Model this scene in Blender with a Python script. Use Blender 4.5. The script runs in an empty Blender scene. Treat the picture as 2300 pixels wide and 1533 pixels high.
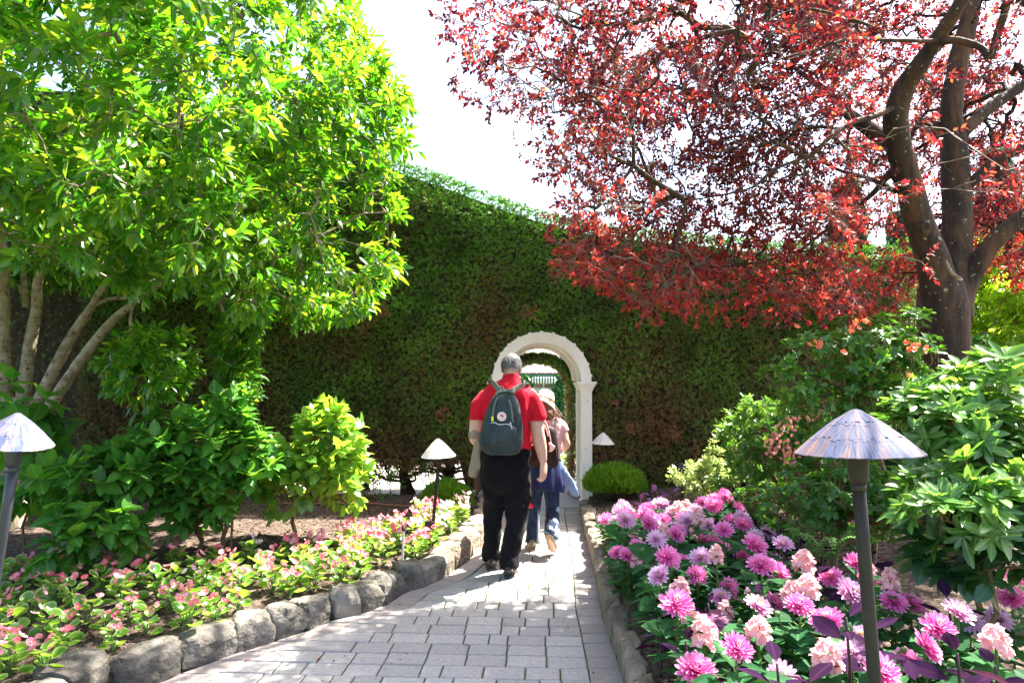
import bpy, bmesh, math, random
import numpy as np
from mathutils import Vector, Matrix, noise
R = math.radians
rng = np.random.RandomState(7)
random.seed(5)
sc = bpy.context.scene
COL = sc.collection
# ------------------------------------------------------------------ camera, sky, sun, exposure
F_PX, PITCH, EYE = 1533.3, R(2.614), Vector((0, 0, 1.62))
cd = bpy.data.cameras.new('camera'); cam = bpy.data.objects.new('camera', cd); COL.objects.link(cam)
cam.location = EYE; cam.rotation_euler = (R(90) + PITCH, 0, 0)
cd.sensor_width = 36; cd.lens = 24; cd.clip_start = 0.05; cd.clip_end = 600
sc.camera = cam
SUN_EL, SUN_AZ = R(57), R(55)          # azimuth measured from +Y (view direction) towards +X
w = bpy.data.worlds.new("World"); sc.world = w; w.use_nodes = True
nt = w.node_tree; nt.nodes.clear()
sky = nt.nodes.new('ShaderNodeTexSky'); sky.sky_type = 'NISHITA'; sky.sun_disc = False
sky.sun_elevation = SUN_EL; sky.sun_rotation = SUN_AZ; sky.air_density = 0.9; sky.dust_density = 3.0; sky.ozone_density = 0.8
bg = nt.nodes.new('ShaderNodeBackground'); bg.inputs[1].default_value = 0.10
wo = nt.nodes.new('ShaderNodeOutputWorld')
nt.links.new(sky.outputs[0], bg.inputs[0]); nt.links.new(bg.outputs[0], wo.inputs[0])
sl = bpy.data.lights.new('sun', 'SUN'); sl.energy = 4.8; sl.angle = R(0.53); sl.color = (1.0, 0.95, 0.86)
sun = bpy.data.objects.new('sun', sl); COL.objects.link(sun)
SD = Vector((math.sin(SUN_AZ) * math.cos(SUN_EL), math.cos(SUN_AZ) * math.cos(SUN_EL), math.sin(SUN_EL)))
sun.rotation_euler = SD.to_track_quat('Z', 'Y').to_euler(); sun.location = SD * 30
sc.view_settings.view_transform = 'Standard'; sc.view_settings.look = 'None'
sc.view_settings.gamma = 1; sc.view_settings.use_curve_mapping = False
sc.view_settings.exposure = 2.85
cy = sc.cycles
cy.max_bounces = 8; cy.diffuse_bounces = 4; cy.glossy_bounces = 2; cy.transmission_bounces = 6; cy.transparent_max_bounces = 4

# ------------------------------------------------------------------ picture <-> place helpers
def P(px, py, Y):
    a = (px - 1150) / F_PX; b = (766.5 - py) / F_PX
    dy = math.cos(PITCH) - b * math.sin(PITCH); dz = math.sin(PITCH) + b * math.cos(PITCH)
    k = Y / dy
    return Vector((a * k, Y, EYE.z + dz * k))
def G(px, py, z=0.0):
    a = (px - 1150) / F_PX; b = (766.5 - py) / F_PX
    dy = math.cos(PITCH) - b * math.sin(PITCH); dz = math.sin(PITCH) + b * math.cos(PITCH)
    k = (z - EYE.z) / dz
    return Vector((a * k, dy * k, z))
def proj(Q):
    q = np.asarray(Q) - np.array(EYE)
    c, s = math.cos(PITCH), math.sin(PITCH)
    yc = q[:, 1] * c + q[:, 2] * s; zc = -q[:, 1] * s + q[:, 2] * c
    yc = np.where(np.abs(yc) < 1e-3, 1e-3, yc)
    return 1150 + F_PX * q[:, 0] / yc, 766.5 - F_PX * zc / yc, yc
def inpoly(x, y, poly):
    x = np.asarray(x, float); y = np.asarray(y, float); r = np.zeros(x.shape, bool)
    n = len(poly)
    for i in range(n):
        x1, y1 = poly[i]; x2, y2 = poly[(i + 1) % n]
        if y1 == y2: continue
        c = ((y1 > y) != (y2 > y)) & (x < (x2 - x1) * (y - y1) / (y2 - y1) + x1)
        r ^= c
    return r
def nrm(a):
    return a / np.maximum(np.linalg.norm(a, axis=-1, keepdims=True), 1e-9)
def rvec(n, r=None):
    return nrm((r or rng).normal(size=(n, 3)))
def vnoise(p, s, seed=0.0):
    return np.array([noise.noise((x[0] * s + seed, x[1] * s + seed * .7, x[2] * s - seed)) for x in p])

# ------------------------------------------------------------------ objects
def tagp(o, label=None, cat=None, group=None, kind=None):
    if label: o['label'] = label
    if cat: o['category'] = cat
    if group: o['group'] = group
    if kind: o['kind'] = kind
    return o
def thing(name, label, cat, loc=(0, 0, 0), group=None):
    o = bpy.data.objects.new(name, None); COL.objects.link(o); o.location = loc; o.empty_display_size = .1
    return tagp(o, label, cat, group)
def link(name, me, mat=None, parent=None, loc=None):
    """world-space mesh linked under parent (parents carry a translation only)"""
    o = bpy.data.objects.new(name, me); COL.objects.link(o)
    if mat is not None and not me.materials: me.materials.append(mat)
    off = Vector((0, 0, 0))
    if parent is not None:
        o.parent = parent
        q = parent
        while q is not None: off += Vector(q.location); q = q.parent
    if loc is None: o.location = -off
    else: o.location = Vector(loc) - off
    return o
def copy_tree(o, loc, rz=0, s=1.0, label=None, group=None, parent=None):
    c = o.copy(); COL.objects.link(c)
    if parent is None:
        c.location = loc; c.rotation_euler = (0, 0, rz); c.scale = (s, s, s)
        if label: c['label'] = label
        if group: c['group'] = group
    else: c.parent = parent
    for ch in o.children: copy_tree(ch, None, parent=c)
    return c
def place(o, loc, rz=0, s=1.0, label=None, group=None):
    o.location = loc; o.rotation_euler = (0, 0, rz); o.scale = (s, s, s)
    if label: o['label'] = label
    if group: o['group'] = group
    return o
def np_mesh(name, V, F, uv=None, smooth=True):
    """V (n,3) F (m,k)"""
    me = bpy.data.meshes.new(name)
    V = np.ascontiguousarray(V, np.float32); F = np.ascontiguousarray(F, np.int32)
    m, k = F.shape
    me.vertices.add(len(V)); me.vertices.foreach_set('co', V.ravel())
    me.loops.add(m * k); me.loops.foreach_set('vertex_index', F.ravel())
    me.polygons.add(m); me.polygons.foreach_set('loop_start', np.arange(0, m * k, k, dtype=np.int32))
    me.update(calc_edges=True)
    if smooth: me.polygons.foreach_set('use_smooth', np.ones(m, bool))
    if uv is not None:
        l = me.uv_layers.new(name='UVMap')
        l.data.foreach_set('uv', np.ascontiguousarray(uv[F.ravel()], np.float32).ravel())
    return me

class MB:
    def __init__(s): s.v = []; s.f = []; s.uv = {}
    def add(s, V, F):
        b = len(s.v); s.v += [tuple(v) for v in V]; s.f += [tuple(b + i for i in f) for f in F]; return b
    def box(s, c, d, rot=None, taper=1.0):
        x, y, z = d[0] / 2, d[1] / 2, d[2] / 2
        V = [Vector((sx * x * (taper if sz > 0 else 1), sy * y * (taper if sz > 0 else 1), sz * z)) for sz in (-1, 1) for sx, sy in ((-1, -1), (1, -1), (1, 1), (-1, 1))]
        if rot is not None: V = [rot @ v for v in V]
        V = [v + Vector(c) for v in V]
        s.add(V, [(3, 2, 1, 0), (4, 5, 6, 7), (0, 1, 5, 4), (1, 2, 6, 5), (2, 3, 7, 6), (3, 0, 4, 7)])
    def loft(s, rings, cap=True, ref=(0, 1, 0), n=20, sub=3, closed=False):
        """rings: (centre, ru, rv[, exponent]) ; u axis = side, v axis = ref-ish"""
        C = [Vector(r[0]) for r in rings]; U = [r[1] for r in rings]; W = [r[2] for r in rings]; E = [(r[3] if len(r) > 3 else 2.0) for r in rings]
        pts, us, ws, es = [], [], [], []
        m = len(C)
        for i in range(m - 1):
            p0, p1, p2, p3 = C[max(i - 1, 0)], C[i], C[i + 1], C[min(i + 2, m - 1)]
            def cr(a, b, c, d, t): return 0.5 * ((2 * b) + (c - a) * t + (2 * a - 5 * b + 4 * c - d) * t * t + (3 * b - a - 3 * c + d) * t ** 3)
            for k in range(sub):
                t = k / sub
                pts.append(cr(p0, p1, p2, p3, t))
                us.append(max(1e-4, cr(U[max(i - 1, 0)], U[i], U[i + 1], U[min(i + 2, m - 1)], t)))
                ws.append(max(1e-4, cr(W[max(i - 1, 0)], W[i], W[i + 1], W[min(i + 2, m - 1)], t)))
                es.append(E[i] * (1 - t) + E[i + 1] * t)
        pts.append(C[-1]); us.append(U[-1]); ws.append(W[-1]); es.append(E[-1])
        V, Fc = [], []
        ref = Vector(ref)
        for i, p in enumerate(pts):
            t = (pts[min(i + 1, len(pts) - 1)] - pts[max(i - 1, 0)]).normalized()
            u = t.cross(ref)
            if u.length < 1e-3: u = Vector((1, 0, 0))
            u.normalize(); v = u.cross(t).normalized()
            for k in range(n):
                a = 2 * math.pi * k / n; e = 2.0 / es[i]
                ca, sa = math.cos(a), math.sin(a)
                V.append(p + u * (us[i] * math.copysign(abs(ca) ** e, ca)) + v * (ws[i] * math.copysign(abs(sa) ** e, sa)))
        L = len(pts)
        for i in range(L - 1):
            for k in range(n):
                a, b = i * n + k, i * n + (k + 1) % n
                Fc.append((a, b, b + n, a + n))
        if cap:
            Fc.append(tuple(range(n - 1, -1, -1))); Fc.append(tuple((L - 1) * n + k for k in range(n)))
        s.add(V, Fc)
    def tube(s, pts, r, n=8, sub=3, ref=(0.13, 1, 0.07)):
        if not hasattr(r, '__len__'): r = [r] * len(pts)
        s.loft([(p, q, q) for p, q in zip(pts, r)], ref=ref, n=n, sub=sub)
    def lathe(s, prof, c, n=32, arc=None, axis='z'):
        """prof [(r,z)]"""
        V, Fc = [], []; m = len(prof)
        for k in range(n):
            a = 2 * math.pi * k / n
            for (r, z) in prof: V.append(Vector(c) + Vector((r * math.cos(a), r * math.sin(a), z)))
        for k in range(n):
            for i in range(m - 1):
                a, b = k * m + i, ((k + 1) % n) * m + i
                Fc.append((a, b, b + 1, a + 1))
        s.add(V, Fc)
    def ell(s, c, r, n=16, m=10):
        V, Fc = [], []
        for i in range(m + 1):
            th = math.pi * i / m
            for k in range(n):
                a = 2 * math.pi * k / n
                V.append(Vector(c) + Vector((r[0] * math.sin(th) * math.cos(a), r[1] * math.sin(th) * math.sin(a), r[2] * math.cos(th))))
        for i in range(m):
            for k in range(n):
                a, b = i * n + k, i * n + (k + 1) % n
                Fc.append((a, a + n, b + n, b))
        s.add(V, Fc)
    def mesh(s, name='m', smooth=True):
        me = bpy.data.meshes.new(name); me.from_pydata([tuple(v) for v in s.v], [], s.f); me.update()
        if smooth: me.polygons.foreach_set('use_smooth', [True] * len(me.polygons))
        return me
    def build(s, name, mat, parent=None, smooth=True, bevel=0, seg=2):
        me = s.mesh(name, smooth)
        if bevel:
            bm = bmesh.new(); bm.from_mesh(me); bmesh.ops.remove_doubles(bm, verts=bm.verts, dist=1e-5)
            bmesh.ops.recalc_face_normals(bm, faces=bm.faces)
            ed = [e for e in bm.edges if len(e.link_faces) == 2 and e.calc_face_angle(0) > 0.6]
            bmesh.ops.bevel(bm, geom=ed, offset=bevel, segments=seg, affect='EDGES', profile=.6, clamp_overlap=True)
            bm.to_mesh(me); bm.free()
        return link(name, me, mat, parent)
def remesh(mb, name, voxel, smooth=4, dec=None, jitter=None):
    me = mb.mesh(name)
    o = bpy.data.objects.new(name, me); COL.objects.link(o)
    r = o.modifiers.new('r', 'REMESH'); r.mode = 'VOXEL'; r.voxel_size = voxel; r.use_smooth_shade = True
    if smooth: s = o.modifiers.new('s', 'SMOOTH'); s.iterations = smooth; s.factor = .5
    if dec: d = o.modifiers.new('d', 'DECIMATE'); d.ratio = dec
    dg = bpy.context.evaluated_depsgraph_get()
    out = bpy.data.meshes.new_from_object(o.evaluated_get(dg))
    bpy.data.objects.remove(o); bpy.data.meshes.remove(me)
    if jitter: jitter(out)
    out.polygons.foreach_set('use_smooth', [True] * len(out.polygons))
    return out

# ------------------------------------------------------------------ materials
def nodes(name):
    m = bpy.data.materials.new(name); m.use_nodes = True; t = m.node_tree; t.nodes.clear()
    return m, t, (lambda k: t.nodes.new('ShaderNode' + k)), (lambda a, b: t.links.new(a, b))
def ramp(node, stops, interp='LINEAR'):
    cr = node.color_ramp; cr.interpolation = interp
    while len(cr.elements) < len(stops): cr.elements.new(0.5)
    for e, (p, c) in zip(cr.elements, stops): e.position = p; e.color = (*c, 1)
def mat_basic(name, stops, scale=8, rough=.7, bump=.3, bscale=30, detail=6, spec=.4, metal=0, objrand=0, stretch=(1, 1, 1), bdist=.01, speck=None):
    m, t, N, L = nodes(name)
    tc = N('TexCoord'); mp = N('Mapping'); mp.inputs['Scale'].default_value = stretch
    L(tc.outputs['Object'], mp.inputs[0])
    if objrand:
        oi = N('ObjectInfo'); ad = N('VectorMath'); ad.operation = 'SCALE'; L(oi.outputs['Location'], ad.inputs[0]); ad.inputs['Scale'].default_value = 3.7
        L(ad.outputs[0], mp.inputs['Location'])
    n = N('TexNoise'); n.inputs['Scale'].default_value = scale; n.inputs['Detail'].default_value = detail; n.inputs['Roughness'].default_value = .65
    L(mp.outputs[0], n.inputs['Vector'])
    r = N('ValToRGB'); ramp(r, stops); L(n.outputs[0], r.inputs[0])
    p = N('BsdfPrincipled'); p.inputs['Roughness'].default_value = rough; p.inputs['Specular IOR Level'].default_value = spec; p.inputs['Metallic'].default_value = metal
    col = r.outputs[0]
    if objrand:
        hv = N('HueSaturation'); mr = N('MapRange'); mr.inputs['To Min'].default_value = 1 - objrand; mr.inputs['To Max'].default_value = 1 + objrand
        L(oi.outputs['Random'], mr.inputs[0]); L(mr.outputs[0], hv.inputs['Value']); L(col, hv.inputs['Color']); col = hv.outputs[0]
    if speck:
        v = N('TexVoronoi'); v.inputs['Scale'].default_value = speck[0]; L(mp.outputs[0], v.inputs['Vector'])
        rr = N('ValToRGB'); ramp(rr, [(0, (1, 1, 1)), (speck[1], (0, 0, 0))]); L(v.outputs['Distance'], rr.inputs[0])
        mx = N('Mix'); mx.data_type = 'RGBA'; L(rr.outputs[0], mx.inputs[0]); L(col, mx.inputs[6]); mx.inputs[7].default_value = (*speck[2], 1); col = mx.outputs[2]
    L(col, p.inputs['Base Color'])
    n2 = N('TexNoise'); n2.inputs['Scale'].default_value = bscale; n2.inputs['Detail'].default_value = 8; L(mp.outputs[0], n2.inputs['Vector'])
    b = N('Bump'); b.inputs['Strength'].default_value = bump; b.inputs['Distance'].default_value = bdist
    L(n2.outputs[0], b.inputs['Height']); L(b.outputs[0], p.inputs['Normal'])
    o = N('OutputMaterial'); L(p.outputs[0], o.inputs[0])
    return m
def mat_leaf(name, cols, trans, tw=.45, rough=.36, spec=.5, rib=None, rim=None, brown=None, low_sun=None, tip=None):
    """cols / trans: colour lists picked at random per leaf (own pigment); rib, rim, tip: pigment along the leaf"""
    m, t, N, L = nodes(name)
    g = N('NewGeometry'); oi = N('ObjectInfo'); a = N('Math'); a.operation = 'ADD'; f = N('Math'); f.operation = 'FRACT'
    L(g.outputs['Random Per Island'], a.inputs[0]); L(oi.outputs['Random'], a.inputs[1]); L(a.outputs[0], f.inputs[0])
    def pick(cs):
        r = N('ValToRGB'); ramp(r, [(i / max(1, len(cs) - 1), c) for i, c in enumerate(cs)]); L(f.outputs[0], r.inputs[0]); return r.outputs[0]
    c = pick(cols); tc = pick(trans)
    uvn = None
    def mixc(fac, A, col):
        mx = N('Mix'); mx.data_type = 'RGBA'; L(fac, mx.inputs[0]); L(A, mx.inputs[6]); mx.inputs[7].default_value = (*col, 1); return mx.outputs[2]
    if rib or rim or tip:
        uvn = N('UVMap'); sx = N('SeparateXYZ'); L(uvn.outputs[0], sx.inputs[0])
        if rib:
            q = N('Math'); q.operation = 'SUBTRACT'; L(sx.outputs[0], q.inputs[0]); q.inputs[1].default_value = .5
            q2 = N('Math'); q2.operation = 'ABSOLUTE'; L(q.outputs[0], q2.inputs[0])
            mr = N('MapRange'); mr.inputs['From Min'].default_value = .09; mr.inputs['From Max'].default_value = .02; L(q2.outputs[0], mr.inputs[0])
            # side veins
            wv = N('Math'); wv.operation = 'MULTIPLY_ADD'; L(q2.outputs[0], wv.inputs[0]); wv.inputs[1].default_value = -0.9; L(sx.outputs[1], wv.inputs[2])
            w2 = N('Math'); w2.operation = 'MULTIPLY'; L(wv.outputs[0], w2.inputs[0]); w2.inputs[1].default_value = 46
            w3 = N('Math'); w3.operation = 'SINE'; L(w2.outputs[0], w3.inputs[0])
            m3 = N('MapRange'); m3.inputs['From Min'].default_value = .75; m3.inputs['From Max'].default_value = 1; m3.inputs['To Max'].default_value = .45; L(w3.outputs[0], m3.inputs[0])
            mx_ = N('Math'); mx_.operation = 'MAXIMUM'; L(mr.outputs[0], mx_.inputs[0]); L(m3.outputs[0], mx_.inputs[1])
            c = mixc(mx_.outputs[0], c, rib)
        if rim:
            v = N('VectorMath'); v.operation = 'DISTANCE'; L(uvn.outputs[0], v.inputs[0]); v.inputs[1].default_value = (.5, .5, 0)
            mr = N('MapRange'); mr.inputs['From Min'].default_value = .36; mr.inputs['From Max'].default_value = .48; mr.inputs['To Max'].default_value = .8; L(v.outputs['Value'], mr.inputs[0])
            c = mixc(mr.outputs[0], c, rim); tc = mixc(mr.outputs[0], tc, rim)
        if tip:
            mr = N('MapRange'); mr.inputs['From Min'].default_value = tip[1]; mr.inputs['From Max'].default_value = tip[2]; L(sx.outputs[1], mr.inputs[0])
            c = mixc(mr.outputs[0], c, tip[0]); tc = mixc(mr.outputs[0], tc, tip[0])
    if brown:
        tcx = N('TexCoord'); nv = N('TexNoise'); nv.inputs['Scale'].default_value = 2.2; nv.inputs['Detail'].default_value = 6; L(tcx.outputs['Object'], nv.inputs['Vector'])
        mv = N('MapRange'); mv.inputs['From Min'].default_value = .35; mv.inputs['From Max'].default_value = .65; mv.inputs['To Min'].default_value = .55; mv.inputs['To Max'].default_value = 1.5; L(nv.outputs[0], mv.inputs[0])
        hs = N('HueSaturation'); L(mv.outputs[0], hs.inputs['Value']); L(c, hs.inputs['Color']); c = hs.outputs[0]; n = N('TexNoise'); n.inputs['Scale'].default_value = brown[1]; n.inputs['Detail'].default_value = 5; L(tcx.outputs['Object'], n.inputs['Vector'])
        # lower = browner (old growth), a property of the hedge itself
        sz = N('SeparateXYZ'); L(tcx.outputs['Object'], sz.inputs[0])
        mz = N('MapRange'); mz.inputs['From Min'].default_value = .3; mz.inputs['From Max'].default_value = 3.0; mz.inputs['To Min'].default_value = .20; mz.inputs['To Max'].default_value = -.14; L(sz.outputs[2], mz.inputs[0])
        s1 = N('Math'); s1.operation = 'ADD'; L(n.outputs[0], s1.inputs[0]); L(mz.outputs[0], s1.inputs[1])
        s2 = N('Math'); s2.operation = 'MULTIPLY_ADD'; L(f.outputs[0], s2.inputs[0]); s2.inputs[1].default_value = .35; L(s1.outputs[0], s2.inputs[2])
        mr = N('MapRange'); mr.inputs['From Min'].default_value = .68; mr.inputs['From Max'].default_value = .86; L(s2.outputs[0], mr.inputs[0])
        c = mixc(mr.outputs[0], c, brown[0]); tc = mixc(mr.outputs[0], tc, brown[0])
    if low_sun:   # sunlit red of the low boughs painted into leaf colour by height
        sz = N('SeparateXYZ'); L(g.outputs['Position'], sz.inputs[0])
        mz = N('MapRange'); mz.inputs['From Min'].default_value = low_sun[2]; mz.inputs['From Max'].default_value = low_sun[3]; mz.inputs['To Min'].default_value = .62; mz.inputs['To Max'].default_value = 0; L(sz.outputs[2], mz.inputs[0])
        f2 = N('Math'); f2.operation = 'MULTIPLY_ADD'; f2.inputs[1].default_value = 7.3; f2.inputs[2].default_value = .1; L(f.outputs[0], f2.inputs[0]); f3 = N('Math'); f3.operation = 'FRACT'; L(f2.outputs[0], f3.inputs[0])
        f4 = N('Math'); f4.operation = 'LESS_THAN'; L(f3.outputs[0], f4.inputs[0]); L(mz.outputs[0], f4.inputs[1])
        c = mixc(f4.outputs[0], c, low_sun[0]); tc = mixc(f4.outputs[0], tc, low_sun[1])
    p = N('BsdfPrincipled'); p.inputs['Roughness'].default_value = rough; p.inputs['Specular IOR Level'].default_value = spec; L(c, p.inputs['Base Color'])
    tr = N('BsdfTranslucent'); L(tc, tr.inputs[0])
    mx = N('MixShader'); mx.inputs[0].default_value = tw; L(p.outputs[0], mx.inputs[1]); L(tr.outputs[0], mx.inputs[2])
    o = N('OutputMaterial'); L(mx.outputs[0], o.inputs[0])
    return m

MT = {}
MT['tree_leaf'] = mat_leaf('magnolia_leaf', [(.022, .095, .005), (.036, .125, .007), (.06, .165, .009), (.026, .10, .006), (.12, .20, .013)], [(.06, .32, .006), (.13, .44, .010), (.38, .64, .014), (.08, .36, .008), (.64, .68, .03)], tw=.44, rough=.27, spec=.55, rib=(.10, .22, .04))
MT['red_leaf'] = mat_leaf('copper_leaf', [(.032, .011, .018), (.05, .015, .022), (.035, .012, .020), (.065, .02, .022), (.03, .012, .018)], [(.12, .008, .020), (.26, .012, .026), (.62, .025, .030), (.10, .008, .02), (.18, .010, .024), (.74, .09, .035), (.14, .010, .022), (.80, .22, .05)], tw=.44, rough=.45, spec=.3, low_sun=((.16, .032, .022), (.86, .07, .045), 2.4, 3.35))
MT['hedge'] = mat_leaf('hedge_spray', [(.075, .165, .018), (.10, .21, .024), (.085, .185, .02), (.135, .27, .03), (.09, .145, .024)], [(.05, .20, .015), (.10, .30, .02), (.08, .22, .02), (.15, .38, .02), (.05, .18, .02)], tw=.3, rough=.5, spec=.35, brown=((.20, .095, .04), .9))
MT['hydrangea'] = mat_leaf('hydrangea_leaf', [(.03, .135, .016), (.05, .17, .02), (.08, .21, .026), (.038, .15, .018)], [(.09, .38, .02), (.18, .48, .025), (.32, .58, .03)], tw=.42, rough=.4, spec=.25, rib=(.12, .28, .07))
MT['hydrangea_sunlit'] = mat_leaf('hydrangea_leaf_sunlit', [(.07, .19, .02), (.11, .25, .03), (.16, .30, .04)], [(.30, .60, .03), (.48, .70, .04), (.62, .76, .06)], tw=.45, rough=.33, spec=.6, rib=(.16, .32, .08))  # hydrangea leaf with the bush's sunlit brightness put into its colours
MT['rhodo'] = mat_leaf('rhododendron_leaf', [(.03, .10, .022), (.05, .145, .03), (.08, .20, .04), (.04, .12, .025)], [(.14, .4, .03), (.24, .5, .04), (.4, .6, .06)], tw=.35, rough=.32, rib=(.22, .36, .10))
MT['azalea'] = mat_leaf('azalea_leaf', [(.03, .115, .02), (.048, .15, .024), (.08, .20, .03)], [(.10, .38, .02), (.2, .48, .03), (.38, .6, .04)], tw=.42, rough=.4)
MT['dark_leaf'] = mat_leaf('hellebore_leaf', [(.012, .05, .018), (.02, .075, .025), (.03, .09, .03)], [(.06, .25, .03), (.12, .33, .04)], tw=.25, rough=.3, rib=(.05, .12, .04))
MT['pale_leaf'] = mat_leaf('pale_edged_leaf', [(.14, .26, .05), (.30, .40, .12), (.5, .56, .32), (.10, .22, .04)], [(.5, .65, .1), (.6, .7, .2)], tw=.4, rough=.35)
MT['bright_leaf'] = mat_leaf('laurel_leaf', [(.06, .18, .015), (.12, .28, .02), (.2, .36, .03)], [(.45, .75, .02), (.65, .85, .03), (.8, .85, .06)], tw=.55, rough=.4)
MT['dahlia_leaf'] = mat_leaf('dahlia_leaf', [(.012, .055, .022), (.02, .08, .03), (.032, .105, .035)], [(.08, .33, .05), (.16, .42, .05)], tw=.3, rough=.5, spec=.04, rib=(.05, .13, .05))
MT['purple_leaf'] = mat_leaf('purple_leaf', [(.018, .008, .026), (.024, .010, .030), (.015, .007, .020), (.028, .008, .014)], [(.05, .005, .03), (.09, .006, .02)], tw=.06, rough=.7, spec=.0, rib=(.035, .012, .03))
MT['begonia_leaf'] = mat_leaf('begonia_leaf', [(.04, .15, .018), (.07, .20, .022), (.12, .26, .028), (.05, .16, .022)], [(.32, .62, .03), (.48, .70, .04)], tw=.32, rough=.25, spec=.6, rim=(.42, .56, .12))
MT['begonia_petal'] = mat_leaf('begonia_petal', [(.84, .05, .14), (.86, .16, .26), (.86, .42, .52), (.80, .035, .10)], [(.9, .2, .28), (.9, .5, .55)], tw=.4, rough=.45)
MT['begonia_pale'] = mat_leaf('begonia_pale_petal', [(.85, .62, .66), (.85, .74, .74), (.85, .40, .48)], [(.9, .7, .7), (.9, .6, .6)], tw=.4, rough=.45)
MT['stamen'] = mat_basic('stamen', [(0, (.7, .45, .04)), (1, (.8, .6, .08))], rough=.7, bump=0)
MT['dahlia_mag'] = mat_leaf('dahlia_magenta_petal', [(.78, .10, .46), (.85, .20, .56), (.82, .14, .52)], [(.9, .12, .42), (.92, .2, .5)], tw=.35, rough=.6, spec=.3, tip=((.86, .36, .60), .55, 1.0))
MT['dahlia_pink'] = mat_leaf('dahlia_pink_petal', [(.78, .30, .56), (.80, .38, .60)], [(.85, .4, .65), (.85, .5, .7)], tw=.35, rough=.5, tip=((.82, .62, .76), .5, 1.0))
MT['dahlia_center'] = mat_leaf('dahlia_cream_petal', [(.80, .66, .26), (.8, .6, .35)], [(.85, .7, .3), (.85, .65, .3)], tw=.3, rough=.5)
MT['peach'] = mat_leaf('snapdragon_petal', [(.82, .42, .44), (.84, .54, .53), (.82, .48, .52), (.85, .62, .60)], [(.9, .5, .5), (.9, .65, .6)], tw=.35, rough=.6)
MT['white_petal'] = mat_leaf('white_petal', [(.85, .72, .72), (.86, .82, .76), (.85, .55, .62)], [(.9, .75, .7), (.9, .8, .75)], tw=.35, rough=.6)
MT['red_petal'] = mat_leaf('azalea_flower', [(.75, .10, .05), (.80, .16, .06), (.8, .22, .10)], [(.9, .2, .08), (.9, .3, .1)], tw=.4, rough=.5)
MT['salmon'] = mat_leaf('salmon_bell', [(.62, .24, .20), (.7, .34, .28)], [(.8, .35, .3), (.8, .4, .3)], tw=.35, rough=.6)
MT['ball'] = mat_leaf('ball_shrub_leaf', [(.05, .15, .012), (.08, .21, .015), (.13, .28, .02)], [(.25, .5, .02), (.45, .65, .03)], tw=.35, rough=.5)
MT['conifer'] = mat_leaf('conifer_needle', [(.03, .07, .055), (.05, .10, .07), (.07, .13, .08)], [(.1, .25, .12), (.15, .3, .12)], tw=.3, rough=.6)
MT['ivy'] = mat_leaf('ivy_leaf', [(.02, .09, .03), (.035, .13, .035), (.06, .18, .05)], [(.10, .35, .05), (.2, .45, .05)], tw=.3, rough=.35)
MT['stem_green'] = mat_basic('green_stem', [(0, (.05, .12, .02)), (1, (.10, .20, .04))], bump=.1)
MT['stem_dark'] = mat_basic('purple_stem', [(0, (.03, .01, .02)), (1, (.06, .02, .03))], bump=.1)
MT['twig'] = mat_basic('twig_bark', [(.3, (.09, .06, .035)), (.7, (.20, .15, .10))], scale=20, rough=.85)
MT['red_twig'] = mat_basic('copper_tree_twig', [(.3, (.09, .065, .05)), (.7, (.24, .19, .15))], scale=14, rough=.85)
MT['shrub_twig'] = mat_basic('shrub_stem', [(.3, (.12, .07, .03)), (.7, (.25, .16, .08))], scale=20, rough=.8)
MT['soil'] = mat_basic('mulch_soil', [(.25, (.020, .013, .010)), (.45, (.055, .037, .028)), (.6, (.14, .10, .075)), (.8, (.30, .235, .19))], scale=26, detail=10, rough=.95, bump=1.0, bscale=60, bdist=.02, spec=.2, speck=(90, .12, (.45, .40, .36)))
MT['clod'] = mat_basic('soil_clod', [(.3, (.03, .02, .014)), (.7, (.10, .065, .045))], scale=9, rough=.95, spec=.2, objrand=.2)
MT['grit'] = mat_basic('joint_sand', [(.35, (.05, .042, .03)), (.55, (.045, .075, .015)), (.7, (.10, .085, .06))], scale=5, rough=.95, bump=.8, bscale=90, spec=.2)
MT['paver'] = mat_basic('grey_paver', [(.25, (.24, .22, .21)), (.5, (.325, .30, .28)), (.75, (.41, .375, .345))], scale=42, detail=10, rough=.85, bump=.55, bscale=140, bdist=.004, objrand=.12, spec=.3, speck=(160, .13, (.50, .48, .48)))
MT['paver_warm'] = mat_basic('warm_paver', [(.25, (.21, .18, .165)), (.5, (.28, .24, .215)), (.75, (.35, .305, .27))], scale=42, detail=10, rough=.85, bump=.55, bscale=140, bdist=.004, objrand=.12, spec=.3, speck=(160, .13, (.50, .47, .45)))
MT['rock'] = mat_basic('grey_rock', [(.28, (.045, .04, .034)), (.45, (.105, .095, .08)), (.6, (.19, .17, .14)), (.78, (.31, .285, .24))], scale=5, detail=12, rough=.9, bump=1.0, bscale=22, bdist=.03, objrand=.4, spec=.25)
MT['rock_warm'] = mat_basic('tan_rock', [(.28, (.08, .062, .045)), (.5, (.19, .15, .11)), (.75, (.31, .26, .20))], scale=5, detail=12, rough=.9, bump=1.0, bscale=22, bdist=.03, objrand=.2, spec=.25)
MT['moss'] = mat_basic('moss', [(.3, (.05, .06, .01)), (.7, (.14, .15, .03))], scale=30, rough=.95, bump=1, bscale=80)
MT['white'] = mat_basic('cream_white_paint', [(.25, (.60, .57, .49)), (.45, (.72, .69, .62)), (.7, (.79, .765, .71))], scale=5, detail=9, rough=.55, bump=.25, stretch=(1, 1, .4), bscale=40, bdist=.003)
MT['knot'] = mat_basic('dark_knot', [(0, (.10, .06, .04)), (1, (.2, .12, .08))], rough=.8)
MT['iron'] = mat_basic('dark_bronze_metal', [(.3, (.012, .010, .009)), (.6, (.028, .021, .018)), (.75, (.07, .045, .03))], scale=14, rough=.55, bump=.4, bscale=60, bdist=.002, metal=.1, spec=.3, stretch=(1, 1, .3))
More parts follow.
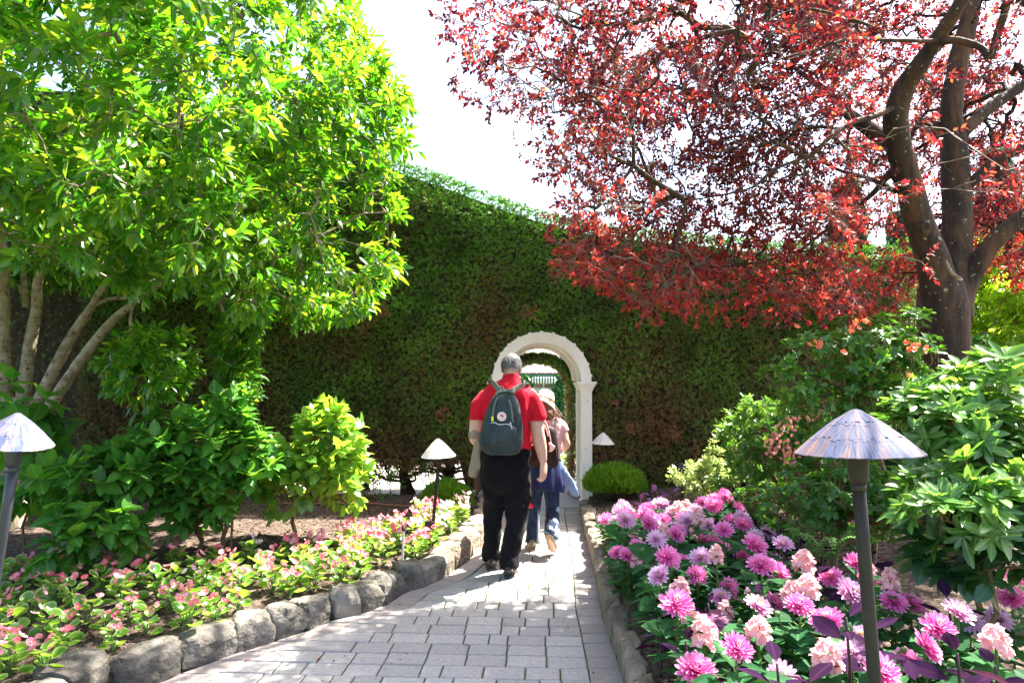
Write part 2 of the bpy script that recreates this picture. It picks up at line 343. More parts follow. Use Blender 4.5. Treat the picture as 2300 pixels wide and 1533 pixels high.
MT['iron2'] = mat_basic('weathered_steel_metal', [(.3, (.016, .017, .022)), (.7, (.04, .043, .055))], scale=10, rough=.42, bump=.3, bscale=60, bdist=.002, metal=.1, spec=.45, stretch=(1, 1, .3))
MT['cream'] = mat_basic('cream_enamel', [(0, (.75, .72, .62)), (1, (.8, .78, .7))], rough=.4, bump=.05)
def mat_shade(name, c1, c2, c3, lo=.48, hi=.66):
    m, t, N, L = nodes(name)
    uv = N('UVMap'); mp = N('Mapping'); mp.inputs['Scale'].default_value = (34, 1.7, 1); L(uv.outputs[0], mp.inputs[0])
    n = N('TexNoise'); n.inputs['Scale'].default_value = 1.0; n.inputs['Detail'].default_value = 5; n.inputs['Roughness'].default_value = .6; L(mp.outputs[0], n.inputs['Vector'])
    r = N('ValToRGB'); ramp(r, [(.30, c3), (.42, c1), (lo, c1), (hi, c2)]); L(n.outputs[0], r.inputs[0])
    mp2 = N('Mapping'); mp2.inputs['Scale'].default_value = (150, 4, 1); L(uv.outputs[0], mp2.inputs[0])
    n2 = N('TexNoise'); n2.inputs['Detail'].default_value = 3; n2.inputs['Scale'].default_value = 1; L(mp2.outputs[0], n2.inputs['Vector'])
    ov = N('Mix'); ov.data_type = 'RGBA'; ov.blend_type = 'MULTIPLY'; ov.inputs[0].default_value = .5; L(r.outputs[0], ov.inputs[6])
    r2 = N('ValToRGB'); ramp(r2, [(.3, (.45, .45, .5)), (.6, (1, 1, 1))]); L(n2.outputs[0], r2.inputs[0]); L(r2.outputs[0], ov.inputs[7])
    p = N('BsdfPrincipled'); p.inputs['Roughness'].default_value = .75; p.inputs['Specular IOR Level'].default_value = .15; L(ov.outputs[2], p.inputs['Base Color'])
    b = N('Bump'); b.inputs['Strength'].default_value = .6; b.inputs['Distance'].default_value = .004; L(n2.outputs[0], b.inputs['Height']); L(b.outputs[0], p.inputs['Normal'])
    o = N('OutputMaterial'); L(p.outputs[0], o.inputs[0]); return m
MT['shade'] = mat_shade('brushed_copper_shade', (.085, .095, .16), (.24, .14, .105), (.045, .05, .08))
MT['shade_pale'] = mat_shade('pale_copper_shade', (.085, .105, .20), (.27, .20, .17), (.045, .05, .09), .45, .6)  # slightly bluer base with paler streaks
MT['shade_white'] = mat_shade('white_cone_shade', (.62, .58, .54), (.70, .62, .56), (.06, .06, .07), .44, .6)  # near white with dark streaks
def mat_bark(name, stops, lich, lth=.62, scale=7, stretch=(1, 1, .35), bump=.8):
    m, t, N, L = nodes(name)
    tc = N('TexCoord'); mp = N('Mapping'); mp.inputs['Scale'].default_value = stretch; L(tc.outputs['Object'], mp.inputs[0])
    n = N('TexNoise'); n.inputs['Scale'].default_value = scale; n.inputs['Detail'].default_value = 9; n.inputs['Roughness'].default_value = .7; L(mp.outputs[0], n.inputs['Vector'])
    r = N('ValToRGB'); ramp(r, stops); L(n.outputs[0], r.inputs[0])
    n2 = N('TexNoise'); n2.inputs['Scale'].default_value = 24; n2.inputs['Detail'].default_value = 4; L(tc.outputs['Object'], n2.inputs['Vector'])
    r2 = N('ValToRGB'); ramp(r2, [(lth, (0, 0, 0)), (lth + .05, (1, 1, 1))]); L(n2.outputs[0], r2.inputs[0])
    mx = N('Mix'); mx.data_type = 'RGBA'; L(r2.outputs[0], mx.inputs[0]); L(r.outputs[0], mx.inputs[6]); mx.inputs[7].default_value = (*lich, 1)
    p = N('BsdfPrincipled'); p.inputs['Roughness'].default_value = .85; p.inputs['Specular IOR Level'].default_value = .25; L(mx.outputs[2], p.inputs['Base Color'])
    wv = N('TexNoise'); wv.inputs['Scale'].default_value = 30; wv.inputs['Detail'].default_value = 8
    mp3 = N('Mapping'); mp3.inputs['Scale'].default_value = (1, 1, .22); L(tc.outputs['Object'], mp3.inputs[0]); L(mp3.outputs[0], wv.inputs['Vector'])
    b = N('Bump'); b.inputs['Strength'].default_value = bump; b.inputs['Distance'].default_value = .02; L(wv.outputs[0], b.inputs['Height']); L(b.outputs[0], p.inputs['Normal'])
    o = N('OutputMaterial'); L(p.outputs[0], o.inputs[0]); return m
MT['bark_red'] = mat_bark('copper_tree_bark', [(.3, (.018, .012, .009)), (.5, (.05, .033, .022)), (.62, (.11, .055, .028)), (.8, (.075, .052, .038))], (.30, .28, .17), .65)
MT['bark_pale'] = mat_bark('pale_mottled_bark', [(.3, (.09, .06, .035)), (.5, (.26, .21, .14)), (.7, (.42, .37, .28))], (.07, .05, .03), .62, scale=9, stretch=(1, 1, 1.8))
MT['bark_hedge'] = mat_bark('hedge_bark', [(.3, (.03, .02, .014)), (.7, (.11, .07, .05))], (.12, .1, .07), .7)
# cloth and skin
def mat_cloth(name, c, c2, rough=.85, wr=6, bump=.5, bdist=.03, weave=700):
    m, t, N, L = nodes(name)
    tc = N('TexCoord'); n = N('TexNoise'); n.inputs['Scale'].default_value = wr; n.inputs['Detail'].default_value = 4; n.inputs['Distortion'].default_value = 1.2
    mp = N('Mapping'); mp.inputs['Scale'].default_value = (1, 1, .5); mp.inputs['Rotation'].default_value = (.2, .5, .3); L(tc.outputs['Object'], mp.inputs[0]); L(mp.outputs[0], n.inputs['Vector'])
    r = N('ValToRGB'); ramp(r, [(.3, c), (.75, c2)]); L(n.outputs[0], r.inputs[0])
    n2 = N('TexNoise'); n2.inputs['Scale'].default_value = weave; L(tc.outputs['Object'], n2.inputs['Vector'])
    p = N('BsdfPrincipled'); p.inputs['Roughness'].default_value = rough; p.inputs['Specular IOR Level'].default_value = .1; L(r.outputs[0], p.inputs['Base Color'])
    p.inputs['Sheen Weight'].default_value = .03
    b = N('Bump'); b.inputs['Strength'].default_value = bump; b.inputs['Distance'].default_value = bdist; L(n.outputs[0], b.inputs['Height'])
    b2 = N('Bump'); b2.inputs['Strength'].default_value = .15; b2.inputs['Distance'].default_value = .002; L(n2.outputs[0], b2.inputs['Height']); L(b.outputs[0], b2.inputs['Normal']); L(b2.outputs[0], p.inputs['Normal'])
    o = N('OutputMaterial'); L(p.outputs[0], o.inputs[0]); return m
MT['red_shirt'] = mat_cloth('red_polo_cloth', (.50, .008, .022), (.64, .014, .032), bump=.8)
MT['black_cloth'] = mat_cloth('black_trouser_cloth', (.003, .003, .004), (.009, .008, .010), wr=9)
MT['pack'] = mat_cloth('grey_green_pack_cloth', (.022, .034, .036), (.05, .066, .066), rough=.6, wr=10, bump=.8)
MT['pack_strap'] = mat_cloth('pack_strap_cloth', (.11, .12, .10), (.17, .18, .15), wr=20)
MT['brown_pack'] = mat_cloth('brown_leather', (.014, .008, .008), (.030, .017, .015), rough=.5, wr=8)
MT['tan_cloth'] = mat_cloth('tan_jacket_cloth', (.22, .18, .13), (.30, .25, .19), wr=12)
MT['brown_lining'] = mat_cloth('brown_lining_cloth', (.06, .03, .02), (.10, .05, .035))
MT['pink_cloth'] = mat_cloth('pink_shirt_cloth', (.72, .36, .38), (.80, .52, .50), wr=14)
MT['navy'] = mat_cloth('navy_cloth', (.018, .022, .075), (.035, .045, .12), wr=8)
MT['denim_pale'] = mat_cloth('blue_cotton', (.12, .17, .32), (.20, .27, .42))
MT['denim'] = mat_cloth('dark_denim', (.012, .018, .04), (.045, .065, .11), wr=10)
MT['denim_worn_sunlit'] = mat_cloth('worn_sunlit_denim', (.20, .27, .36), (.40, .47, .55), wr=20)  # for the worn hem and the leg's painted-in sunlit side
MT['hat'] = mat_cloth('straw_sun_hat', (.55, .46, .33), (.68, .60, .46), wr=18)
MT['skin'] = mat_basic('skin', [(.3, (.58, .32, .23)), (.7, (.66, .40, .30))], scale=14, rough=.5, bump=.15, bscale=60, bdist=.002)
_p = [n for n in MT['skin'].node_tree.nodes if n.type == 'BSDF_PRINCIPLED'][0]; _p.inputs['Subsurface Weight'].default_value = .12; _p.inputs['Subsurface Radius'].default_value = (.02, .008, .005); _p.inputs['Subsurface Scale'].default_value = .5
MT['grey_hair'] = mat_basic('grey_hair', [(.3, (.05, .045, .042)), (.55, (.20, .19, .18)), (.75, (.45, .43, .42))], scale=30, rough=.5, bump=.5, bscale=90, stretch=(3, 1, .3))
MT['brown_hair'] = mat_basic('brown_hair', [(.3, (.07, .028, .012)), (.7, (.20, .09, .04))], scale=30, rough=.45, bump=.4, bscale=90, stretch=(3, 3, .3))
MT['shoe'] = mat_basic('dark_shoe', [(.3, (.015, .015, .018)), (.7, (.04, .035, .03))], rough=.6)
MT['shoe_tan'] = mat_basic('tan_shoe', [(.3, (.20, .15, .09)), (.7, (.30, .23, .15))], rough=.7, scale=20)
MT['sole'] = mat_basic('tan_sole', [(.3, (.26, .18, .10)), (.7, (.36, .26, .16))], rough=.7, scale=20)
MT['reflect'] = mat_basic('reflective_strip', [(0, (.75, .75, .68)), (1, (.8, .8, .75))], rough=.3, bump=0)
MT['logo_cream'] = mat_basic('logo_cream', [(0, (.75, .68, .58)), (1, (.78, .7, .62))], rough=.5, bump=0)
MT['logo_red'] = mat_basic('logo_red', [(0, (.5, .03, .03)), (1, (.55, .04, .04))], rough=.5, bump=0)
MT['yellow'] = mat_basic('yellow_tag', [(0, (.7, .75, .02)), (1, (.75, .8, .05))], rough=.5, bump=0)
MT['bright_red'] = mat_basic('bright_red_strap', [(0, (.7, .01, .02)), (1, (.75, .02, .03))], rough=.5, bump=0)
MT['metal_pale'] = mat_basic('pale_metal', [(0, (.45, .43, .42)), (1, (.6, .58, .55))], rough=.5, bump=.1)
# ------------------------------------------------------------------ leaf templates (V, F, UV)
def leaf_tmpl(w=.42, fold=.10, curl=-.12, st=((.0, .0), (.22, .75), (.5, 1.0), (.78, .62), (1.0, 0.0)), tris=True, cup=0):
    V, uv = [], []; rows = []
    for t, k in st:
        z = curl * t * t
        if k == 0: rows.append([len(V)]); V.append((0, t, z)); uv.append((.5, t))
        else:
            rows.append([len(V), len(V) + 1, len(V) + 2])
            V += [(-w / 2 * k, t, z + fold * k + cup), (0, t, z), (w / 2 * k, t, z + fold * k + cup)]; uv += [(.5 - .5 * k, t), (.5, t), (.5 + .5 * k, t)]
    F = []
    for a, b in zip(rows[:-1], rows[1:]):
        if len(a) == 1: F += [(a[0], b[1], b[0]), (a[0], b[2], b[1])]
        elif len(b) == 1: F += [(a[0], a[1], b[0]), (a[1], a[2], b[0])]
        else: F += [(a[0], a[1], b[1]), (a[0], b[1], b[0]), (a[1], a[2], b[2]), (a[1], b[2], b[1])]
    return np.array(V, float), np.array(F), np.array(uv, float)
T_BIG = leaf_tmpl(.42, .06, -.14)
T_MED = leaf_tmpl(.44, .07, -.12, ((0, 0), (.4, 1.0), (.75, .7), (1, 0)))
T_TREE = leaf_tmpl(.38, .06, -.14, ((0, 0), (.34, .95), (.70, .80), (1, 0)))
T_RED = leaf_tmpl(.52, .06, -.12, ((0, 0), (.48, 1.0), (1, 0)))
T_LOW = leaf_tmpl(.5, .08, -.10, ((0, 0), (.5, 1.0), (1, 0)))
T_HYD = leaf_tmpl(.62, .06, -.16, ((0, 0), (.2, .78), (.45, 1.0), (.75, .70), (1.0, 0.0)))
T_RHO = leaf_tmpl(.32, .05, -.05, ((0, 0), (.25, .6), (.6, 1.0), (.85, .62), (1.0, 0.0)))
T_RND = leaf_tmpl(.66, .05, -.05, ((0, 0), (.3, .9), (.65, 1.0), (1.0, 0.0)))
def disc_tmpl(n=12, cup=.22, rx=.5, ry=.5):
    V = [(0, .5, 0)]; uv = [(.5, .5)]
    for rr, zz in ((.62, .25), (1.0, 1.0)):
        for k in range(n):
            a = 2 * math.pi * k / n + .1
            wob = 1 + .06 * math.sin(3 * a)
            V.append((rx * rr * math.sin(a) * wob, .5 - ry * rr * math.cos(a) * wob, cup * zz * (abs(math.sin(a)) * .8 + .2) * rr)); uv.append((.5 + .5 * rr * math.sin(a), .5 - .5 * rr * math.cos(a)))
    F = []
    for k in range(n):
        j = (k + 1) % n
        F.append((0, 1 + k, 1 + j)); F.append((1 + k, 1 + n + k, 1 + n + j)); F.append((1 + k, 1 + n + j, 1 + j))
    return np.array(V, float), np.array(F), np.array(uv, float)
T_DISC = disc_tmpl()
T_PETAL = disc_tmpl(7, .12, .5, .5)
def spray_tmpl():
    V, F = [], []
    for ang, L, t0 in ((0, 1, 0), (38, .62, .25), (-38, .62, .3), (50, .4, .5), (-46, .42, .55)):
        a = R(ang); d = np.array([math.sin(a), math.cos(a), -.12]); s = np.array([math.cos(a), -math.sin(a), 0])
        o = np.array([0, t0, -.1 * t0 * t0]); b = len(V)
        V += [o, o + d * L * .5 + s * .085 + (0, 0, .03), o + d * L * .5 - s * .085, o + d * L * np.array([1, 1, 1.6])]
        F += [(b, b + 1, b + 3), (b, b + 3, b + 2)]
    return np.array(V, float), np.array(F), np.array([(v[0] + .5, v[1]) for v in V])
T_SPRAY = spray_tmpl(); T_SPR3 = (T_SPRAY[0][:12], T_SPRAY[1][:6], T_SPRAY[2][:12])

def frames(d, hint):
    d = nrm(d); n = nrm(hint - (hint * d).sum(-1, keepdims=True) * d); s = np.cross(d, n)
    return s, d, n
def scatter_mesh(name, T, pos, s, d, n, sc_, smooth=True, wid=None):
    V, F, uv = T
    k = len(V); N_ = len(pos)
    sw = sc_ if wid is None else sc_ * wid
    W = pos[:, None, :] + V[None, :, 0:1] * s[:, None, :] * sw[:, None, None] + (V[None, :, 1:2] * d[:, None, :] + V[None, :, 2:3] * n[:, None, :]) * sc_[:, None, None]
    FF = (F[None] + (np.arange(N_) * k)[:, None, None]).reshape(-1, F.shape[1])
    return np_mesh(name, W.reshape(-1, 3), FF, np.tile(uv, (N_, 1)), smooth)
TM = {}
def tmesh(T, mat, key):
    if key not in TM:
        me = np_mesh(key, T[0], T[1], T[2]); me.materials.append(mat); TM[key] = me
    return TM[key]
def leaves_to(root, T, L, mat, n_single=0, name='leaf', key=None, stuff='foliage', cell=26, minpx=10):
    """L = dict(pos,s,d,n,sc). The largest, front-most become 'leaf' parts, the rest one stuff part."""
    pos = L['pos']; N_ = len(pos); keep = np.ones(N_, bool)
    if n_single:
        mid = pos + L['d'] * L['sc'][:, None] * .5
        px, py, dep = proj(mid); size = L['sc'] * F_PX / dep
        face = np.abs((nrm(mid - np.array(EYE)) * L['n']).sum(-1))
        ok = (px > 0) & (px < 2300) & (py > 0) & (py < 1533) & (dep > .3) & (size > minpx)
        idx = np.where(ok)[0]; order = idx[np.argsort(dep[idx])]
        seen = {}; 
        for i in order:
            c = (int(px[i] // cell), int(py[i] // cell))
            if c not in seen: seen[c] = i
        cand = np.array(list(seen.values()), int)
        if len(cand):
            cand = cand[np.argsort(-(size[cand] * (face[cand] + .2)))][:n_single]
            me = tmesh(T, mat, key or (root.name + '_leaf'))
            off = Vector((0, 0, 0)); q = root
            while q is not None: off += Vector(q.location); q = q.parent
            for i in cand:
                keep[i] = False
                o = bpy.data.objects.new(name, me); COL.objects.link(o); o.parent = root
                s_, d_, n_, k = L['s'][i], L['d'][i], L['n'][i], L['sc'][i]; p = pos[i] - np.array(off)
                o.matrix_basis = Matrix(((s_[0] * k, d_[0] * k, n_[0] * k, p[0]), (s_[1] * k, d_[1] * k, n_[1] * k, p[1]), (s_[2] * k, d_[2] * k, n_[2] * k, p[2]), (0, 0, 0, 1)))
    if keep.any():
        me = scatter_mesh(stuff, T, pos[keep], L['s'][keep], L['d'][keep], L['n'][keep], L['sc'][keep])
        o = link(stuff, me, mat, root); o['kind'] = 'stuff'; return o
def cat_leaves(*Ls): return {k: np.concatenate([l[k] for l in Ls]) for k in Ls[0]}
def make_leaves(C, D, shoots=3, leaves=8, L=.22, size=.1, up=.5, rnd=.7, off=55, droop=.25, nup=1.0, whorl=False, srand=.3, nr=.35, Lf=None):
    K = len(C)
    fs = np.ones(K) if Lf is None else Lf(C); L = np.repeat(fs, shoots)[:, None] * L; fz = .6 + .4 * np.repeat(fs, shoots)
    C2 = np.repeat(C, shoots, 0); D2 = np.repeat(D, shoots, 0); M_ = len(C2)
    sd = nrm(D2 + rvec(M_) * rnd + np.array([0, 0, up]))
    perp = nrm(np.cross(sd, rvec(M_))); perp2 = np.cross(sd, perp)
    P_, Dd, Nn, Sc = [], [], [], []
    sh_end = C2 + sd * L
    for j in range(leaves):
        az = j * (2 * math.pi / leaves if whorl else 2.4) + rng.uniform(0, .5, M_)
        t = np.full(M_, 1.0) + rng.uniform(-.04, .04, M_) if whorl else (.25 + .75 * (j + 1) / leaves + rng.uniform(-.05, .05, M_))
        of = R(off) * (1 if whorl else (1.15 - .6 * (j + 1) / leaves)) + rng.uniform(-.15, .15, M_)
        rad = perp * np.cos(az)[:, None] + perp2 * np.sin(az)[:, None]
        ld = nrm(sd * np.cos(of)[:, None] + rad * np.sin(of)[:, None] - np.array([0, 0, droop]) + rng.normal(size=(M_, 3)) * .08)
        hint = (sd * 1.0 if whorl else np.array([0, 0, nup]) + sd * .25) + rng.normal(size=(M_, 3)) * nr
        P_.append(C2 + sd * (L[:, 0] * t)[:, None]); Dd.append(ld); Nn.append(hint); Sc.append(size * fz * (1 + rng.uniform(-srand, srand, M_)))
    P_ = np.concatenate(P_); Dd = np.concatenate(Dd); Nn = np.concatenate(Nn); Sc = np.concatenate(Sc)
    s, d, n = frames(Dd, Nn)
    return dict(pos=P_, s=s, d=d, n=n, sc=Sc), (C2, sh_end)
def grow(base, targets, kpath=.25, jit=.04, mids=2, r_tip=.003, power=.42, rmax=.05):
    """base: nodes on built limbs; each target joins the nearest twig. returns edges A,B,ra,rb"""
    nodes_ = [np.array(b, float) for b in base]; par = [-1] * len(base); pl = [0.0] * len(base)
    cap = len(base) + len(targets) * (mids + 1)
    X = np.zeros((cap, 3)); X[:len(base)] = np.array(nodes_); PL = np.zeros(cap); par = np.full(cap, -1); n = len(base)
    bd = np.linalg.norm(targets[:, None, :] - X[None, :len(base)], axis=-1).min(1)
    tips = []
    for i in np.argsort(bd):
        t = targets[i]; dd = np.linalg.norm(X[:n] - t, axis=1)
        j = int(np.argmin(dd + kpath * PL[:n])); p0 = X[j].copy(); prev = j; dist = dd[j]
        for m in range(mids):
            f = (m + 1) / (mids + 1)
            X[n] = p0 + (t - p0) * f + rng.normal(size=3) * jit * min(1, dist) + np.array([0, 0, .10 * dist * math.sin(math.pi * f)]) * .5
            par[n] = prev; PL[n] = PL[prev] + dist / (mids + 1); prev = n; n += 1
        X[n] = t; par[n] = prev; PL[n] = PL[prev] + dist / (mids + 1); n += 1; tips.append(n - 1)
    cnt = np.zeros(n); cnt[tips] = 1
    for i in range(n - 1, -1, -1):
        if par[i] >= 0: cnt[par[i]] += cnt[i]
    rad = np.minimum(r_tip * np.maximum(cnt, 1) ** power, rmax)
    e = np.where(par[:n] >= 0)[0]; pa = par[e]
    pr = np.where(par[pa] >= 0, rad[pa], rad[e])
    tipdir = nrm(X[tips] - X[par[tips]])
    return X[pa], X[e], np.minimum(pr, rad[e] * 1.5), rad[e], X[tips], tipdir
def edge_tubes(A, B, ra, rb, n=4):
    d = nrm(B - A); h = np.where(np.abs(d[:, 2:3]) > .9, np.array([[1., 0, 0]]), np.array([[0, 0, 1.]]))
    u = nrm(np.cross(d, h)); v = np.cross(d, u); V = []
    for k in range(n):
        a = 2 * math.pi * k / n; V.append(A + (u * math.cos(a) + v * math.sin(a)) * ra[:, None])
    for k in range(n):
        a = 2 * math.pi * k / n; V.append(B + (u * math.cos(a) + v * math.sin(a)) * rb[:, None])
    V = np.stack(V, 1); N_ = len(A)
    F = np.array([(k, (k + 1) % n, n + (k + 1) % n, n + k) for k in range(n)])
    return V.reshape(-1, 3), (F[None] + (np.arange(N_) * 2 * n)[:, None, None]).reshape(-1, 4)
def bump_mesh(me, amp, s, seed=0):
    n = len(me.vertices); co = np.zeros(n * 3, np.float32); me.vertices.foreach_get('co', co); co = co.reshape(-1, 3)
    no = np.zeros(n * 3, np.float32); me.vertex_normals.foreach_get('vector', no); no = no.reshape(-1, 3)
    v = vnoise(co, s, seed) * amp + vnoise(co, s * 2.7, seed + 5) * amp * .4
    me.vertices.foreach_set('co', (co + no * v[:, None]).astype(np.float32).ravel()); me.update()
def sample_ells(ells, n, shell=.55):
    """ells: (px,py,Y,rpx,rpy,rY) -> points in the outer shell, and outward directions"""
    w_ = np.array([e[3] * e[4] for e in ells], float); w_ /= w_.sum(); C, D = [], []
    for e, k in zip(ells, rng.multinomial(n, w_)):
        c = np.array(P(e[0], e[1], e[2])); r = np.array([e[3] * e[2] / F_PX, e[5], e[4] * e[2] / F_PX])
        u = rvec(k); rr = rng.uniform(shell, 1, k)[:, None]
        C.append(c + u * r * rr); D.append(nrm(u / r))
    return np.concatenate(C), np.concatenate(D)
def shrub(name, label, cat, base, ells, n, mat, T, twig='shrub_twig', n_single=0, shell=.5, stems=5, lp={}, minz=None, group=None, r_tip=.003, key=None, minpx=10, keep=None):
    root = thing(name, label, cat, base, group)
    C, D = sample_ells(ells, n, shell)
    if minz is not None: ok = C[:, 2] > minz; C, D = C[ok], D[ok]
    if keep is not None: ok = keep(C); C, D = C[ok], D[ok]
    b = np.array(base); bs = [b + np.array([rng.uniform(-.08, .08), rng.uniform(-.06, .06), -.03]) for _ in range(stems)]
    A, B, ra, rb, tp, td = grow(bs, C, kpath=.45, jit=.05, mids=2, r_tip=r_tip, power=.40, rmax=.02)
    Lf, (s0, s1) = make_leaves(C, nrm(D + td * .4), **lp)
    r_ = np.full(len(s0), r_tip * .8)
    V, F = edge_tubes(np.concatenate([A, s0]), np.concatenate([B, s1]), np.concatenate([ra, r_]), np.concatenate([rb, r_ * .7]), 4)
    link('stem', np_mesh('stem', V, F), MT[twig], root)
    leaves_to(root, T, Lf, MT[mat], n_single, key=key or (mat + '_single'), minpx=minpx)
    return root, (s1, C, D)

# ------------------------------------------------------------------ ground, path, beds
def polyline_x(pts, y):
    ys = [p[1] for p in pts]; xs = [p[0] for p in pts]
    return np.interp(y, ys, xs)
LE = [G(*p) for p in ((120, 1655), (278, 1567), (417, 1508), (535, 1466), (619, 1440), (689, 1417), (751, 1393), (809, 1379), (872, 1358), (910, 1330), (959, 1316), (1007, 1292), (1046, 1264), (1078, 1232), (1106, 1195), (1118, 1165), (1112, 1140))]
LE = [(p.x, p.y) for p in LE]
LE = [(-2.9, 2.2)] + LE
REG = [G(*p) for p in ((1420, 1600), (1400, 1533), (1380, 1466), (1348, 1365), (1331, 1264), (1306, 1174), (1300, 1140))]
REG = [(.56, 1.9)] + [(p.x, p.y) for p in REG]
def lx(y): return polyline_x(LE, y)
def rx(y): return polyline_x(REG, y)
def bedz(x, y):
    """soil height"""
    l = lx(y); r = rx(y)
    if x < l: return .13 + min(.05, .02 * (l - x)) + .02 * noise.noise((x * 2, y * 2, 3))
    if x > r: return .16 + min(.26, .10 * (x - r)) + .02 * noise.noise((x * 2, y * 2, 7))
    return -.02
# far ground sheet (starts behind the beds, reaches the horizon)
mb = MB()
mb.add([(-300, -20, -.06), (300, -20, -.06), (300, 12.6, -.06), (-300, 12.6, -.06)], [(0, 1, 2, 3)])
mb.add([(-300, 12.6, -.06), (300, 12.6, -.06), (300, 20, -1.5), (-300, 20, -1.5)], [(0, 1, 2, 3)])
mb.add([(-300, 20, -1.5), (300, 20, -1.5), (300, 500, -2.2), (-300, 500, -2.2)], [(0, 1, 2, 3)])
MT['far_ground'] = mat_basic('dry_lawn', [(.3, (.07, .10, .03)), (.7, (.14, .15, .06))], scale=2, rough=.95)
tagp(mb.build('ground', MT['far_ground'], smooth=False), kind='structure')
MT['paving_far'] = mat_basic('pale_paving', [(.3, (.34, .31, .28)), (.7, (.44, .41, .38))], scale=6, rough=.9, bump=.3)
mb = MB(); mb.add([(-9, 8.35, -.012), (3.4, 8.35, -.012), (3.4, 12.6, -.012), (-9, 12.6, -.012)], [(0, 1, 2, 3)])
mb.add([(-9, 8.35, -.06), (3.4, 8.35, -.06), (3.4, 12.6, -.06), (-9, 12.6, -.06)], [(0, 3, 2, 1)])
tagp(mb.build('pavement', MT['paving_far'], smooth=False), kind='structure')
# soil beds
def bed(name, side):
    ys = np.concatenate([np.arange(1.2, 7.0, .05), np.arange(7.0, 8.36, .08)])
    ts = np.concatenate([np.array([0, .03, .06, .1, .14]), np.arange(.19, 2.4, .055), np.geomspace(2.45, 11, 26)])
    V = []
    for y in ys:
        e = lx(y) - .10 if side < 0 else rx(y) + .09
        for t in ts:
            x = e + side * t; z = bedz(lx(y) - .1 - t if side < 0 else rx(y) + .1 + t, y)
            fine = .012 * noise.noise((x * 9, y * 9, 1)) + .008 * noise.noise((x * 23, y * 23, 4))
            V.append((x, y, z + fine - (.10 if t == 0 else 0)))
    m = len(ts); F = []
    for i in range(len(ys) - 1):
        for k in range(m - 1):
            a = i * m + k; q = (a, a + 1, a + m + 1, a + m)
            F.append(q if side > 0 else q[::-1])
    o = link(name, np_mesh(name, np.array(V), np.array(F)), MT['soil']); o['kind'] = 'structure'
bed('planting_bed_left', -1); bed('planting_bed_right', 1)
# soil crumbs and mulch chips
def crumbs():
    N_ = 7000; y = rng.uniform(2.6, 7.8, N_); side = rng.rand(N_) < .62
    t = rng.gamma(1.6, .5, N_); pos = []
    for i in range(N_):
        x = lx(y[i]) - .12 - t[i] * 1.6 if side[i] else rx(y[i]) + .12 + t[i] * .8
        pos.append((x, y[i], bedz(x, y[i]) + .004))
    pos = np.array(pos); s, d, n = frames(rvec(N_), rvec(N_))
    V = np.array([(-.5, -.5, 0), (.5, -.4, .1), (0, .6, 0), (0, 0, .5), (0, 0, -.4)]); F = np.array([(0, 1, 3), (1, 2, 3), (2, 0, 3), (1, 0, 4), (2, 1, 4), (0, 2, 4)])
    me = scatter_mesh('crumbs', (V, F, V[:, :2] + .5), pos, s, d, n, rng.gamma(2, .006, N_) + .005, smooth=False)
    o = link('soil_crumbs', me, MT['clod']); o['kind'] = 'stuff'; o['label'] = 'dark soil crumbs and mulch scattered over both planting beds'; o['category'] = 'mulch'
crumbs()
# path sand bed
mb = MB(); V = []; F = []
ys = np.concatenate([np.arange(1.2, 8.4, .15), [8.35]])
for i, y in enumerate(ys):
    V += [(lx(y) - .14, y, -.008), (rx(y) + .13, y, -.008)]
    if i: a = 2 * i; F.append((a - 2, a - 1, a + 1, a))
mb.add(V, F); path = mb.build('path', MT['grit'], smooth=False); path['kind'] = 'structure'
NPAV = 0
def paver(quad, mat, name='paver'):
    """quad: 4 ground corners (counter clockwise)"""
    global NPAV
    c = sum((Vector((*q, 0)) for q in quad), Vector()) / 4
    q = [Vector((*p, 0)) - c for p in quad]
    if min((q[i] - q[(i + 1) % 4]).length for i in range(4)) < .02: return
    z0 = random.uniform(-.002, .003); tl = [random.uniform(-.0015, .0015) for _ in range(4)]
    ins = .006; V = []
    for p in q: V.append((p.x, p.y, -.04))
    for p in q: V.append((p.x, p.y, -.004 + z0))
    for p, t in zip(q, tl):
        k = 1 - ins / max(p.length, .03) * 1.3; V.append((p.x * k, p.y * k, z0 + .002 + t))
    F = [(8, 9, 10, 11)] + [(i, (i + 1) % 4, 4 + (i + 1) % 4, 4 + i) for i in range(4)] + [(4 + i, 4 + (i + 1) % 4, 8 + (i + 1) % 4, 8 + i) for i in range(4)]
    me = bpy.data.meshes.new(name); me.from_pydata(V, [], F); me.materials.append(mat)
    o = bpy.data.objects.new(name, me); COL.objects.link(o); o.parent = path; o.location = c; NPAV += 1
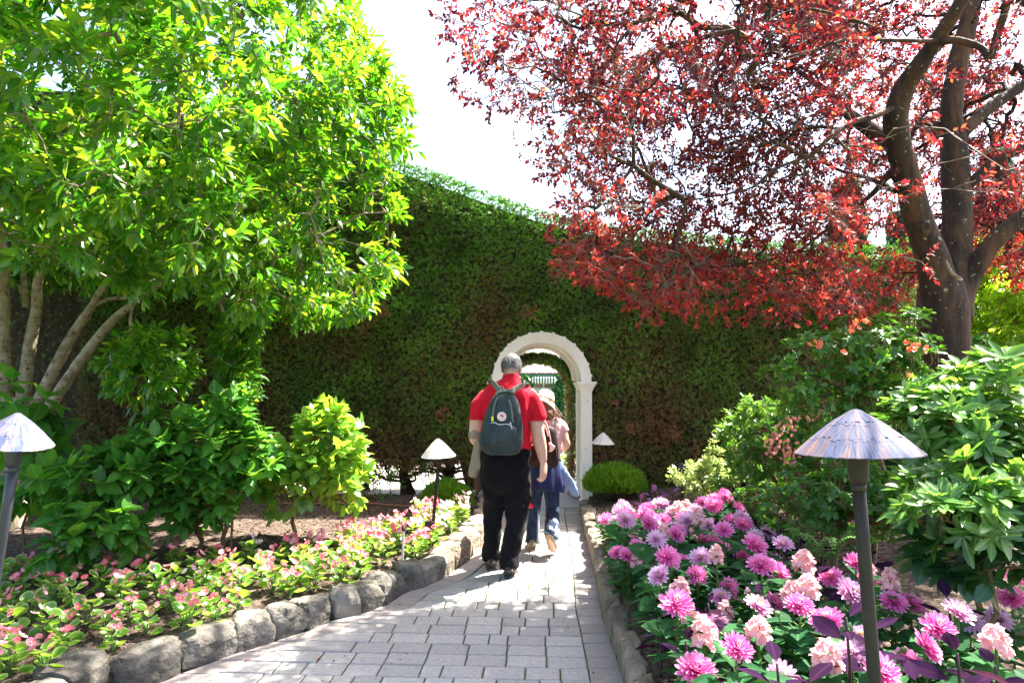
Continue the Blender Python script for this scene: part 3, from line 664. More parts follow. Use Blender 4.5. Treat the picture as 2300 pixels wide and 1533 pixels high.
def field_paving():
    PA = math.atan(.051); ca, sa = math.cos(PA), math.sin(PA)
    BW = .17
    def lb(y): return lx(y) + BW + .012
    def rb(y): return rx(y) - BW - .003
    def tow(u, v): return (u * ca + v * sa, -u * sa + v * ca)
    v = 2.62; g = .0034
    rows = [.152, .152, .152]
    ri = 0
    while v < 8.2:
        h = .152 if v < 8 else .2
        vm = v + h / 2
        # limits in u at bottom/top of the row
        def ulim(vv, fn):
            u = 0
            for _ in range(4):
                x, y = tow(u, vv); u += (fn(y) - x) / ca
            return u
        L0, L1 = ulim(v + g, lb), ulim(v + h - g, lb); R0, R1 = ulim(v + g, rb), ulim(v + h - g, rb)
        Lm, Rm = max(L0, L1), min(R0, R1)
        u = Rm - random.choice([.22, .15, .19]); cuts = []
        while u > Lm + .1:
            cuts.append(u); u -= random.choice([.228, .228, .228, .152, .19, .114])
        xs = [None] + cuts[::-1] + [None]
        for i in range(len(xs) - 1):
            a, b = xs[i], xs[i + 1]
            a0, a1 = (L0, L1) if a is None else (a + g * 1.3, a + g * 1.3); b0, b1 = (R0, R1) if b is None else (b - g * 1.3, b - g * 1.3)
            jg = random.uniform(-.003, .003)
            paver([tow(a0, v + g + jg), tow(b0, v + g + jg), tow(b1, v + h - g + jg), tow(a1, v + h - g + jg)], MT['paver'])
        v += h; ri += 1
    # border courses
    for fn, sgn, mat in ((rx, -1, MT['paver_warm']), (lx, 1, MT['paver_warm'])):
        y = 2.7
        while y < 8.15:
            dx = (fn(y + .05) - fn(y - .05)) / .1
            st = random.choice([.15, .152, .155, .2]) / math.hypot(1, dx); y2 = y + st
            a, b = fn(y), fn(y2)
            o0, o1 = (-.006, BW - .004)
            n0 = Vector((1, -dx)).normalized()
            def pt(yy, o): return (fn(yy) + sgn * o * (1 if abs(dx) < .3 else 1 / n0.x * .92), yy)
            e = .004 / math.hypot(1, dx)
            q = [pt(y + e, o0), pt(y + e, o1), pt(y2 - e, o1), pt(y2 - e, o0)]
            if sgn < 0: q = [q[1], q[0], q[3], q[2]]
            paver(q, mat); y = y2
field_paving()
# ------------------------------------------------------------------ stone edgings
def rock(p0, p1, h, th, side, mat, parent, seed, top_slope=0.0, zb=-.03, name='stone'):
    a, b = Vector((*p0, 0)), Vector((*p1, 0)); d = (b - a); Ln = d.length; d.normalize(); nn = Vector((d.y, -d.x, 0)) * side   # towards the bed
    nx, ny, nz = 9, 6, 7; c = a + d * Ln / 2 + nn * th / 2; c.z = zb + h / 2
    rs = random.Random(seed); pl = [(Vector((rs.uniform(-1, 1), rs.uniform(-1, .6), rs.uniform(-.3, 1))).normalized(), rs.uniform(1.02, 1.36)) for _ in range(12)]
    bm = bmesh.new(); bmesh.ops.create_cube(bm, size=2)
    bmesh.ops.subdivide_edges(bm, edges=bm.edges[:], cuts=7, use_grid_fill=True)
    for v in bm.verts:
        q = v.co; e = 22; r = (abs(q.x) ** e + abs(q.y) ** e + abs(q.z) ** e) ** (1 / e); q = q / r
        for n_, k in pl:
            t = q.dot(n_)
            if t > k: q = q - n_ * (t - k) * .97
        w_ = Vector((q.x * Ln / 2 * 1.03 * (1 + .08 * q.z * rs.uniform(-1, 1)), q.y * th / 2, q.z * h / 2))
        w_.z += top_slope * q.x * h * (.5 if q.z > 0 else 0)
        s = Vector((w_.x * 6 + seed, w_.y * 6, w_.z * 6))
        k = .016 * noise.noise(s) + .010 * noise.noise(s * 2.6) + .007 * noise.noise(s * 6)
        w_ += q.normalized() * k
        if h < .12: pass
        v.co = w_
    me = bpy.data.meshes.new(name); bm.to_mesh(me); bm.free()
    me.polygons.foreach_set('use_smooth', [True] * len(me.polygons)); me.materials.append(mat)
    try: me.set_sharp_from_angle(angle=R(24))
    except Exception: pass
    o = bpy.data.objects.new(name, me); COL.objects.link(o); o.parent = parent; o.location = c - parent.location
    o.rotation_euler = (0, 0, math.atan2(d.y, d.x)); return o
le = thing('stone_edging', 'rough grey stone edging between the paved path and the begonias on its left', 'stone edging', (LE[2][0], LE[2][1], 0))
hs = [.2, .2, .235, .245, .24, .235, .245, .25, .25, .25, .25, .245, .26, .27, .28, .28, .28, .26]
def unit(a, b, g=.0):
    a, b = Vector(a), Vector(b); d = (b - a).normalized() * g; return tuple(a + d), tuple(b - d)
for i in range(2, len(LE) - 1):
    p0, p1 = unit(LE[i], LE[i + 1])
    if LE[i + 1][1] - LE[i][1] > .35:   # split long far ones
        m = ((LE[i][0] + LE[i + 1][0]) / 2, (LE[i][1] + LE[i + 1][1]) / 2)
        segs = [unit(LE[i], m), unit(m, LE[i + 1])]
    else: segs = [(p0, p1)]
    for k, (a, b) in enumerate(segs):
        rock(a, b, hs[min(i, 17)] - .045 + random.uniform(-.015, .015), .20, -1, MT['rock'] if i < 12 else MT['rock_warm'], le, 10 + i * 3 + k, random.uniform(-.15, .2))
# broad flat-topped stones at the near left corner
for k, (a, b, h, th) in enumerate([((-2.03, 2.98), (-2.00, 3.27), .21, .30), ((-2.04, 3.29), (-2.02, 3.55), .24, .26), ((-2.36, 2.95), (-2.34, 3.3), .18, .24), ((-1.98, 3.52), (-1.96, 3.60), .12, .07), ((-2.1, 2.6), (-2.04, 2.95), .2, .25)]):
    rock(a, b, h, th, -1, MT['rock'], le, 80 + k, .05)
re_ = thing('stone_edging', 'tan stone edging between the paved path and the dahlias on its right', 'stone edging', (REG[3][0], REG[3][1], 0))
y = 2.0; k = 0
while y < 8.0:
    st = random.uniform(.20, .34); y2 = min(y + st, 8.05)
    p0, p1 = unit((rx(y), y), (rx(y2), y2), .002)
    rock(p0, p1, .20 + random.uniform(-.025, .03), .13 + random.uniform(-.02, .03), 1, MT['rock_warm'], re_, 200 + k, random.uniform(-.15, .15)); y = y2; k += 1
# ------------------------------------------------------------------ hedge
HY0, HY1 = 8.2, 10.0
AX, ASZ, AR = .354, 1.513, .60       # arch centre x, spring height, outer radius
TOPS = [(-14, 5.6), (-5, 5.2)] + [(P(px, py, HY0).x, P(px, py, HY0).z) for px, py in ((500, 240), (700, 300), (880, 352), (930, 372), (1000, 395), (1080, 425), (1150, 452), (1250, 482), (1330, 500), (1450, 515), (1550, 524), (1700, 540), (2062, 560))]
def htop(x): return float(np.interp(x, [t[0] for t in TOPS], [t[1] for t in TOPS]))
HX0, HX1 = -9.5, P(2066, 700, HY0).x
def hbot(x):
    if abs(x - AX) < AR:
        return ASZ + math.sqrt(max(0, AR * AR - (x - AX) ** 2))
    if x < -3.3: return .04
    if x < AX: return .46 + .10 * noise.noise((x * 2.2, 3, 1)) if x < -.55 else .10
    return .02
hd = thing('hedge', 'tall clipped evergreen hedge with an arched gateway cut through it', 'hedge', (AX, HY0, 0))
xs = sorted(set([round(x, 3) for x in np.arange(HX0 + .15, HX1 - .1, .1)] + [AX - AR - .001, AX - AR + .001, AX + AR - .001, AX + AR + .001] + [AX + AR * math.cos(a) for a in np.linspace(.05, math.pi - .05, 24)]))
V, F = [], []
ins = .12
for i, x in enumerate(xs):
    b = hbot(x) + ins * (.6 if abs(x - AX) < AR else .9); t = htop(x) - ins
    V += [(x, HY0 + ins, b), (x, HY0 + ins, t), (x, HY1 - ins, t), (x, HY1 - ins, b)]
    if i:
        a = 4 * (i - 1); c = 4 * i
        for k in range(4): F.append((a + k, c + k, c + (k + 1) % 4, a + (k + 1) % 4))
F += [(0, 1, 2, 3), tuple(len(V) - 4 + k for k in (3, 2, 1, 0))]
mb = MB(); mb.add(V, F)
MT['hedge_core'] = mat_basic('hedge_dark_core', [(.3, (.022, .020, .009)), (.7, (.06, .042, .024))], scale=9, rough=.95, bump=1, bscale=14, bdist=.08)
mb.build('dark_core', MT['hedge_core'], hd, smooth=False)  # solid dark core added inside the hedge to block light
def hedge_pts():
    P_, O_ = [], []
    def add(p, o): P_.append(p); O_.append(np.broadcast_to(np.array(o, float), p.shape))
    # front face
    n = 125000; x = rng.uniform(-5.2, HX1, n); z = rng.uniform(0, 5.5, n)
    top = np.interp(x, [t[0] for t in TOPS], [t[1] for t in TOPS]); bot = np.array([hbot(v) for v in x])
    ok = (z < top) & (z > bot - .02); x, z = x[ok], z[ok]
    lum = .09 * np.array([noise.noise((a * .9, b * .9, 2)) for a, b in zip(x, z)]) + .05 * np.array([noise.noise((a * 3.2, b * 3.2, 2)) for a, b in zip(x, z)])
    add(np.stack([x, HY0 + .05 - lum + rng.uniform(-.035, .06, len(x)), z], 1), (0, -1, .0))
    # coarse front beyond the frame on the left
    n = 3000; x = rng.uniform(HX0, -5.2, n); z = rng.uniform(.4, 5.2, n)
    add(np.stack([x, HY0 + rng.uniform(0, .1, n), z], 1), (0, -1, 0))
    # top
    n = 7000; x = rng.uniform(-5, HX1, n); yy = HY0 + (HY1 - HY0) * rng.power(1, n) * rng.rand(n)
    add(np.stack([x, yy, np.interp(x, [t[0] for t in TOPS], [t[1] for t in TOPS]) + rng.uniform(-.08, .0, n)], 1), (0, -.2, 1))
    # back (light passes at its rim), thin
    n = 7000; x = rng.uniform(-5, HX1, n); z = rng.uniform(.4, 4.5, n); top = np.interp(x, [t[0] for t in TOPS], [t[1] for t in TOPS])
    bot = np.array([hbot(v) for v in x]); ok = (z < top) & (z > bot); x, z = x[ok], z[ok]
    add(np.stack([x, np.full(len(x), HY1 - .02), z], 1), (0, 1, .2))
    # underside, left
    n = 6000; x = rng.uniform(-5, -.55, n); yy = rng.uniform(HY0, HY1, n)
    add(np.stack([x, yy, np.array([hbot(v) for v in x]) + .04 + rng.uniform(-.08, .06, n)], 1), (0, -.3, -1))
    # tunnel
    n = 9000; a = rng.uniform(0, math.pi, n); yy = rng.uniform(HY0 + .75, HY1, n); rr = rng.uniform(-.05, .05, n)
    P_.append(np.stack([AX + (.45 + rr) * np.cos(a), yy, ASZ - .02 + (.33 + rr) * np.sin(a)], 1)); O_.append(np.stack([-np.cos(a), -.3 + 0 * a, -np.sin(a)], 1))
    n = 6000; sd = np.where(rng.rand(n) < .5, -1, 1); yy = rng.uniform(HY0 + .75, HY1, n)
    P_.append(np.stack([AX + sd * (.48 + rng.uniform(-.05, .04, n)), yy, rng.uniform(0, ASZ, n)], 1)); O_.append(np.stack([-sd, -.3 + 0 * yy, 0 * yy], 1))
    # right end
    n = 5000; yy = rng.uniform(HY0, HY1, n); z = rng.uniform(0, 3.3, n)
    add(np.stack([HX1 + rng.uniform(-.05, .05, n), yy, z], 1), (1, -.1, .1))
    return np.concatenate(P_), np.concatenate(O_)
hp, ho = hedge_pts()
d_ = nrm(ho * .55 + rvec(len(hp)) * .8 + np.array([0, 0, .35])); hint = ho + rvec(len(hp)) * .6
s, d, n = frames(d_, hint)
scl = rng.uniform(.042, .078, len(hp))
o = link('foliage', scatter_mesh('hedge_foliage', T_SPR3, hp, s, d, n, scl, smooth=False), MT['hedge'], hd); o['kind'] = 'stuff'
# dead brown sprays
bp, bn = [], []
for (px, py, r) in ((1187, 700, 16), (1245, 620, 14), (1000, 925, 12), (860, 700, 20), (1515, 975, 10), (1380, 905, 9), (1560, 1010, 12), (1420, 960, 9), (820, 730, 16), (990, 930, 12), (1110, 1010, 10)):
    c = np.array(P(px, py, HY0 - .05)); k = int(r * 2.2); bp.append(c + rng.normal(size=(k, 3)) * np.array([r * .0026, .02, r * .0026]))
bp = np.concatenate(bp); s, d, n = frames(rvec(len(bp)) + (0, -.6, .2), rvec(len(bp)) + (0, -1, 0))
MT['dead'] = mat_leaf('dead_spray', [(.20, .085, .035), (.25, .12, .05)], [(.4, .18, .08), (.4, .2, .08)], tw=.2, rough=.7)
o = link('dead_foliage', scatter_mesh('dead', T_SPRAY, bp, s, d, n, rng.uniform(.04, .08, len(bp)), smooth=False), MT['dead'], hd); o['kind'] = 'stuff'
# hedge trunks and bare lower twigs
for i, x in enumerate([-4.9, -4.1, -3.2, -2.45, -1.95, -1.35, -.85]):
    mb = MB(); yb = HY0 + .75 + random.uniform(-.2, .2)
    pts = [(x + random.uniform(-.03, .03), yb, .05)]
    for k in range(1, 6): pts.append((x + random.uniform(-.10, .10) + .02 * k, yb - .05 * k * random.uniform(-.5, 1), .05 + .16 * k))
    mb.tube(pts, [.11, .075, .06, .055, .05, .04], n=10)
    for k in range(9):
        a = random.uniform(0, 2 * math.pi); z0 = random.uniform(.15, .5); L_ = random.uniform(.3, .8)
        p0 = Vector((x, yb, z0)); p3 = p0 + Vector((math.cos(a) * L_, -abs(math.sin(a)) * L_ * .8, random.uniform(.05, .4)))
        p1 = p0.lerp(p3, .35) + Vector((random.uniform(-.06, .06), 0, random.uniform(-.1, .05))); p2 = p0.lerp(p3, .7) + Vector((random.uniform(-.06, .06), 0, random.uniform(-.05, .08)))
        mb.tube([p0, p1, p2, p3], [.022, .016, .011, .005], n=5)
    mb.build('trunk', MT['bark_hedge'], hd)
n_ = 2600; x = rng.uniform(-5, -.5, n_); A = np.stack([x, rng.uniform(HY0 + .0, HY1 - .5, n_), .50 + rng.uniform(-.25, .25, n_)], 1)
B = A + rng.normal(size=(n_, 3)) * np.array([.13, .08, .11]) + (0, -.03, .0)
B[:, 2] = np.maximum(B[:, 2], .2)
V, F = edge_tubes(A, B, np.full(n_, .0045), np.full(n_, .0025), 3)
MT['dead_twig'] = mat_basic('dry_brown_twig', [(.3, (.08, .045, .03)), (.7, (.20, .12, .075))], scale=5, rough=.9)
o = link('twigs', np_mesh('twigs', V, F), MT['dead_twig'], hd); o['kind'] = 'stuff'

# ------------------------------------------------------------------ white arch gateway
ga = thing('garden_arch', 'cream white wooden arch with square posts and moulded capitals in the hedge opening', 'arch', (AX, 8.17, 0))
def sweep(prof, name, mat, parent, n=56, y0=8.12):
    V, F = [], []; m = len(prof)
    for k in range(n + 1):
        a = math.pi * k / n
        for r, yy in prof: V.append((AX + r * math.cos(a), y0 + yy, ASZ + r * math.sin(a)))
    for k in range(n):
        for i in range(m): F.append((k * m + i, k * m + (i + 1) % m, (k + 1) * m + (i + 1) % m, (k + 1) * m + i))
    F.append(tuple(range(m))); F.append(tuple(n * m + i for i in range(m - 1, -1, -1)))
    mb = MB(); mb.add(V, F); me = mb.mesh(name); me.set_sharp_from_angle(angle=R(30)); bm = bmesh.new(); bm.from_mesh(me); bmesh.ops.recalc_face_normals(bm, faces=bm.faces); bm.to_mesh(me); bm.free()
    return link(name, me, mat, parent)
sweep([(.59, 0), (.59, .11), (.50, .11), (.50, .085), (.472, .085), (.468, 0)], 'arch_ring', MT['white'], ga)
sweep([(.52, .112), (.52, .60), (.455, .60), (.455, .34), (.462, .33), (.462, .26), (.448, .255), (.448, .19), (.462, .18), (.478, .115)], 'arch_soffit', MT['white'], ga)
sweep([(.50, .602), (.50, .70), (.415, .70), (.415, .66), (.425, .65), (.425, .602)], 'arch_ring', MT['white'], ga)
for k in range(13):
    a = math.pi * (k + .5) / 13; mb = MB()
    mb.box((0, 0, 0), (.032, .09, .026)); 
    me = mb.mesh('block', False); o = link('block', me, MT['white'], ga, loc=(AX + .591 * math.cos(a), 8.18, ASZ + .591 * math.sin(a))); o.rotation_euler = (0, -(a - math.pi / 2), 0)
for sg in (-1, 1):
    cx = AX + sg * .531
    mb = MB(); mb.box((cx, 8.185, ASZ / 2 + .03), (.128, .13, ASZ - .06)); post = mb.build('post', MT['white'], ga, smooth=False, bevel=.004)
    mb = MB(); mb.box((cx + sg * .02, 8.50, ASZ / 2 + .02), (.07, .49, ASZ - .06)); mb.build('side_panel', MT['white'], ga, smooth=False)
    mb = MB(); mb.box((cx, 8.81, ASZ / 2 + .03), (.12, .12, ASZ - .06)); mb.build('post', MT['white'], ga, smooth=False, bevel=.004)
    for yy in (8.185,):
        mb = MB()
        mb.box((cx, yy, ASZ + .0 - .014), (.235, .21, .028)); mb.box((cx, yy, ASZ - .043), (.205, .185, .03)); mb.box((cx, yy, ASZ - .072), (.172, .160, .028)); mb.box((cx, yy, ASZ - .098), (.15, .145, .024))
        mb.build('capital', MT['white'], ga, smooth=False, bevel=.004)
    mb = MB(); mb.box((cx - sg * .055, 8.55, ASZ - .03), (.09, .50, .03)); mb.box((cx - sg * .045, 8.55, ASZ - .062), (.07, .50, .034)); mb.box((cx - sg * .035, 8.55, ASZ - .095), (.05, .50, .03)); mb.build('moulding', MT['white'], ga, smooth=False, bevel=.004)
    mb = MB(); mb.box((cx, 8.18, .05), (.165, .165, .14)); mb.build('plinth', MT['white'], ga, smooth=False, bevel=.006)
    mb = MB()
    for k in range(46): mb.box((cx - sg * .068, 8.262, .16 + k * .0275), (.010, .010, .013))
    o = mb.build('beading', MT['white'], ga, smooth=False); o['kind'] = 'stuff'
for px, py in ((1316, 1007), (1312, 1050), (1319, 900), (1308, 1100)):
    mb = MB(); q = P(px, py, 8.119); mb.ell((q.x, 8.12, q.z), (.006, .003, .007), 8, 6); mb.build('knot', MT['knot'], ga)

# ------------------------------------------------------------------ beyond the arch
HYS = 30.0
def HP(px, py, dY=0): return P(px, py, HYS + dY)
MT['wall_g'] = mat_basic('pale_green_wall', [(.3, (.42, .50, .42)), (.7, (.52, .58, .50))], rough=.8, scale=2)
MT['green_paint'] = mat_basic('green_fascia_paint', [(.3, (.035, .19, .09)), (.7, (.05, .24, .12))], rough=.5, scale=2)
MT['roof'] = mat_basic('pale_shingle_roof', [(.3, (.075, .060, .048)), (.7, (.105, .085, .07))], rough=.9, scale=3)
MT['glass'] = mat_basic('window_glass', [(0, (.10, .12, .12)), (1, (.16, .18, .18))], rough=.1, bump=0, spec=.8)
MT['dark_green'] = mat_basic('dark_green_stripe', [(0, (.015, .07, .05)), (1, (.02, .09, .06))], rough=.8, bump=0)
hx0, hx1 = -3.5, 7.5
ho_ = thing('house', 'pale green house with ivy and striped window awning seen through the arch', 'house', (HP(1220, 900).x, HYS, -2.2))
ez = HP(1200, 846).z
mb = MB(); mb.box(((hx0 + hx1) / 2, HYS + 2, (ez - 2.2) / 2), (hx1 - hx0, 4, ez + 2.2)); mb.build('wall', MT['wall_g'], ho_, smooth=False)
mb = MB(); mb.box(((hx0 + hx1) / 2, HYS - .35, ez + .09), (hx1 - hx0 + .8, .12, .17)); mb.build('fascia', MT['green_paint'], ho_, smooth=False)
rz = HP(1200, 819).z
mb = MB(); a0 = HYS - .45
mb.add([(hx0 - .4, a0, ez + .18), (hx1 + .4, a0, ez + .18), (hx1 + .4, HYS + 2.2, ez + .62), (hx0 - .4, HYS + 2.2, ez + .62), (hx0 - .4, a0, ez + .10), (hx1 + .4, a0, ez + .10), (hx1 + .4, HYS + 2.2, ez + .5), (hx0 - .4, HYS + 2.2, ez + .5)], [(0, 1, 2, 3), (7, 6, 5, 4), (0, 4, 5, 1), (1, 5, 6, 2), (2, 6, 7, 3), (3, 7, 4, 0)])
rf = mb.build('roof', MT['roof'], ho_, smooth=False)
mb = MB()
for i, x in enumerate(np.arange(hx0, hx1, .35)): mb.add([(x, a0 - .01, ez + .19), (x + .03, a0 - .01, ez + .19), (x + .03, HYS + 2.1, ez + .63), (x, HYS + 2.1, ez + .63), (x, a0 - .01, ez + .17), (x + .03, a0 - .01, ez + .17), (x + .03, HYS + 2.1, ez + .6), (x, HYS + 2.1, ez + .6)], [(0, 1, 2, 3), (0, 4, 5, 1), (0, 3, 7, 4), (1, 5, 6, 2)])
o = mb.build('roof_rib', MT['metal_pale'], ho_, smooth=False); o['kind'] = 'stuff'
def window(px0, px1, py0, py1):
    a, b = HP(px0, py0), HP(px1, py1); w_, h_ = b.x - a.x, a.z - b.z; cx, cz = (a.x + b.x) / 2, (a.z + b.z) / 2
    mb = MB(); t = .07
    mb.box((cx, HYS - .04, a.z - t / 2), (w_, .1, t)); mb.box((cx, HYS - .04, b.z + t / 2), (w_, .1, t)); mb.box((a.x + t / 2, HYS - .04, cz), (t, .1, h_ - 2 * t)); mb.box((b.x - t / 2, HYS - .04, cz), (t, .1, h_ - 2 * t)); mb.box((cx, HYS - .05, cz), (t * .8, .1, h_ - 2 * t))
    f = mb.build('window', MT['white'], ho_, smooth=False)
    for q in (-1, 1):
        mb = MB(); mb.box((cx + q * (w_ / 4 - t / 4), HYS - .02, cz), (w_ / 2 - t * 1.6, .02, h_ - 2.2 * t)); mb.build('pane', MT['glass'], f, smooth=False)
    mb = MB(); mb.box((cx, HYS - .1, b.z - .05), (w_ + .1, .25, .07)); mb.build('sill', MT['white'], f, smooth=False)
    return a, b
window(1198, 1244, 858, 874); window(1150, 1180, 858, 874); window(1268, 1290, 880, 960)
aw = []
A_, B_ = HP(1194, 848), HP(1246, 859)
ns = 17
for k in range(ns):
    x0 = A_.x + (B_.x - A_.x) * k / ns; x1 = A_.x + (B_.x - A_.x) * (k + 1) / ns; xm = (x0 + x1) / 2
    mb = MB(); zt, zb = A_.z + .05, B_.z
    mb.add([(x0, HYS - .03, zt + .25), (x1, HYS - .03, zt + .25), (x1, HYS - .55, zt - .05), (x0, HYS - .55, zt - .05), (x0, HYS - .56, zb + .03), (xm, HYS - .56, zb - .05), (x1, HYS - .56, zb + .03), (x0, HYS - .01, zt + .2), (x1, HYS - .01, zt + .2)], [(0, 3, 2, 1), (3, 4, 5, 6, 2), (0, 7, 8, 1)])
    aw.append((mb, k))
first = None
for mb, k in aw:
    o = mb.build('awning' if first is None else 'stripe', MT['white'] if k % 2 == 0 else MT['dark_green'], ho_ if first is None else first, smooth=False)
    if first is None: first = o
# side swags of the curtain
mb = MB()
for sg, px in ((-1, 1199), (1, 1243)):
    for k in range(5):
        q = HP(px, 857 + k * 5); mb.box((q.x, HYS - .12, q.z), (.14 - .01 * k, .05, .06))
mb.build('curtain', MT['white'], ho_, smooth=False)
def vine_patch(pts, n, size, parent, name='ivy'):
    C = []
    for (px, py, Y, rx_, ry_, rY) in pts:
        c = np.array(P(px, py, Y)); r = np.array([rx_ * Y / F_PX, rY, ry_ * Y / F_PX]); C.append(c + rng.uniform(-1, 1, (n, 3)) * r)
    C = np.concatenate(C); s, d, n_ = frames(rvec(len(C)) + (0, -.3, -.5), rvec(len(C)) * .5 + (0, -1, .5))
    o = link(name, scatter_mesh(name, T_LOW, C, s, d, n_, rng.uniform(.7, 1.3, len(C)) * size), MT['ivy'], parent); o['kind'] = 'stuff'
vine_patch([(1180, 872, HYS - .3, 14, 28, .2), (1258, 880, HYS - .3, 11, 35, .2), (1255, 935, HYS - .3, 14, 50, .2), (1285, 1010, HYS - 1, 14, 60, .2), (1215, 930, HYS - .3, 40, 30, .15), (1130, 900, HYS - .3, 30, 50, .2)], 900, .22, ho_)
# balcony with flower box and rail right of the ivy
q = HP(1282, 985)
fb = thing('flower_box', 'green flower box with pink flowers on the balcony seen at the right inside the arch', 'flower box', (q.x, HYS - .9, q.z - .5))
mb = MB(); mb.box((q.x + .1, HYS - .9, q.z - .42), (1.0, .3, .34)); mb.build('box', MT['green_paint'], fb, smooth=False)
mb = MB(); mb.box((q.x + .1, HYS - .95, q.z + .28), (1.0, .08, .1)); mb.build('rail', MT['white'], fb, smooth=False)
C = np.array([(q.x + rng.uniform(-.4, .5), HYS - .95, q.z - .15 + rng.uniform(-.1, .1)) for _ in range(140)]); s, d, n_ = frames(rvec(140), rvec(140))
o = link('flowers', scatter_mesh('fl', T_RND, C, s, d, n_, rng.uniform(.06, .12, 140)), MT['begonia_petal'], fb); o['kind'] = 'stuff'
# distant seated visitor on the balcony
def simple_person():
    q = HP(1279, 1002, -.6); z0 = q.z; x0 = q.x - .02; Y0 = HYS - .6
    root = thing('person', 'distant person in a purple top behind the balcony rail seen through the arch', 'person', (x0, Y0, z0 + .25))
    mb = MB(); k = .8
    mb.loft([((x0, Y0, z0 + .3), .13, .10), ((x0, Y0, z0 + .55), .15, .11), ((x0, Y0, z0 + .72), .19, .10), ((x0, Y0, z0 + .80), .07, .06), ((x0, Y0, z0 + .87), .05, .05)], sub=3)
    mb.ell((x0, Y0, z0 + 1.0), (.085, .10, .12))
    for sg in (-1, 1): mb.tube([(x0 + sg * .17, Y0, z0 + .72), (x0 + sg * .22, Y0 - .03, z0 + .5), (x0 + sg * .15, Y0 - .2, z0 + .42)], [.05, .042, .03], n=8)
    link('body', remesh(mb, 'body', .018, 3), MT['skin'], root)
    mb = MB(); mb.loft([((x0, Y0, z0 + .28), .14, .11), ((x0, Y0, z0 + .55), .165, .125), ((x0, Y0, z0 + .72), .205, .115), ((x0, Y0, z0 + .79), .09, .08)], sub=3)
    MT['purple_cloth'] = mat_cloth('purple_cloth', (.16, .10, .30), (.24, .16, .4)); mb.build('shirt', MT['purple_cloth'], root)
    mb = MB(); mb.ell((x0, Y0 + .02, z0 + 1.03), (.095, .11, .12)); mb.build('hair', MT['brown_hair'], root)
    mb = MB(); mb.loft([((x0, Y0 + .02, z0 + .32), .14, .11), ((x0, Y0 - .02, z0 + .1), .15, .13), ((x0, Y0 - .05, z0 - .45), .12, .1)], sub=2); mb.build('trousers', MT['navy'], root)
simple_person()
# flower bed beyond the gate, sun-struck
def far_flowers(name, label, x0, x1, y0, y1, h, n, mats, leafmat='azalea', base_z=-.01):
    root = thing(name, label, 'flower bed', ((x0 + x1) / 2, (y0 + y1) / 2, base_z))
    C = np.stack([rng.uniform(x0, x1, n * 2), rng.uniform(y0, y1, n * 2), base_z + rng.uniform(.02, h * .85, n * 2)], 1); s, d, n_ = frames(rvec(n * 2) + (0, 0, .4), rvec(n * 2) + (0, 0, .6))
    o = link('foliage', scatter_mesh('f', T_MED, C, s, d, n_, rng.uniform(.05, .09, n * 2)), MT[leafmat], root); o['kind'] = 'stuff'
    for m in mats:
        C = np.stack([rng.uniform(x0, x1, n), rng.uniform(y0, y1, n), base_z + h * rng.uniform(.7, 1.1, n)], 1)
        C = np.repeat(C, 4, 0) + rng.normal(size=(n * 4, 3)) * .018; s, d, n_ = frames(rvec(n * 4), rvec(n * 4) + (0, 0, .6))
        o = link('flowers', scatter_mesh('f', T_RND, C, s, d, n_, rng.uniform(.03, .05, n * 4)), MT[m], root); o['kind'] = 'stuff'
far_flowers('flower_bed', 'sunlit bed of red and cream flowers just beyond the arch', .78, 2.6, 10.6, 12.0, .55, 260, ['begonia_petal', 'white_petal', 'white_petal'])
far_flowers('flower_bed', 'low bed of magenta flowers glimpsed under the left part of the hedge', -5.6, -3.0, 10.9, 11.6, .4, 130, ['dahlia_mag', 'begonia_petal'])
far_flowers('flower_bed', 'pale flowers glimpsed under the hedge between the bright shrub and the lamp', -2.6, -.9, 10.4, 10.9, .3, 90, ['begonia_pale', 'salmon'])
# distant conifers and hills
MT['hill'] = mat_basic('hazy_wooded_hill', [(.3, (.03, .06, .075)), (.7, (.06, .10, .11))], scale=.2, rough=1, bump=.6, bscale=1, bdist=1)
V, F = [], []
nx = 90
for j, (yy, hh) in enumerate(((140, 0), (170, 1.0), (260, .9))):
    for i in range(nx):
        x = -260 + 520 * i / (nx - 1); V.append((x, yy, -3 + hh * (8.2 + 1.5 * noise.noise((x * .02, 1, 1)) + .5 * noise.noise((x * .09, 1, 1)))))
for j in range(2):
    for i in range(nx - 1): a = j * nx + i; F.append((a, a + 1, a + nx + 1, a + nx))
mb = MB(); mb.add(V, F); tagp(mb.build('hills', MT['hill']), kind='structure')
def conifer(px, py_top, Y, w_, label):
    t = P(px, py_top, Y); root = thing('conifer', label, 'tree', (t.x, Y, -2.0)); H = t.z + 2
    mb = MB(); mb.tube([(t.x, Y, -2), (t.x, Y, t.z - .2)], [.22, .03], n=8); mb.build('trunk', MT['bark_hedge'], root)
    n = 5200; h = rng.uniform(.12, 1, n); a = rng.uniform(0, 2 * math.pi, n); tier = .75 + .25 * np.sin(h * 46 + 2 * np.sin(a * 3))
    r = (1 - h) ** .8 * w_ * tier * rng.uniform(.4, 1, n) + .05
    C = np.stack([t.x + r * np.cos(a), Y + r * np.sin(a), -2 + H * h - r * .25], 1)
    s, d, n_ = frames(np.stack([np.cos(a), np.sin(a), -.3 + 0 * a], 1) + rvec(n) * .4, rvec(n) * .5 + (0, 0, 1))
    o = link('crown', scatter_mesh('crown', T_SPRAY, C, s, d, n_, rng.uniform(.35, .6, n), smooth=False), MT['conifer'], root); o['kind'] = 'stuff'
conifer(1900, 395, 26, 2.0, 'blue green conifer showing through the middle of the red canopy')
conifer(2235, 330, 24, 2.3, 'blue green conifer behind the right fork of the trunk')
conifer(2420, 300, 27, 2.4, 'blue green conifer at the far right edge behind the canopy')
conifer(2020, 470, 30, 1.8, 'small distant conifer between the red canopy and the hedge top')
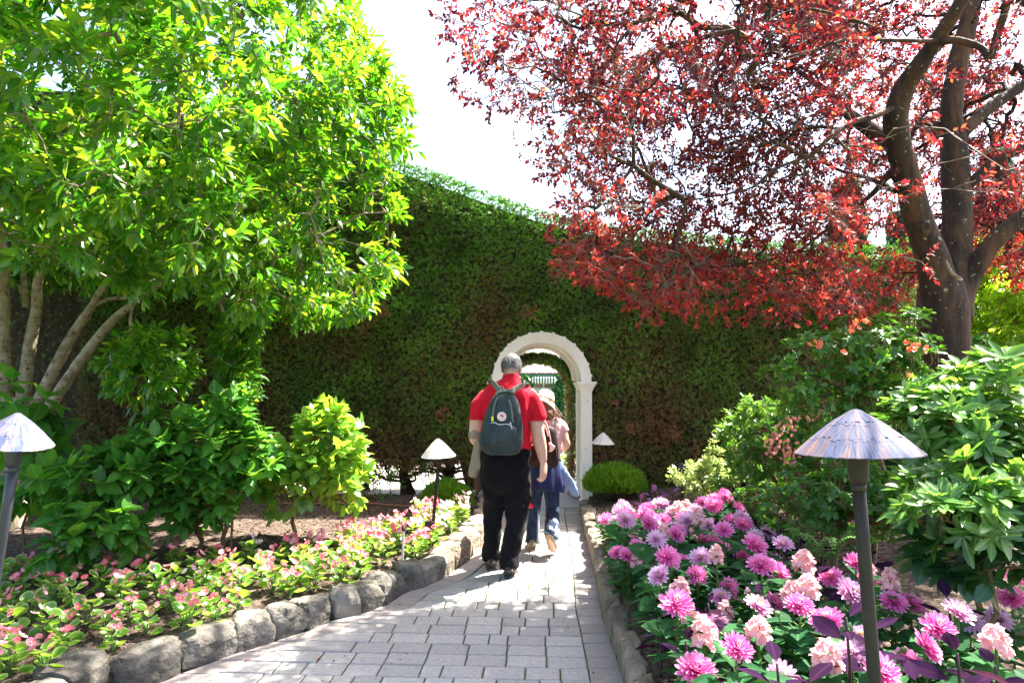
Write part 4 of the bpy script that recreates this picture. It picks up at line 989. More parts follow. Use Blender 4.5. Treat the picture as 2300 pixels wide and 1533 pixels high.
shrub('laurel', 'bright yellow green backlit broadleaf bush behind the trunk at the far right', 'bush', (4.9, 9.0, .0), [(2250, 690, 8.8, 90, 150, .7), (2200, 880, 8.6, 120, 130, .7), (2400, 700, 8.8, 110, 160, .8), (2140, 960, 8.6, 60, 90, .5)], 620, 'bright_leaf', T_MED, lp=dict(shoots=4, leaves=7, L=.2, size=.105, up=.4), minpx=99, shell=.35)
shrub('cypress', 'narrow blue green conifer strip between hedge end and the trunk', 'tree', (4.55, 9.2, 0), [(2088, 720, 9.2, 12, 90, .2), (2090, 900, 9.2, 14, 120, .2)], 120, 'conifer', T_MED, lp=dict(shoots=4, leaves=6, L=.12, size=.09), shell=.1)
# ------------------------------------------------------------------ the two trees
def limb(mb, pts, n=12):
    """pts: (px, py, Y, width px)"""
    C = [P(p[0], p[1], p[2]) for p in pts]; r = [p[3] * p[2] / F_PX / 2 for p in pts]
    mb.loft([(c, q, q) for c, q in zip(C, r)], n=n, sub=5, ref=(.1, 1, .05)); return C
def tree(name, label, base, limbs, trunk_mat, twig_mat, C, leaf_T, leaf_mat, lp, n_single, extra_twigs=0, kpath=.3, jit=.06, r_tip=.0028, power=.42, rmax=.03, key=None, cell=26):
    root = thing(name, label, 'tree', base)
    anchors = []
    for j, L_ in enumerate(limbs):
        mb = MB(); Cn = limb(mb, L_, 14 if L_[0][3] > 40 else 8)
        me = mb.mesh('limb'); bump_mesh(me, .010 if L_[0][3] > 40 else .004, 7, j)
        link('trunk' if j == 0 else 'limb', me, MT[trunk_mat], root)
        for a, b in zip(Cn[:-1] if j else Cn[-2:-1], Cn[1:] if j else Cn[-1:]):
            for t in (0, .5, 1): anchors.append(tuple(a.lerp(b, t)))
    A, B, ra, rb, tips, td = grow(anchors, C, kpath=kpath, jit=jit, mids=2, r_tip=r_tip, power=power, rmax=rmax)
    Lf, (s0, s1) = make_leaves(tips, td, **lp)
    big = ra > r_tip * 2.2
    V, F = edge_tubes(A[big], B[big], ra[big], rb[big], 6); link('branches', np_mesh('branches', V, F), MT[trunk_mat], root)
    r_ = np.full(len(s0), r_tip * .7); sm = ~big
    V, F = edge_tubes(np.concatenate([A[sm], s0]), np.concatenate([B[sm], s1]), np.concatenate([ra[sm], r_]), np.concatenate([rb[sm], r_ * .6]), 3)
    o = link('twigs', np_mesh('twigs', V, F), MT[twig_mat], root); o['kind'] = 'stuff'
    if extra_twigs:
        k = extra_twigs; i = rng.randint(0, len(A), k); t = rng.rand(k)[:, None]; a = A[i] * (1 - t) + B[i] * t
        d0 = nrm(rvec(k) + nrm(B[i] - A[i]) * .8); Lk = rng.uniform(.10, .34, k)[:, None]; m1 = a + d0 * Lk * .5 + rng.normal(size=(k, 3)) * .012; m2 = m1 + nrm(d0 + rvec(k) * .5) * Lk * .5
        V, F = edge_tubes(np.concatenate([a, m1]), np.concatenate([m1, m2]), np.full(2 * k, .0022), np.full(2 * k, .0015), 3)
        o = link('bare_twigs', np_mesh('bt', V, F), MT[twig_mat], root); o['kind'] = 'stuff'
    leaves_to(root, leaf_T, Lf, MT[leaf_mat], n_single, key=key, cell=cell)
    return root
def sample_crown(n, polys, ell, yr, gap_s, gap_t, pxr, pyr, minz=None, edge=None, hollow=.10):
    """random points of the crown's volume that project inside the silhouette"""
    c, r = ell; out = []
    tot = 0
    while tot < n:
        m = 6000; Y = rng.uniform(yr[0], yr[1], m); px = rng.uniform(*pxr, m); py = rng.uniform(*pyr, m)
        pts = np.array([P(a, b, y) for a, b, y in zip(px, py, Y)])
        ok = np.zeros(m, bool)
        for pl in polys: ok |= inpoly(px, py, pl)
        e = (((pts - c) / r) ** 2).sum(1); ok &= e < 1
        ok &= (e > hollow)
        if edge is not None: ok &= edge(px, py, Y, pts)
        # per-volume, not per-pixel density
        ok &= rng.rand(m) < (Y / yr[1]) ** 2
        pts = pts[ok]
        g = vnoise(pts, gap_s, 3.3) + .35 * vnoise(pts, gap_s * 2.5, 9)
        pts = pts[g > gap_t]; out.append(pts); tot += len(pts)
    return np.concatenate(out)[:n]
L_MAIN = [(-420, -260), (780, -260), (768, 0), (795, 50), (822, 120), (868, 190), (895, 230), (870, 290), (905, 350), (865, 400), (890, 480), (885, 540), (850, 590), (845, 640), (800, 690), (750, 690), (680, 745), (620, 705), (560, 720), (470, 670), (380, 640), (300, 650), (230, 645), (60, 645), (-420, 680)]
L_LOW = [(230, 810), (310, 760), (390, 760), (420, 840), (400, 870), (330, 890), (280, 870)]
L_VINE = [(500, 700), (560, 720), (556, 860), (545, 900), (528, 905), (512, 850)]
def ledge(px, py, Y, pts):
    far = np.where(px > 600, (Y > 5.0) & (Y < 7.2), True)
    low = np.where(py > 560, Y > 4.4, True)
    win = (px < 300) & (py > 600) & (Y < 6.6)
    return far & low & ~win
CL = sample_crown(1900, [L_MAIN], (np.array([-3.7, 5.8, 4.0]), np.array([3.9, 2.7, 3.4])), (3.3, 8.0), .9, -.12, (-420, 910), (-260, 760), edge=ledge)
c1 = sample_crown(46, [L_LOW], (np.array([-5.0, 5.6, 1.3]), np.array([3.5, 1.2, 2.5])), (4.8, 5.6), .9, -2, (180, 460), (700, 930))
c2 = sample_crown(60, [L_VINE], (np.array([-4.3, 6, 1.5]), np.array([3, 1.2, 2.5])), (5.8, 6.3), .9, -2, (480, 580), (690, 930))
CL = np.concatenate([CL, c1, c2])
limbsL = [
    [(22, 1225, 6.5, 76), (22, 1150, 6.5, 66), (25, 1080, 6.5, 62), (24, 1000, 6.5, 60), (26, 930, 6.5, 66), (30, 890, 6.5, 70)],
    [(22, 960, 6.5, 34), (12, 850, 6.45, 32), (8, 750, 6.4, 30), (6, 640, 6.3, 27), (0, 500, 6.1, 22), (-40, 330, 5.8, 16)],
    [(40, 950, 6.5, 32), (56, 860, 6.5, 29), (68, 770, 6.45, 26), (82, 700, 6.4, 24), (88, 620, 6.3, 20), (130, 500, 6.1, 17), (200, 330, 5.8, 12), (300, 180, 5.6, 8)],
    [(58, 690, 6.5, 14), (52, 600, 6.5, 12), (40, 500, 6.6, 9)],
    [(45, 985, 6.5, 30), (92, 890, 6.45, 27), (124, 825, 6.4, 25), (166, 748, 6.3, 22), (205, 690, 6.2, 18), (245, 625, 6.1, 15), (330, 520, 5.9, 12), (420, 380, 5.7, 9), (500, 200, 5.7, 6)],
    [(50, 1000, 6.5, 32), (104, 925, 6.35, 27), (152, 852, 6.25, 25), (212, 768, 6.1, 22), (262, 712, 6.0, 19), (335, 655, 5.9, 14), (430, 600, 5.9, 11), (540, 540, 5.9, 8), (650, 480, 6.0, 5)],
    [(205, 690, 6.2, 10), (245, 672, 6.2, 8), (300, 670, 6.3, 6)],
]
print('left tree'); 
tree('broadleaf_tree', 'large multi stemmed tree with pale mottled bark and glossy green leaves, upper left', P(22, 1215, 6.5), limbsL, 'bark_pale', 'twig', CL, T_TREE, 'tree_leaf',
     dict(Lf=lambda C: np.where(C[:, 2] < 2.25, .6, 1.0), shoots=4, leaves=10, L=.20, size=.099, up=.25, rnd=.75, off=58, droop=.28, nup=1.0, nr=.4), 280, key='magnolia_leaf_single')
R_MAIN = [(1025, -260), (2620, -260), (2620, 640), (2330, 600), (2290, 640), (2230, 560), (2185, 620), (2150, 500), (2075, 640), (2050, 690), (1960, 700), (1870, 700), (1780, 712), (1700, 692), (1600, 694), (1520, 680), (1440, 684), (1350, 640), (1300, 600), (1235, 560), (1290, 500), (1250, 475), (1290, 420), (1215, 385), (1165, 335), (1255, 295), (1170, 255), (1085, 228), (1020, 185), (1018, 80)]
def redge(px, py, Y, pts):
    # sun-facing far side stays open so that light reaches the path beyond the tree; sparse towards the left tips
    lim = 4.76 + .372 * pts[:, 2] + np.clip((px - 1750) / 200, 0, 1) * 1.3 + rng.uniform(-.3, .15, len(px))
    k = np.clip((px - 1000) / 560, .22, 1)
    dense = rng.rand(len(px)) < np.where(py > 480, 1, k)
    thin = np.where((px > 1380) & (px < 1640) & (py > 280) & (py < 440), rng.rand(len(px)) < .62, True)
    near = Y > 3.4 + np.where(py > 500, .9, 0)
    trunk = np.where((px > 1930) & (Y < 5.55), rng.rand(len(px)) < .05, True)
    return (Y < lim) & dense & near & thin & trunk
CR = sample_crown(3300, [R_MAIN], (np.array([3.0, 5.1, 3.7]), np.array([4.1, 2.7, 2.9])), (3.2, 7.8), .8, -.10, (1010, 2620), (-260, 700), edge=redge, hollow=.02)
oh = np.stack([rng.uniform(-.8, 5.5, 3000), rng.uniform(.8, 4.6, 3000), rng.uniform(3.7, 5.7, 3000)], 1)   # unseen crown overhead, added to shade the near lamp, path and dahlias
oq = proj(oh); oh = oh[((oq[1] < -200) | (oq[2] < .2)) & ((((oh - (2.6, 3.6, 4.6)) / (3.4, 2.8, 1.3)) ** 2).sum(1) < 1) & (vnoise(oh, .8, 3.3) > .0)][:320]
CR = np.concatenate([CR, oh])
limbsR = [
    [(2142, 1260, 5.2, 118), (2140, 1100, 5.2, 100), (2136, 960, 5.2, 94), (2130, 850, 5.2, 92), (2122, 760, 5.2, 100), (2118, 690, 5.2, 104), (2112, 640, 5.2, 92)],
    [(2128, 730, 5.18, 86), (2112, 650, 5.15, 78), (2090, 570, 5.1, 66), (2066, 500, 5.05, 60), (2040, 410, 5.0, 56), (2020, 330, 4.95, 54), (2012, 265, 4.9, 52), (2028, 205, 4.85, 46), (2062, 150, 4.75, 40), (2100, 95, 4.65, 34), (2150, 20, 4.5, 30), (2200, -80, 4.4, 24)],
    [(2140, 720, 5.25, 80), (2146, 620, 5.3, 66), (2150, 540, 5.35, 62), (2149, 450, 5.4, 60), (2146, 370, 5.4, 57), (2140, 300, 5.4, 48), (2138, 235, 5.4, 44), (2150, 150, 5.4, 42), (2172, 60, 5.4, 38), (2200, -60, 5.4, 30)],
    [(2148, 720, 5.25, 50), (2172, 640, 5.25, 46), (2205, 580, 5.2, 42), (2245, 530, 5.15, 38), (2295, 490, 5.1, 35), (2370, 440, 5.0, 30), (2460, 360, 4.9, 20)],
    [(2152, 430, 5.4, 26), (2180, 412, 5.35, 22), (2222, 372, 5.3, 21), (2292, 334, 5.2, 20), (2360, 310, 5.1, 15)],
    [(2148, 320, 5.4, 30), (2170, 292, 5.4, 28), (2212, 250, 5.45, 28), (2262, 215, 5.5, 26), (2330, 170, 5.5, 18)],
    [(2138, 335, 5.4, 20), (2118, 312, 5.45, 22), (2092, 275, 5.5, 24), (2060, 282, 5.6, 13), (2035, 330, 5.7, 8)],
    [(2016, 345, 4.95, 30), (1985, 312, 5.1, 36), (1945, 285, 5.2, 34), (1905, 255, 5.3, 26), (1868, 215, 5.4, 20), (1835, 190, 5.5, 14), (1780, 150, 5.6, 8)],
    [(2022, 380, 5.0, 22), (1990, 400, 5.1, 16), (1955, 440, 5.2, 12), (1890, 490, 5.3, 9), (1800, 560, 5.3, 6)],
    [(2004, 243, 4.82, 13), (1960, 262, 4.7, 13), (1917, 274, 4.6, 12), (1868, 305, 4.5, 11), (1813, 352, 4.45, 9), (1750, 325, 4.4, 7), (1690, 370, 4.35, 5), (1600, 400, 4.3, 4)],
    [(2104, 96, 4.65, 20), (2140, 90, 4.55, 18), (2178, 98, 4.5, 17), (2205, 108, 4.45, 16), (2224, 128, 4.4, 16), (2240, 78, 4.35, 17), (2258, 20, 4.3, 18), (2268, -60, 4.25, 18)],
    [(2105, 92, 4.6, 11), (2060, 92, 4.5, 10), (1985, 90, 4.4, 8), (1905, 88, 4.3, 7), (1840, 110, 4.2, 6), (1760, 130, 4.1, 5), (1680, 170, 4.05, 3)],
    [(1960, 60, 4.3, 8), (1900, 40, 4.25, 7), (1810, 20, 4.2, 6), (1740, 40, 4.2, 5), (1690, 90, 4.1, 3)],
    [(1813, 352, 4.45, 7), (1740, 380, 4.4, 6), (1690, 420, 4.4, 5), (1610, 440, 4.4, 4), (1540, 450, 4.4, 3)],
    [(2010, 430, 5.05, 14), (1950, 400, 5.3, 10), (1880, 380, 5.6, 8), (1790, 330, 5.8, 7), (1680, 250, 6.0, 5), (1540, 200, 5.9, 4), (1400, 160, 5.8, 3)],
    [(1800, 560, 5.3, 6), (1700, 590, 5.3, 5), (1580, 600, 5.3, 4), (1450, 600, 5.3, 3)],
]
print('red tree')
rt = tree('copper_tree', 'large dark red leaved tree with a forked brown trunk spreading over the upper right', P(2142, 1225, 5.2), limbsR, 'bark_red', 'red_twig', CR, T_RED, 'red_leaf',
     dict(shoots=3, leaves=11, L=.15, size=.039, up=.15, rnd=.9, off=60, droop=.25, nup=.7, nr=.7), 200, extra_twigs=5200, key='copper_leaf_single', cell=20)
# knot scar and pale crotch ridge on the trunk
mb = MB(); c = P(2078, 512, 4.90)
mb.lathe([(.005, 0), (.02, .012), (.034, .018), (.044, .010), (.05, -.02)], (0, 0, 0), n=20)
me = mb.mesh('knot'); bump_mesh(me, .006, 30, 3); o = link('knot', me, MT['bark_red'], rt, loc=c); o.rotation_euler = (R(90), 0, 0); o.scale = (.8, 1.25, 1)
mb = MB(); mb.tube([P(2108, 530, 5.02), P(2118, 570, 5.02), P(2130, 605, 5.02), P(2146, 622, 5.04), P(2160, 628, 5.06)], [.008, .014, .017, .022, .012], n=8); me = mb.mesh('ridge'); bump_mesh(me, .005, 20, 1)
link('bark_ridge', me, MT['bark_pale'], rt)

# ------------------------------------------------------------------ shrubs
print('shrubs')
gl = lambda px, py: (lambda g: (g.x, g.y, bedz(g.x, g.y)))(G(px, py, .16))
shrub('hydrangea_bush', 'tall hydrangea bush with broad shaded leaves between the tree and the bright bush', 'bush', gl(430, 1235), [(470, 1010, 5.4, 120, 75, .4), (450, 1085, 5.4, 90, 60, .35), (560, 1040, 5.4, 50, 65, .3), (350, 985, 5.4, 40, 40, .25), (520, 930, 5.5, 45, 30, .3), (430, 1170, 5.5, 45, 40, .2)], 150, 'hydrangea', T_HYD, lp=dict(shoots=2, leaves=6, L=.12, size=.115, up=.7, off=65, droop=.2, nup=1.2, nr=.3), n_single=90, minz=.24, key='hyd')
shrub('hydrangea_bush', 'sunstruck bright green bush between the tall hydrangea and the middle lamp', 'bush', gl(650, 1200), [(720, 1015, 5.9, 90, 65, .4), (650, 1075, 5.9, 60, 60, .35), (770, 1070, 5.9, 45, 70, .3), (735, 955, 5.9, 45, 28, .25)], 165, 'hydrangea_sunlit', T_HYD, lp=dict(shoots=2, leaves=6, L=.12, size=.10, up=.8, off=60, droop=.2, nup=1.0, nr=.5), n_single=80, minz=.24, key='hydb')
shrub('hydrangea_bush', 'low spreading bush with large leaves over dark soil beside the left trunk', 'bush', gl(250, 1245), [(215, 1075, 5.0, 100, 25, .3), (230, 1165, 4.9, 100, 22, .3), (330, 1040, 5.2, 30, 30, .2), (150, 1215, 4.7, 60, 12, .2), (250, 1215, 4.8, 50, 12, .2)], 62, 'hydrangea', T_HYD, lp=dict(shoots=2, leaves=6, L=.12, size=.135, up=.7, off=68, droop=.25, nup=1.2, nr=.3), n_single=60, minz=.2, key='hyd')
shrub('hydrangea_bush', 'dark broad leaves standing right behind the left lamp shade', 'bush', gl(70, 1230), [(50, 905, 5.3, 50, 35, .2), (60, 1010, 5.3, 55, 45, .2), (30, 1090, 5.3, 40, 40, .2)], 34, 'hydrangea', T_HYD, lp=dict(shoots=1, leaves=6, L=.12, size=.19, up=.6, off=70, droop=.35, nup=1.0, nr=.3), n_single=30, key='hyd')
shrub('sapling', 'small pale green sapling with few leaves on a thin straight stem in the left bed', 'plant', gl(519, 1238), [(525, 1110, 5.35, 30, 16, .08), (500, 1140, 5.35, 22, 14, .06)], 9, 'hydrangea', T_HYD, lp=dict(shoots=1, leaves=6, L=.07, size=.12, up=.9, off=70, droop=.15, nup=1.2, nr=.2), n_single=20, stems=1, r_tip=.008, key='hyd')
shrub('undergrowth', 'low dark green plants under the hedge left of the round bush', 'plant', tuple(P(860, 1128, 8.0)), [(840, 1090, 8.1, 60, 22, .25), (300, 1115, 8.2, 120, 20, .2)], 70, 'azalea', T_MED, lp=dict(shoots=3, leaves=6, L=.08, size=.05), minz=.12)
# right side
bR = lambda px, Y: (P(px, 900, Y).x, Y, bedz(P(px, 900, Y).x, Y))
az, (azs, azc, azd) = shrub('azalea_bush', 'airy azalea bush with orange red flowers in front of the forked trunk', 'bush', bR(1930, 4.5), [(1830, 800, 4.5, 90, 55, .3), (1960, 790, 4.5, 110, 70, .35), (2040, 850, 4.5, 120, 80, .35), (1780, 855, 4.4, 60, 22, .2), (1930, 930, 4.5, 130, 60, .3), (2020, 740, 4.6, 60, 28, .2), (1860, 890, 4.5, 110, 40, .25)], 290, 'azalea', T_MED, lp=dict(shoots=3, leaves=6, L=.07, size=.052, up=.8, off=70, droop=.05, whorl=True, nr=.25), n_single=90, key='aza', minpx=12, shell=.3)
shrub('rhododendron_bush', 'pale green rhododendron with whorled long leaves at the right edge', 'bush', bR(2230, 3.5), [(2150, 960, 3.4, 110, 70, .3), (2260, 900, 3.4, 80, 80, .3), (2200, 1060, 3.3, 110, 70, .3), (2110, 930, 3.5, 60, 40, .2), (2130, 1130, 3.2, 70, 60, .25), (2280, 1010, 3.3, 60, 90, .25), (2060, 950, 3.6, 50, 40, .2), (2060, 1160, 3.2, 40, 50, .2), (2160, 1170, 2.95, 90, 45, .15), (2240, 1120, 2.9, 70, 50, .15)], 190, 'rhodo', T_RHO, lp=dict(shoots=2, leaves=8, L=.09, size=.105, up=1.3, off=68, droop=.0, whorl=True, nr=.15), n_single=170, key='rho', minpx=16, shell=.45, r_tip=.004)
en, (ens, enc, end_) = shrub('enkianthus_bush', 'upright bush hung with faded salmon bell flowers beside the right lamp shade', 'bush', bR(1765, 5.9), [(1740, 960, 5.8, 75, 50, .3), (1760, 1060, 5.8, 90, 60, .3), (1690, 1010, 5.9, 40, 60, .25), (1830, 950, 5.6, 60, 50, .25), (1860, 1060, 5.4, 80, 60, .3)], 230, 'azalea', T_MED, lp=dict(shoots=3, leaves=6, L=.07, size=.055, up=.7, off=68, droop=.1, whorl=True, nr=.4), n_single=60, key='aza', shell=.35)
shrub('low_azalea', 'low fine leaved green azalea mound under the right lamp shade', 'bush', bR(1880, 4.3), [(1850, 1130, 4.4, 140, 70, .35), (1960, 1090, 4.3, 90, 70, .3), (1760, 1140, 4.8, 60, 45, .3), (1980, 1160, 4.2, 90, 60, .3), (1700, 1130, 5.2, 50, 25, .2)], 300, 'azalea', T_MED, lp=dict(shoots=3, leaves=7, L=.06, size=.045, up=.7, off=65, whorl=True, nr=.3), n_single=60, key='aza', shell=.2, minz=.3)
shrub('hellebore', 'dark glossy large leaved plant low at the right edge behind the dahlias', 'plant', bR(2230, 2.9), [(2190, 1240, 3.0, 90, 40, .25), (2270, 1220, 2.9, 50, 60, .25), (2120, 1250, 3.1, 40, 30, .2)], 42, 'dark_leaf', T_HYD, lp=dict(shoots=2, leaves=5, L=.1, size=.11, up=.5, off=70, droop=.2, nr=.5), n_single=60, key='hel', shell=.3)
shrub('variegated_shrub', 'small pale edged shrub with one tall upright shoot before the dark hedge', 'bush', bR(1595, 7.1), [(1570, 1080, 7.0, 65, 28, .2), (1600, 1050, 7.0, 30, 30, .15), (1606, 1000, 7.0, 8, 40, .05), (1540, 1070, 7.0, 25, 20, .1), (1650, 1090, 6.9, 40, 20, .2)], 85, 'pale_leaf', T_MED, lp=dict(shoots=2, leaves=7, L=.08, size=.06, up=.9, off=55, nr=.5), n_single=40, key='pale', shell=.2)
shrub('green_fill', 'mixed low greenery between the pale edged shrub and the salmon flowered bush', 'plant', bR(1700, 6.6), [(1680, 1090, 6.4, 70, 40, .3), (1660, 1150, 6.2, 60, 20, .2), (1650, 980, 6.6, 30, 40, .2), (1700, 930, 6.6, 50, 24, .2)], 120, 'rhodo', T_MED, lp=dict(shoots=3, leaves=7, L=.09, size=.06, up=.8, off=60, nr=.5), shell=.2)
shrub('dark_fill', 'deep green foliage in the shade behind the rhododendron', 'bush', bR(2240, 6.2), [(2200, 900, 6.2, 120, 130, .4), (2050, 1000, 6.3, 120, 120, .4), (2280, 1080, 5.8, 120, 120, .4)], 230, 'dark_leaf', T_MED, lp=dict(shoots=3, leaves=7, L=.14, size=.09, up=.5, nr=.5), shell=.2, minz=.3)
# flowers on the shrubs
def flower_part(parent, c, r, n, mat, name='flower', up=(0, -.6, .7), T=T_RND, cone=.6):
    c = np.array(c); u = nrm(np.array(up, float)); a = nrm(np.cross(u, (0.3, .5, .1))); b = np.cross(u, a)
    d = np.array([nrm(a * math.cos(t) + b * math.sin(t) + u * cone) for t in np.linspace(0, 2 * math.pi, n, endpoint=False)])
    s, d, nn = frames(d + rng.normal(size=(n, 3)) * .08, np.broadcast_to(u, d.shape)); me = scatter_mesh(name, T, np.repeat(c[None], n, 0), s, d, nn, r * rng.uniform(.85, 1.15, n))
    return link(name, me, MT[mat], parent)
for px, py, q in ((1787, 737, 1), (1837, 773, 3), (1822, 782, 1), (1890, 796, 2), (1918, 731, 3), (1933, 728, 2), (1908, 738, 2), (2040, 778, 2), (2056, 780, 3), (2070, 785, 2), (2046, 843, 1), (2067, 855, 1)):
    c = P(px, py, 4.15); 
    V, F, uv = T_RND; pet = []
    for k in range(q): flower_part(az, c + Vector((random.uniform(-.02, .02), random.uniform(-.03, .02), random.uniform(-.02, .02))), .024, 5, 'red_petal', up=(random.uniform(-.6, .6), -.9, random.uniform(0, .8)))
for (px, py, w_, h_, k) in ((1765, 985, 24, 40, 60), (1772, 1020, 10, 18, 20), (1800, 925, 28, 14, 36), (1835, 905, 26, 14, 30), (1870, 905, 26, 12, 30), (1900, 880, 30, 10, 24), (1930, 895, 30, 12, 26), (1735, 1000, 14, 26, 26), (1880, 1030, 30, 10, 14), (1780, 1120, 10, 20, 8), (2000, 870, 30, 12, 12)):
    c = np.array(P(px, py, 5.3)); C = c + rng.uniform(-1, 1, (k, 3)) * np.array([w_ * 5.3 / F_PX, .12, h_ * 5.3 / F_PX])
    C = np.repeat(C, 4, 0); s, d, nn = frames(rvec(len(C)) * .5 + (0, 0, -1), rvec(len(C))); o = link('bell_flowers', scatter_mesh('bells', T_RND, C, s, d, nn, rng.uniform(.018, .03, len(C))), MT['salmon'], en); o['kind'] = 'stuff'
# clipped ball shrubs
def ball(px, py, Y, rpx, rz_, label):
    c = P(px, py, Y); r = rpx * Y / F_PX; h = rz_ * Y / F_PX; root = thing('ball_shrub', label, 'bush', (c.x, Y, .1))
    n = 5200; u = rvec(n); u[:, 2] = np.abs(u[:, 2]) * 1.0 - .25; u = nrm(u)
    lump = 1 + .07 * vnoise(u, 3.0, px); rr = rng.uniform(.80, 1.02, n) * lump
    C = np.array(c) + u * np.array([r, r * .9, h]) * rr[:, None]; ok = C[:, 2] > .1; C, u = C[ok], u[ok]
    s, d, nn = frames(u * .8 + np.array([0, 0, .7]) + rvec(len(C)) * .35, rvec(len(C)))
    o = link('foliage', scatter_mesh('ball', leaf_tmpl(.2, .03, -.05, ((0, 0), (.5, 1), (1, 0))), C, s, d, nn, rng.uniform(.05, .09, len(C)), smooth=False), MT['ball'], root); o['kind'] = 'stuff'
    mb = MB(); mb.ell(c, (r * .8, r * .72, h * .8), 16, 10); mb.build('inner_dark_core', MT['hedge_core'], root)
ball(1381, 1090, 7.75, 64, 42, 'round clipped bright green shrub right of the arch post behind the pink flowers')
ball(1003, 1128, 7.6, 52, 42, 'round green shrub behind the small lamp left of the walking man')

# ------------------------------------------------------------------ path lamps
def shade_mesh(Rr, H, n=72, rows=3):
    """thatched cone: overlapping tiers with ragged lower edges"""
    V, F, UV = [], [], []; rs = random.Random(3)
    def prof(t): return Rr * (.075 + .925 * (t ** .93)), H * (1 - t ** 1.12)      # t: 0 apex .. 1 rim, slightly concave
    for j in range(rows):
        t0, t1 = max(0, j / rows - .02), (j + 1) / rows
        for k in range(n):
            a0, a1 = 2 * math.pi * (k + (j % 2) * .5) / n, 2 * math.pi * (k + 1 + (j % 2) * .5) / n
            lift = rs.uniform(.0001, .0006); rag = rs.uniform(-.05, .05) if j < rows - 1 else rs.uniform(-.004, .006)
            b = len(V)
            for t, of in ((t0, .0), (t1 + rag, lift)):
                r, z = prof(min(t, 1.02) if t <= 1 else t)
                if t > 1: r, z = Rr * (1 + (t - 1)), H * (1 - t ** 1.12)
                for a in (a0, a1): V.append(((r + of * .5) * math.cos(a), (r + of * .5) * math.sin(a), z + of)); UV.append((a / (2 * math.pi), t))
            r, z = prof(min(t1 + rag, 1.0))
            if t1 + rag > 1: r, z = Rr * (t1 + rag), H * (1 - (t1 + rag) ** 1.12)
            for a in (a0, a1): V.append((r * math.cos(a), r * math.sin(a), z - .002)); UV.append((a / (2 * math.pi), t1))
            F += [(b, b + 2, b + 3, b + 1), (b + 2, b + 4, b + 5, b + 3)]
    m = len(V)
    V.append((0, 0, H + .002)); UV.append((0, 0))
    for k in range(n):
        a = 2 * math.pi * k / n; V.append((Rr * .08 * math.cos(a), Rr * .08 * math.sin(a), H * .998)); UV.append((a / 6.283, .02))
    F3 = [(m, m + 1 + k, m + 1 + (k + 1) % n) for k in range(n)]
    me = bpy.data.meshes.new('shade'); me.from_pydata(V, [], F + F3); l = me.uv_layers.new(name='UVMap')
    for lp_ in me.loops: l.data[lp_.index].uv = UV[lp_.vertex_index]
    return me
def lamp(label, top, foot, Rr, H, pole_r, mat_s, mat_p, box=False, tiltx=0, tilty=0, group='cone shaded path lamps'):
    top, foot = Vector(top), Vector(foot); root = thing('path_lamp', label, 'lamp', foot, group)
    rim = top.z - H
    me = shade_mesh(Rr, H); me.materials.append(MT[mat_s])
    sh = link('shade', me, None, root, loc=(top.x, top.y, rim)); sh.rotation_euler = (tiltx, tilty, random.uniform(0, 6))
    mb = MB(); mb.lathe([(Rr * .985, -.001), (Rr * .5, H * .45), (Rr * .1, H * .9), (.002, H * .93)], (0, 0, 0), n=36)
    li = link('shade_lining', mb.mesh(), MT['cream'], sh, loc=None); li.location = (0, 0, 0)
    k = pole_r / .021
    ax = Vector((top.x, top.y, rim)); mb = MB()
    mb.lathe([(0.001, -.10 * k), (.026 * k, -.10 * k), (.030 * k, -.085 * k), (.034 * k, -.03 * k), (.036 * k, .012 * k), (.037 * k, .03 * k), (.001, .03 * k)], ax, n=24); mb.build('socket', MT[mat_p], root)
    mb = MB(); mb.lathe([(.002, -.125 * k), (.022 * k, -.125 * k), (.024 * k, -.118 * k), (.024 * k, -.098 * k), (.002, -.098 * k)], ax, n=20); mb.build('collar', MT[mat_p], root)
    for q in range(3):
        a = 2 * math.pi * q / 3 + .4; mb = MB()
        mb.tube([ax + Vector((.03 * k * math.cos(a), .03 * k * math.sin(a), -.01)), ax + Vector((.05 * k * math.cos(a), .05 * k * math.sin(a), .02)), ax + Vector((Rr * .6 * math.cos(a), Rr * .6 * math.sin(a), H * .34))], [.003 * k, .003 * k, .003 * k], n=6); mb.build('bracket', MT[mat_p], root)
    mb = MB(); a = ax + Vector((0, 0, -.12 * k)); mb.tube([a, a.lerp(foot, .5) + Vector((.002, 0, 0)), foot + Vector((0, 0, -.05))], pole_r, n=16); mb.build('pole', MT[mat_p], root)
    if box:
        mb = MB(); mb.box(foot + Vector((-.01, 0, .05)), (.085, .085, .15)); mb.build('base_box', MT['iron'], root, smooth=False, bevel=.004)
        mb = MB(); mb.tube([foot + Vector((-.05, 0, .03)), foot + Vector((-.2, -.02, .05)), foot + Vector((-.34, -.03, .0))], .006, n=6); mb.build('cable', MT['iron'], root)
    return root
random.seed(21)
t = P(1925, 920, 1.80); f = P(1996, 1700, 1.74); f.z = .26
lamp('near lamp with large blue grey cone shade on a dark pole among dahlias', t, f, .155, .112, .0165, 'shade', 'iron', tiltx=R(-2), tilty=R(.8))
t = P(33, 927, 2.75); f = P(-62, 1400, 2.75); f.z = .17
lamp('left lamp with tilted pale blue shade on a grey pole, cut by picture edge', t, f, .139, .122, .0190, 'shade_pale', 'iron2', tiltx=R(-9), tilty=R(-2))
t = P(985, 985, 5.95); f = P(969, 1205, 5.95); f.z = .22
lamp('whitened cone lamp with a box at its foot, left of the walking man', t, f, .149, .148, .0155, 'shade_white', 'iron', box=True, tilty=R(3))  # cone shade is near white with dark streaks
t = P(1354, 971, 7.7); f = P(1365, 1130, 7.7); f.z = .2
lamp('small far lamp with white cone shade before the hedge, right of the arch', t, f, .128, .122, .013, 'shade_white', 'iron', tilty=R(-2))

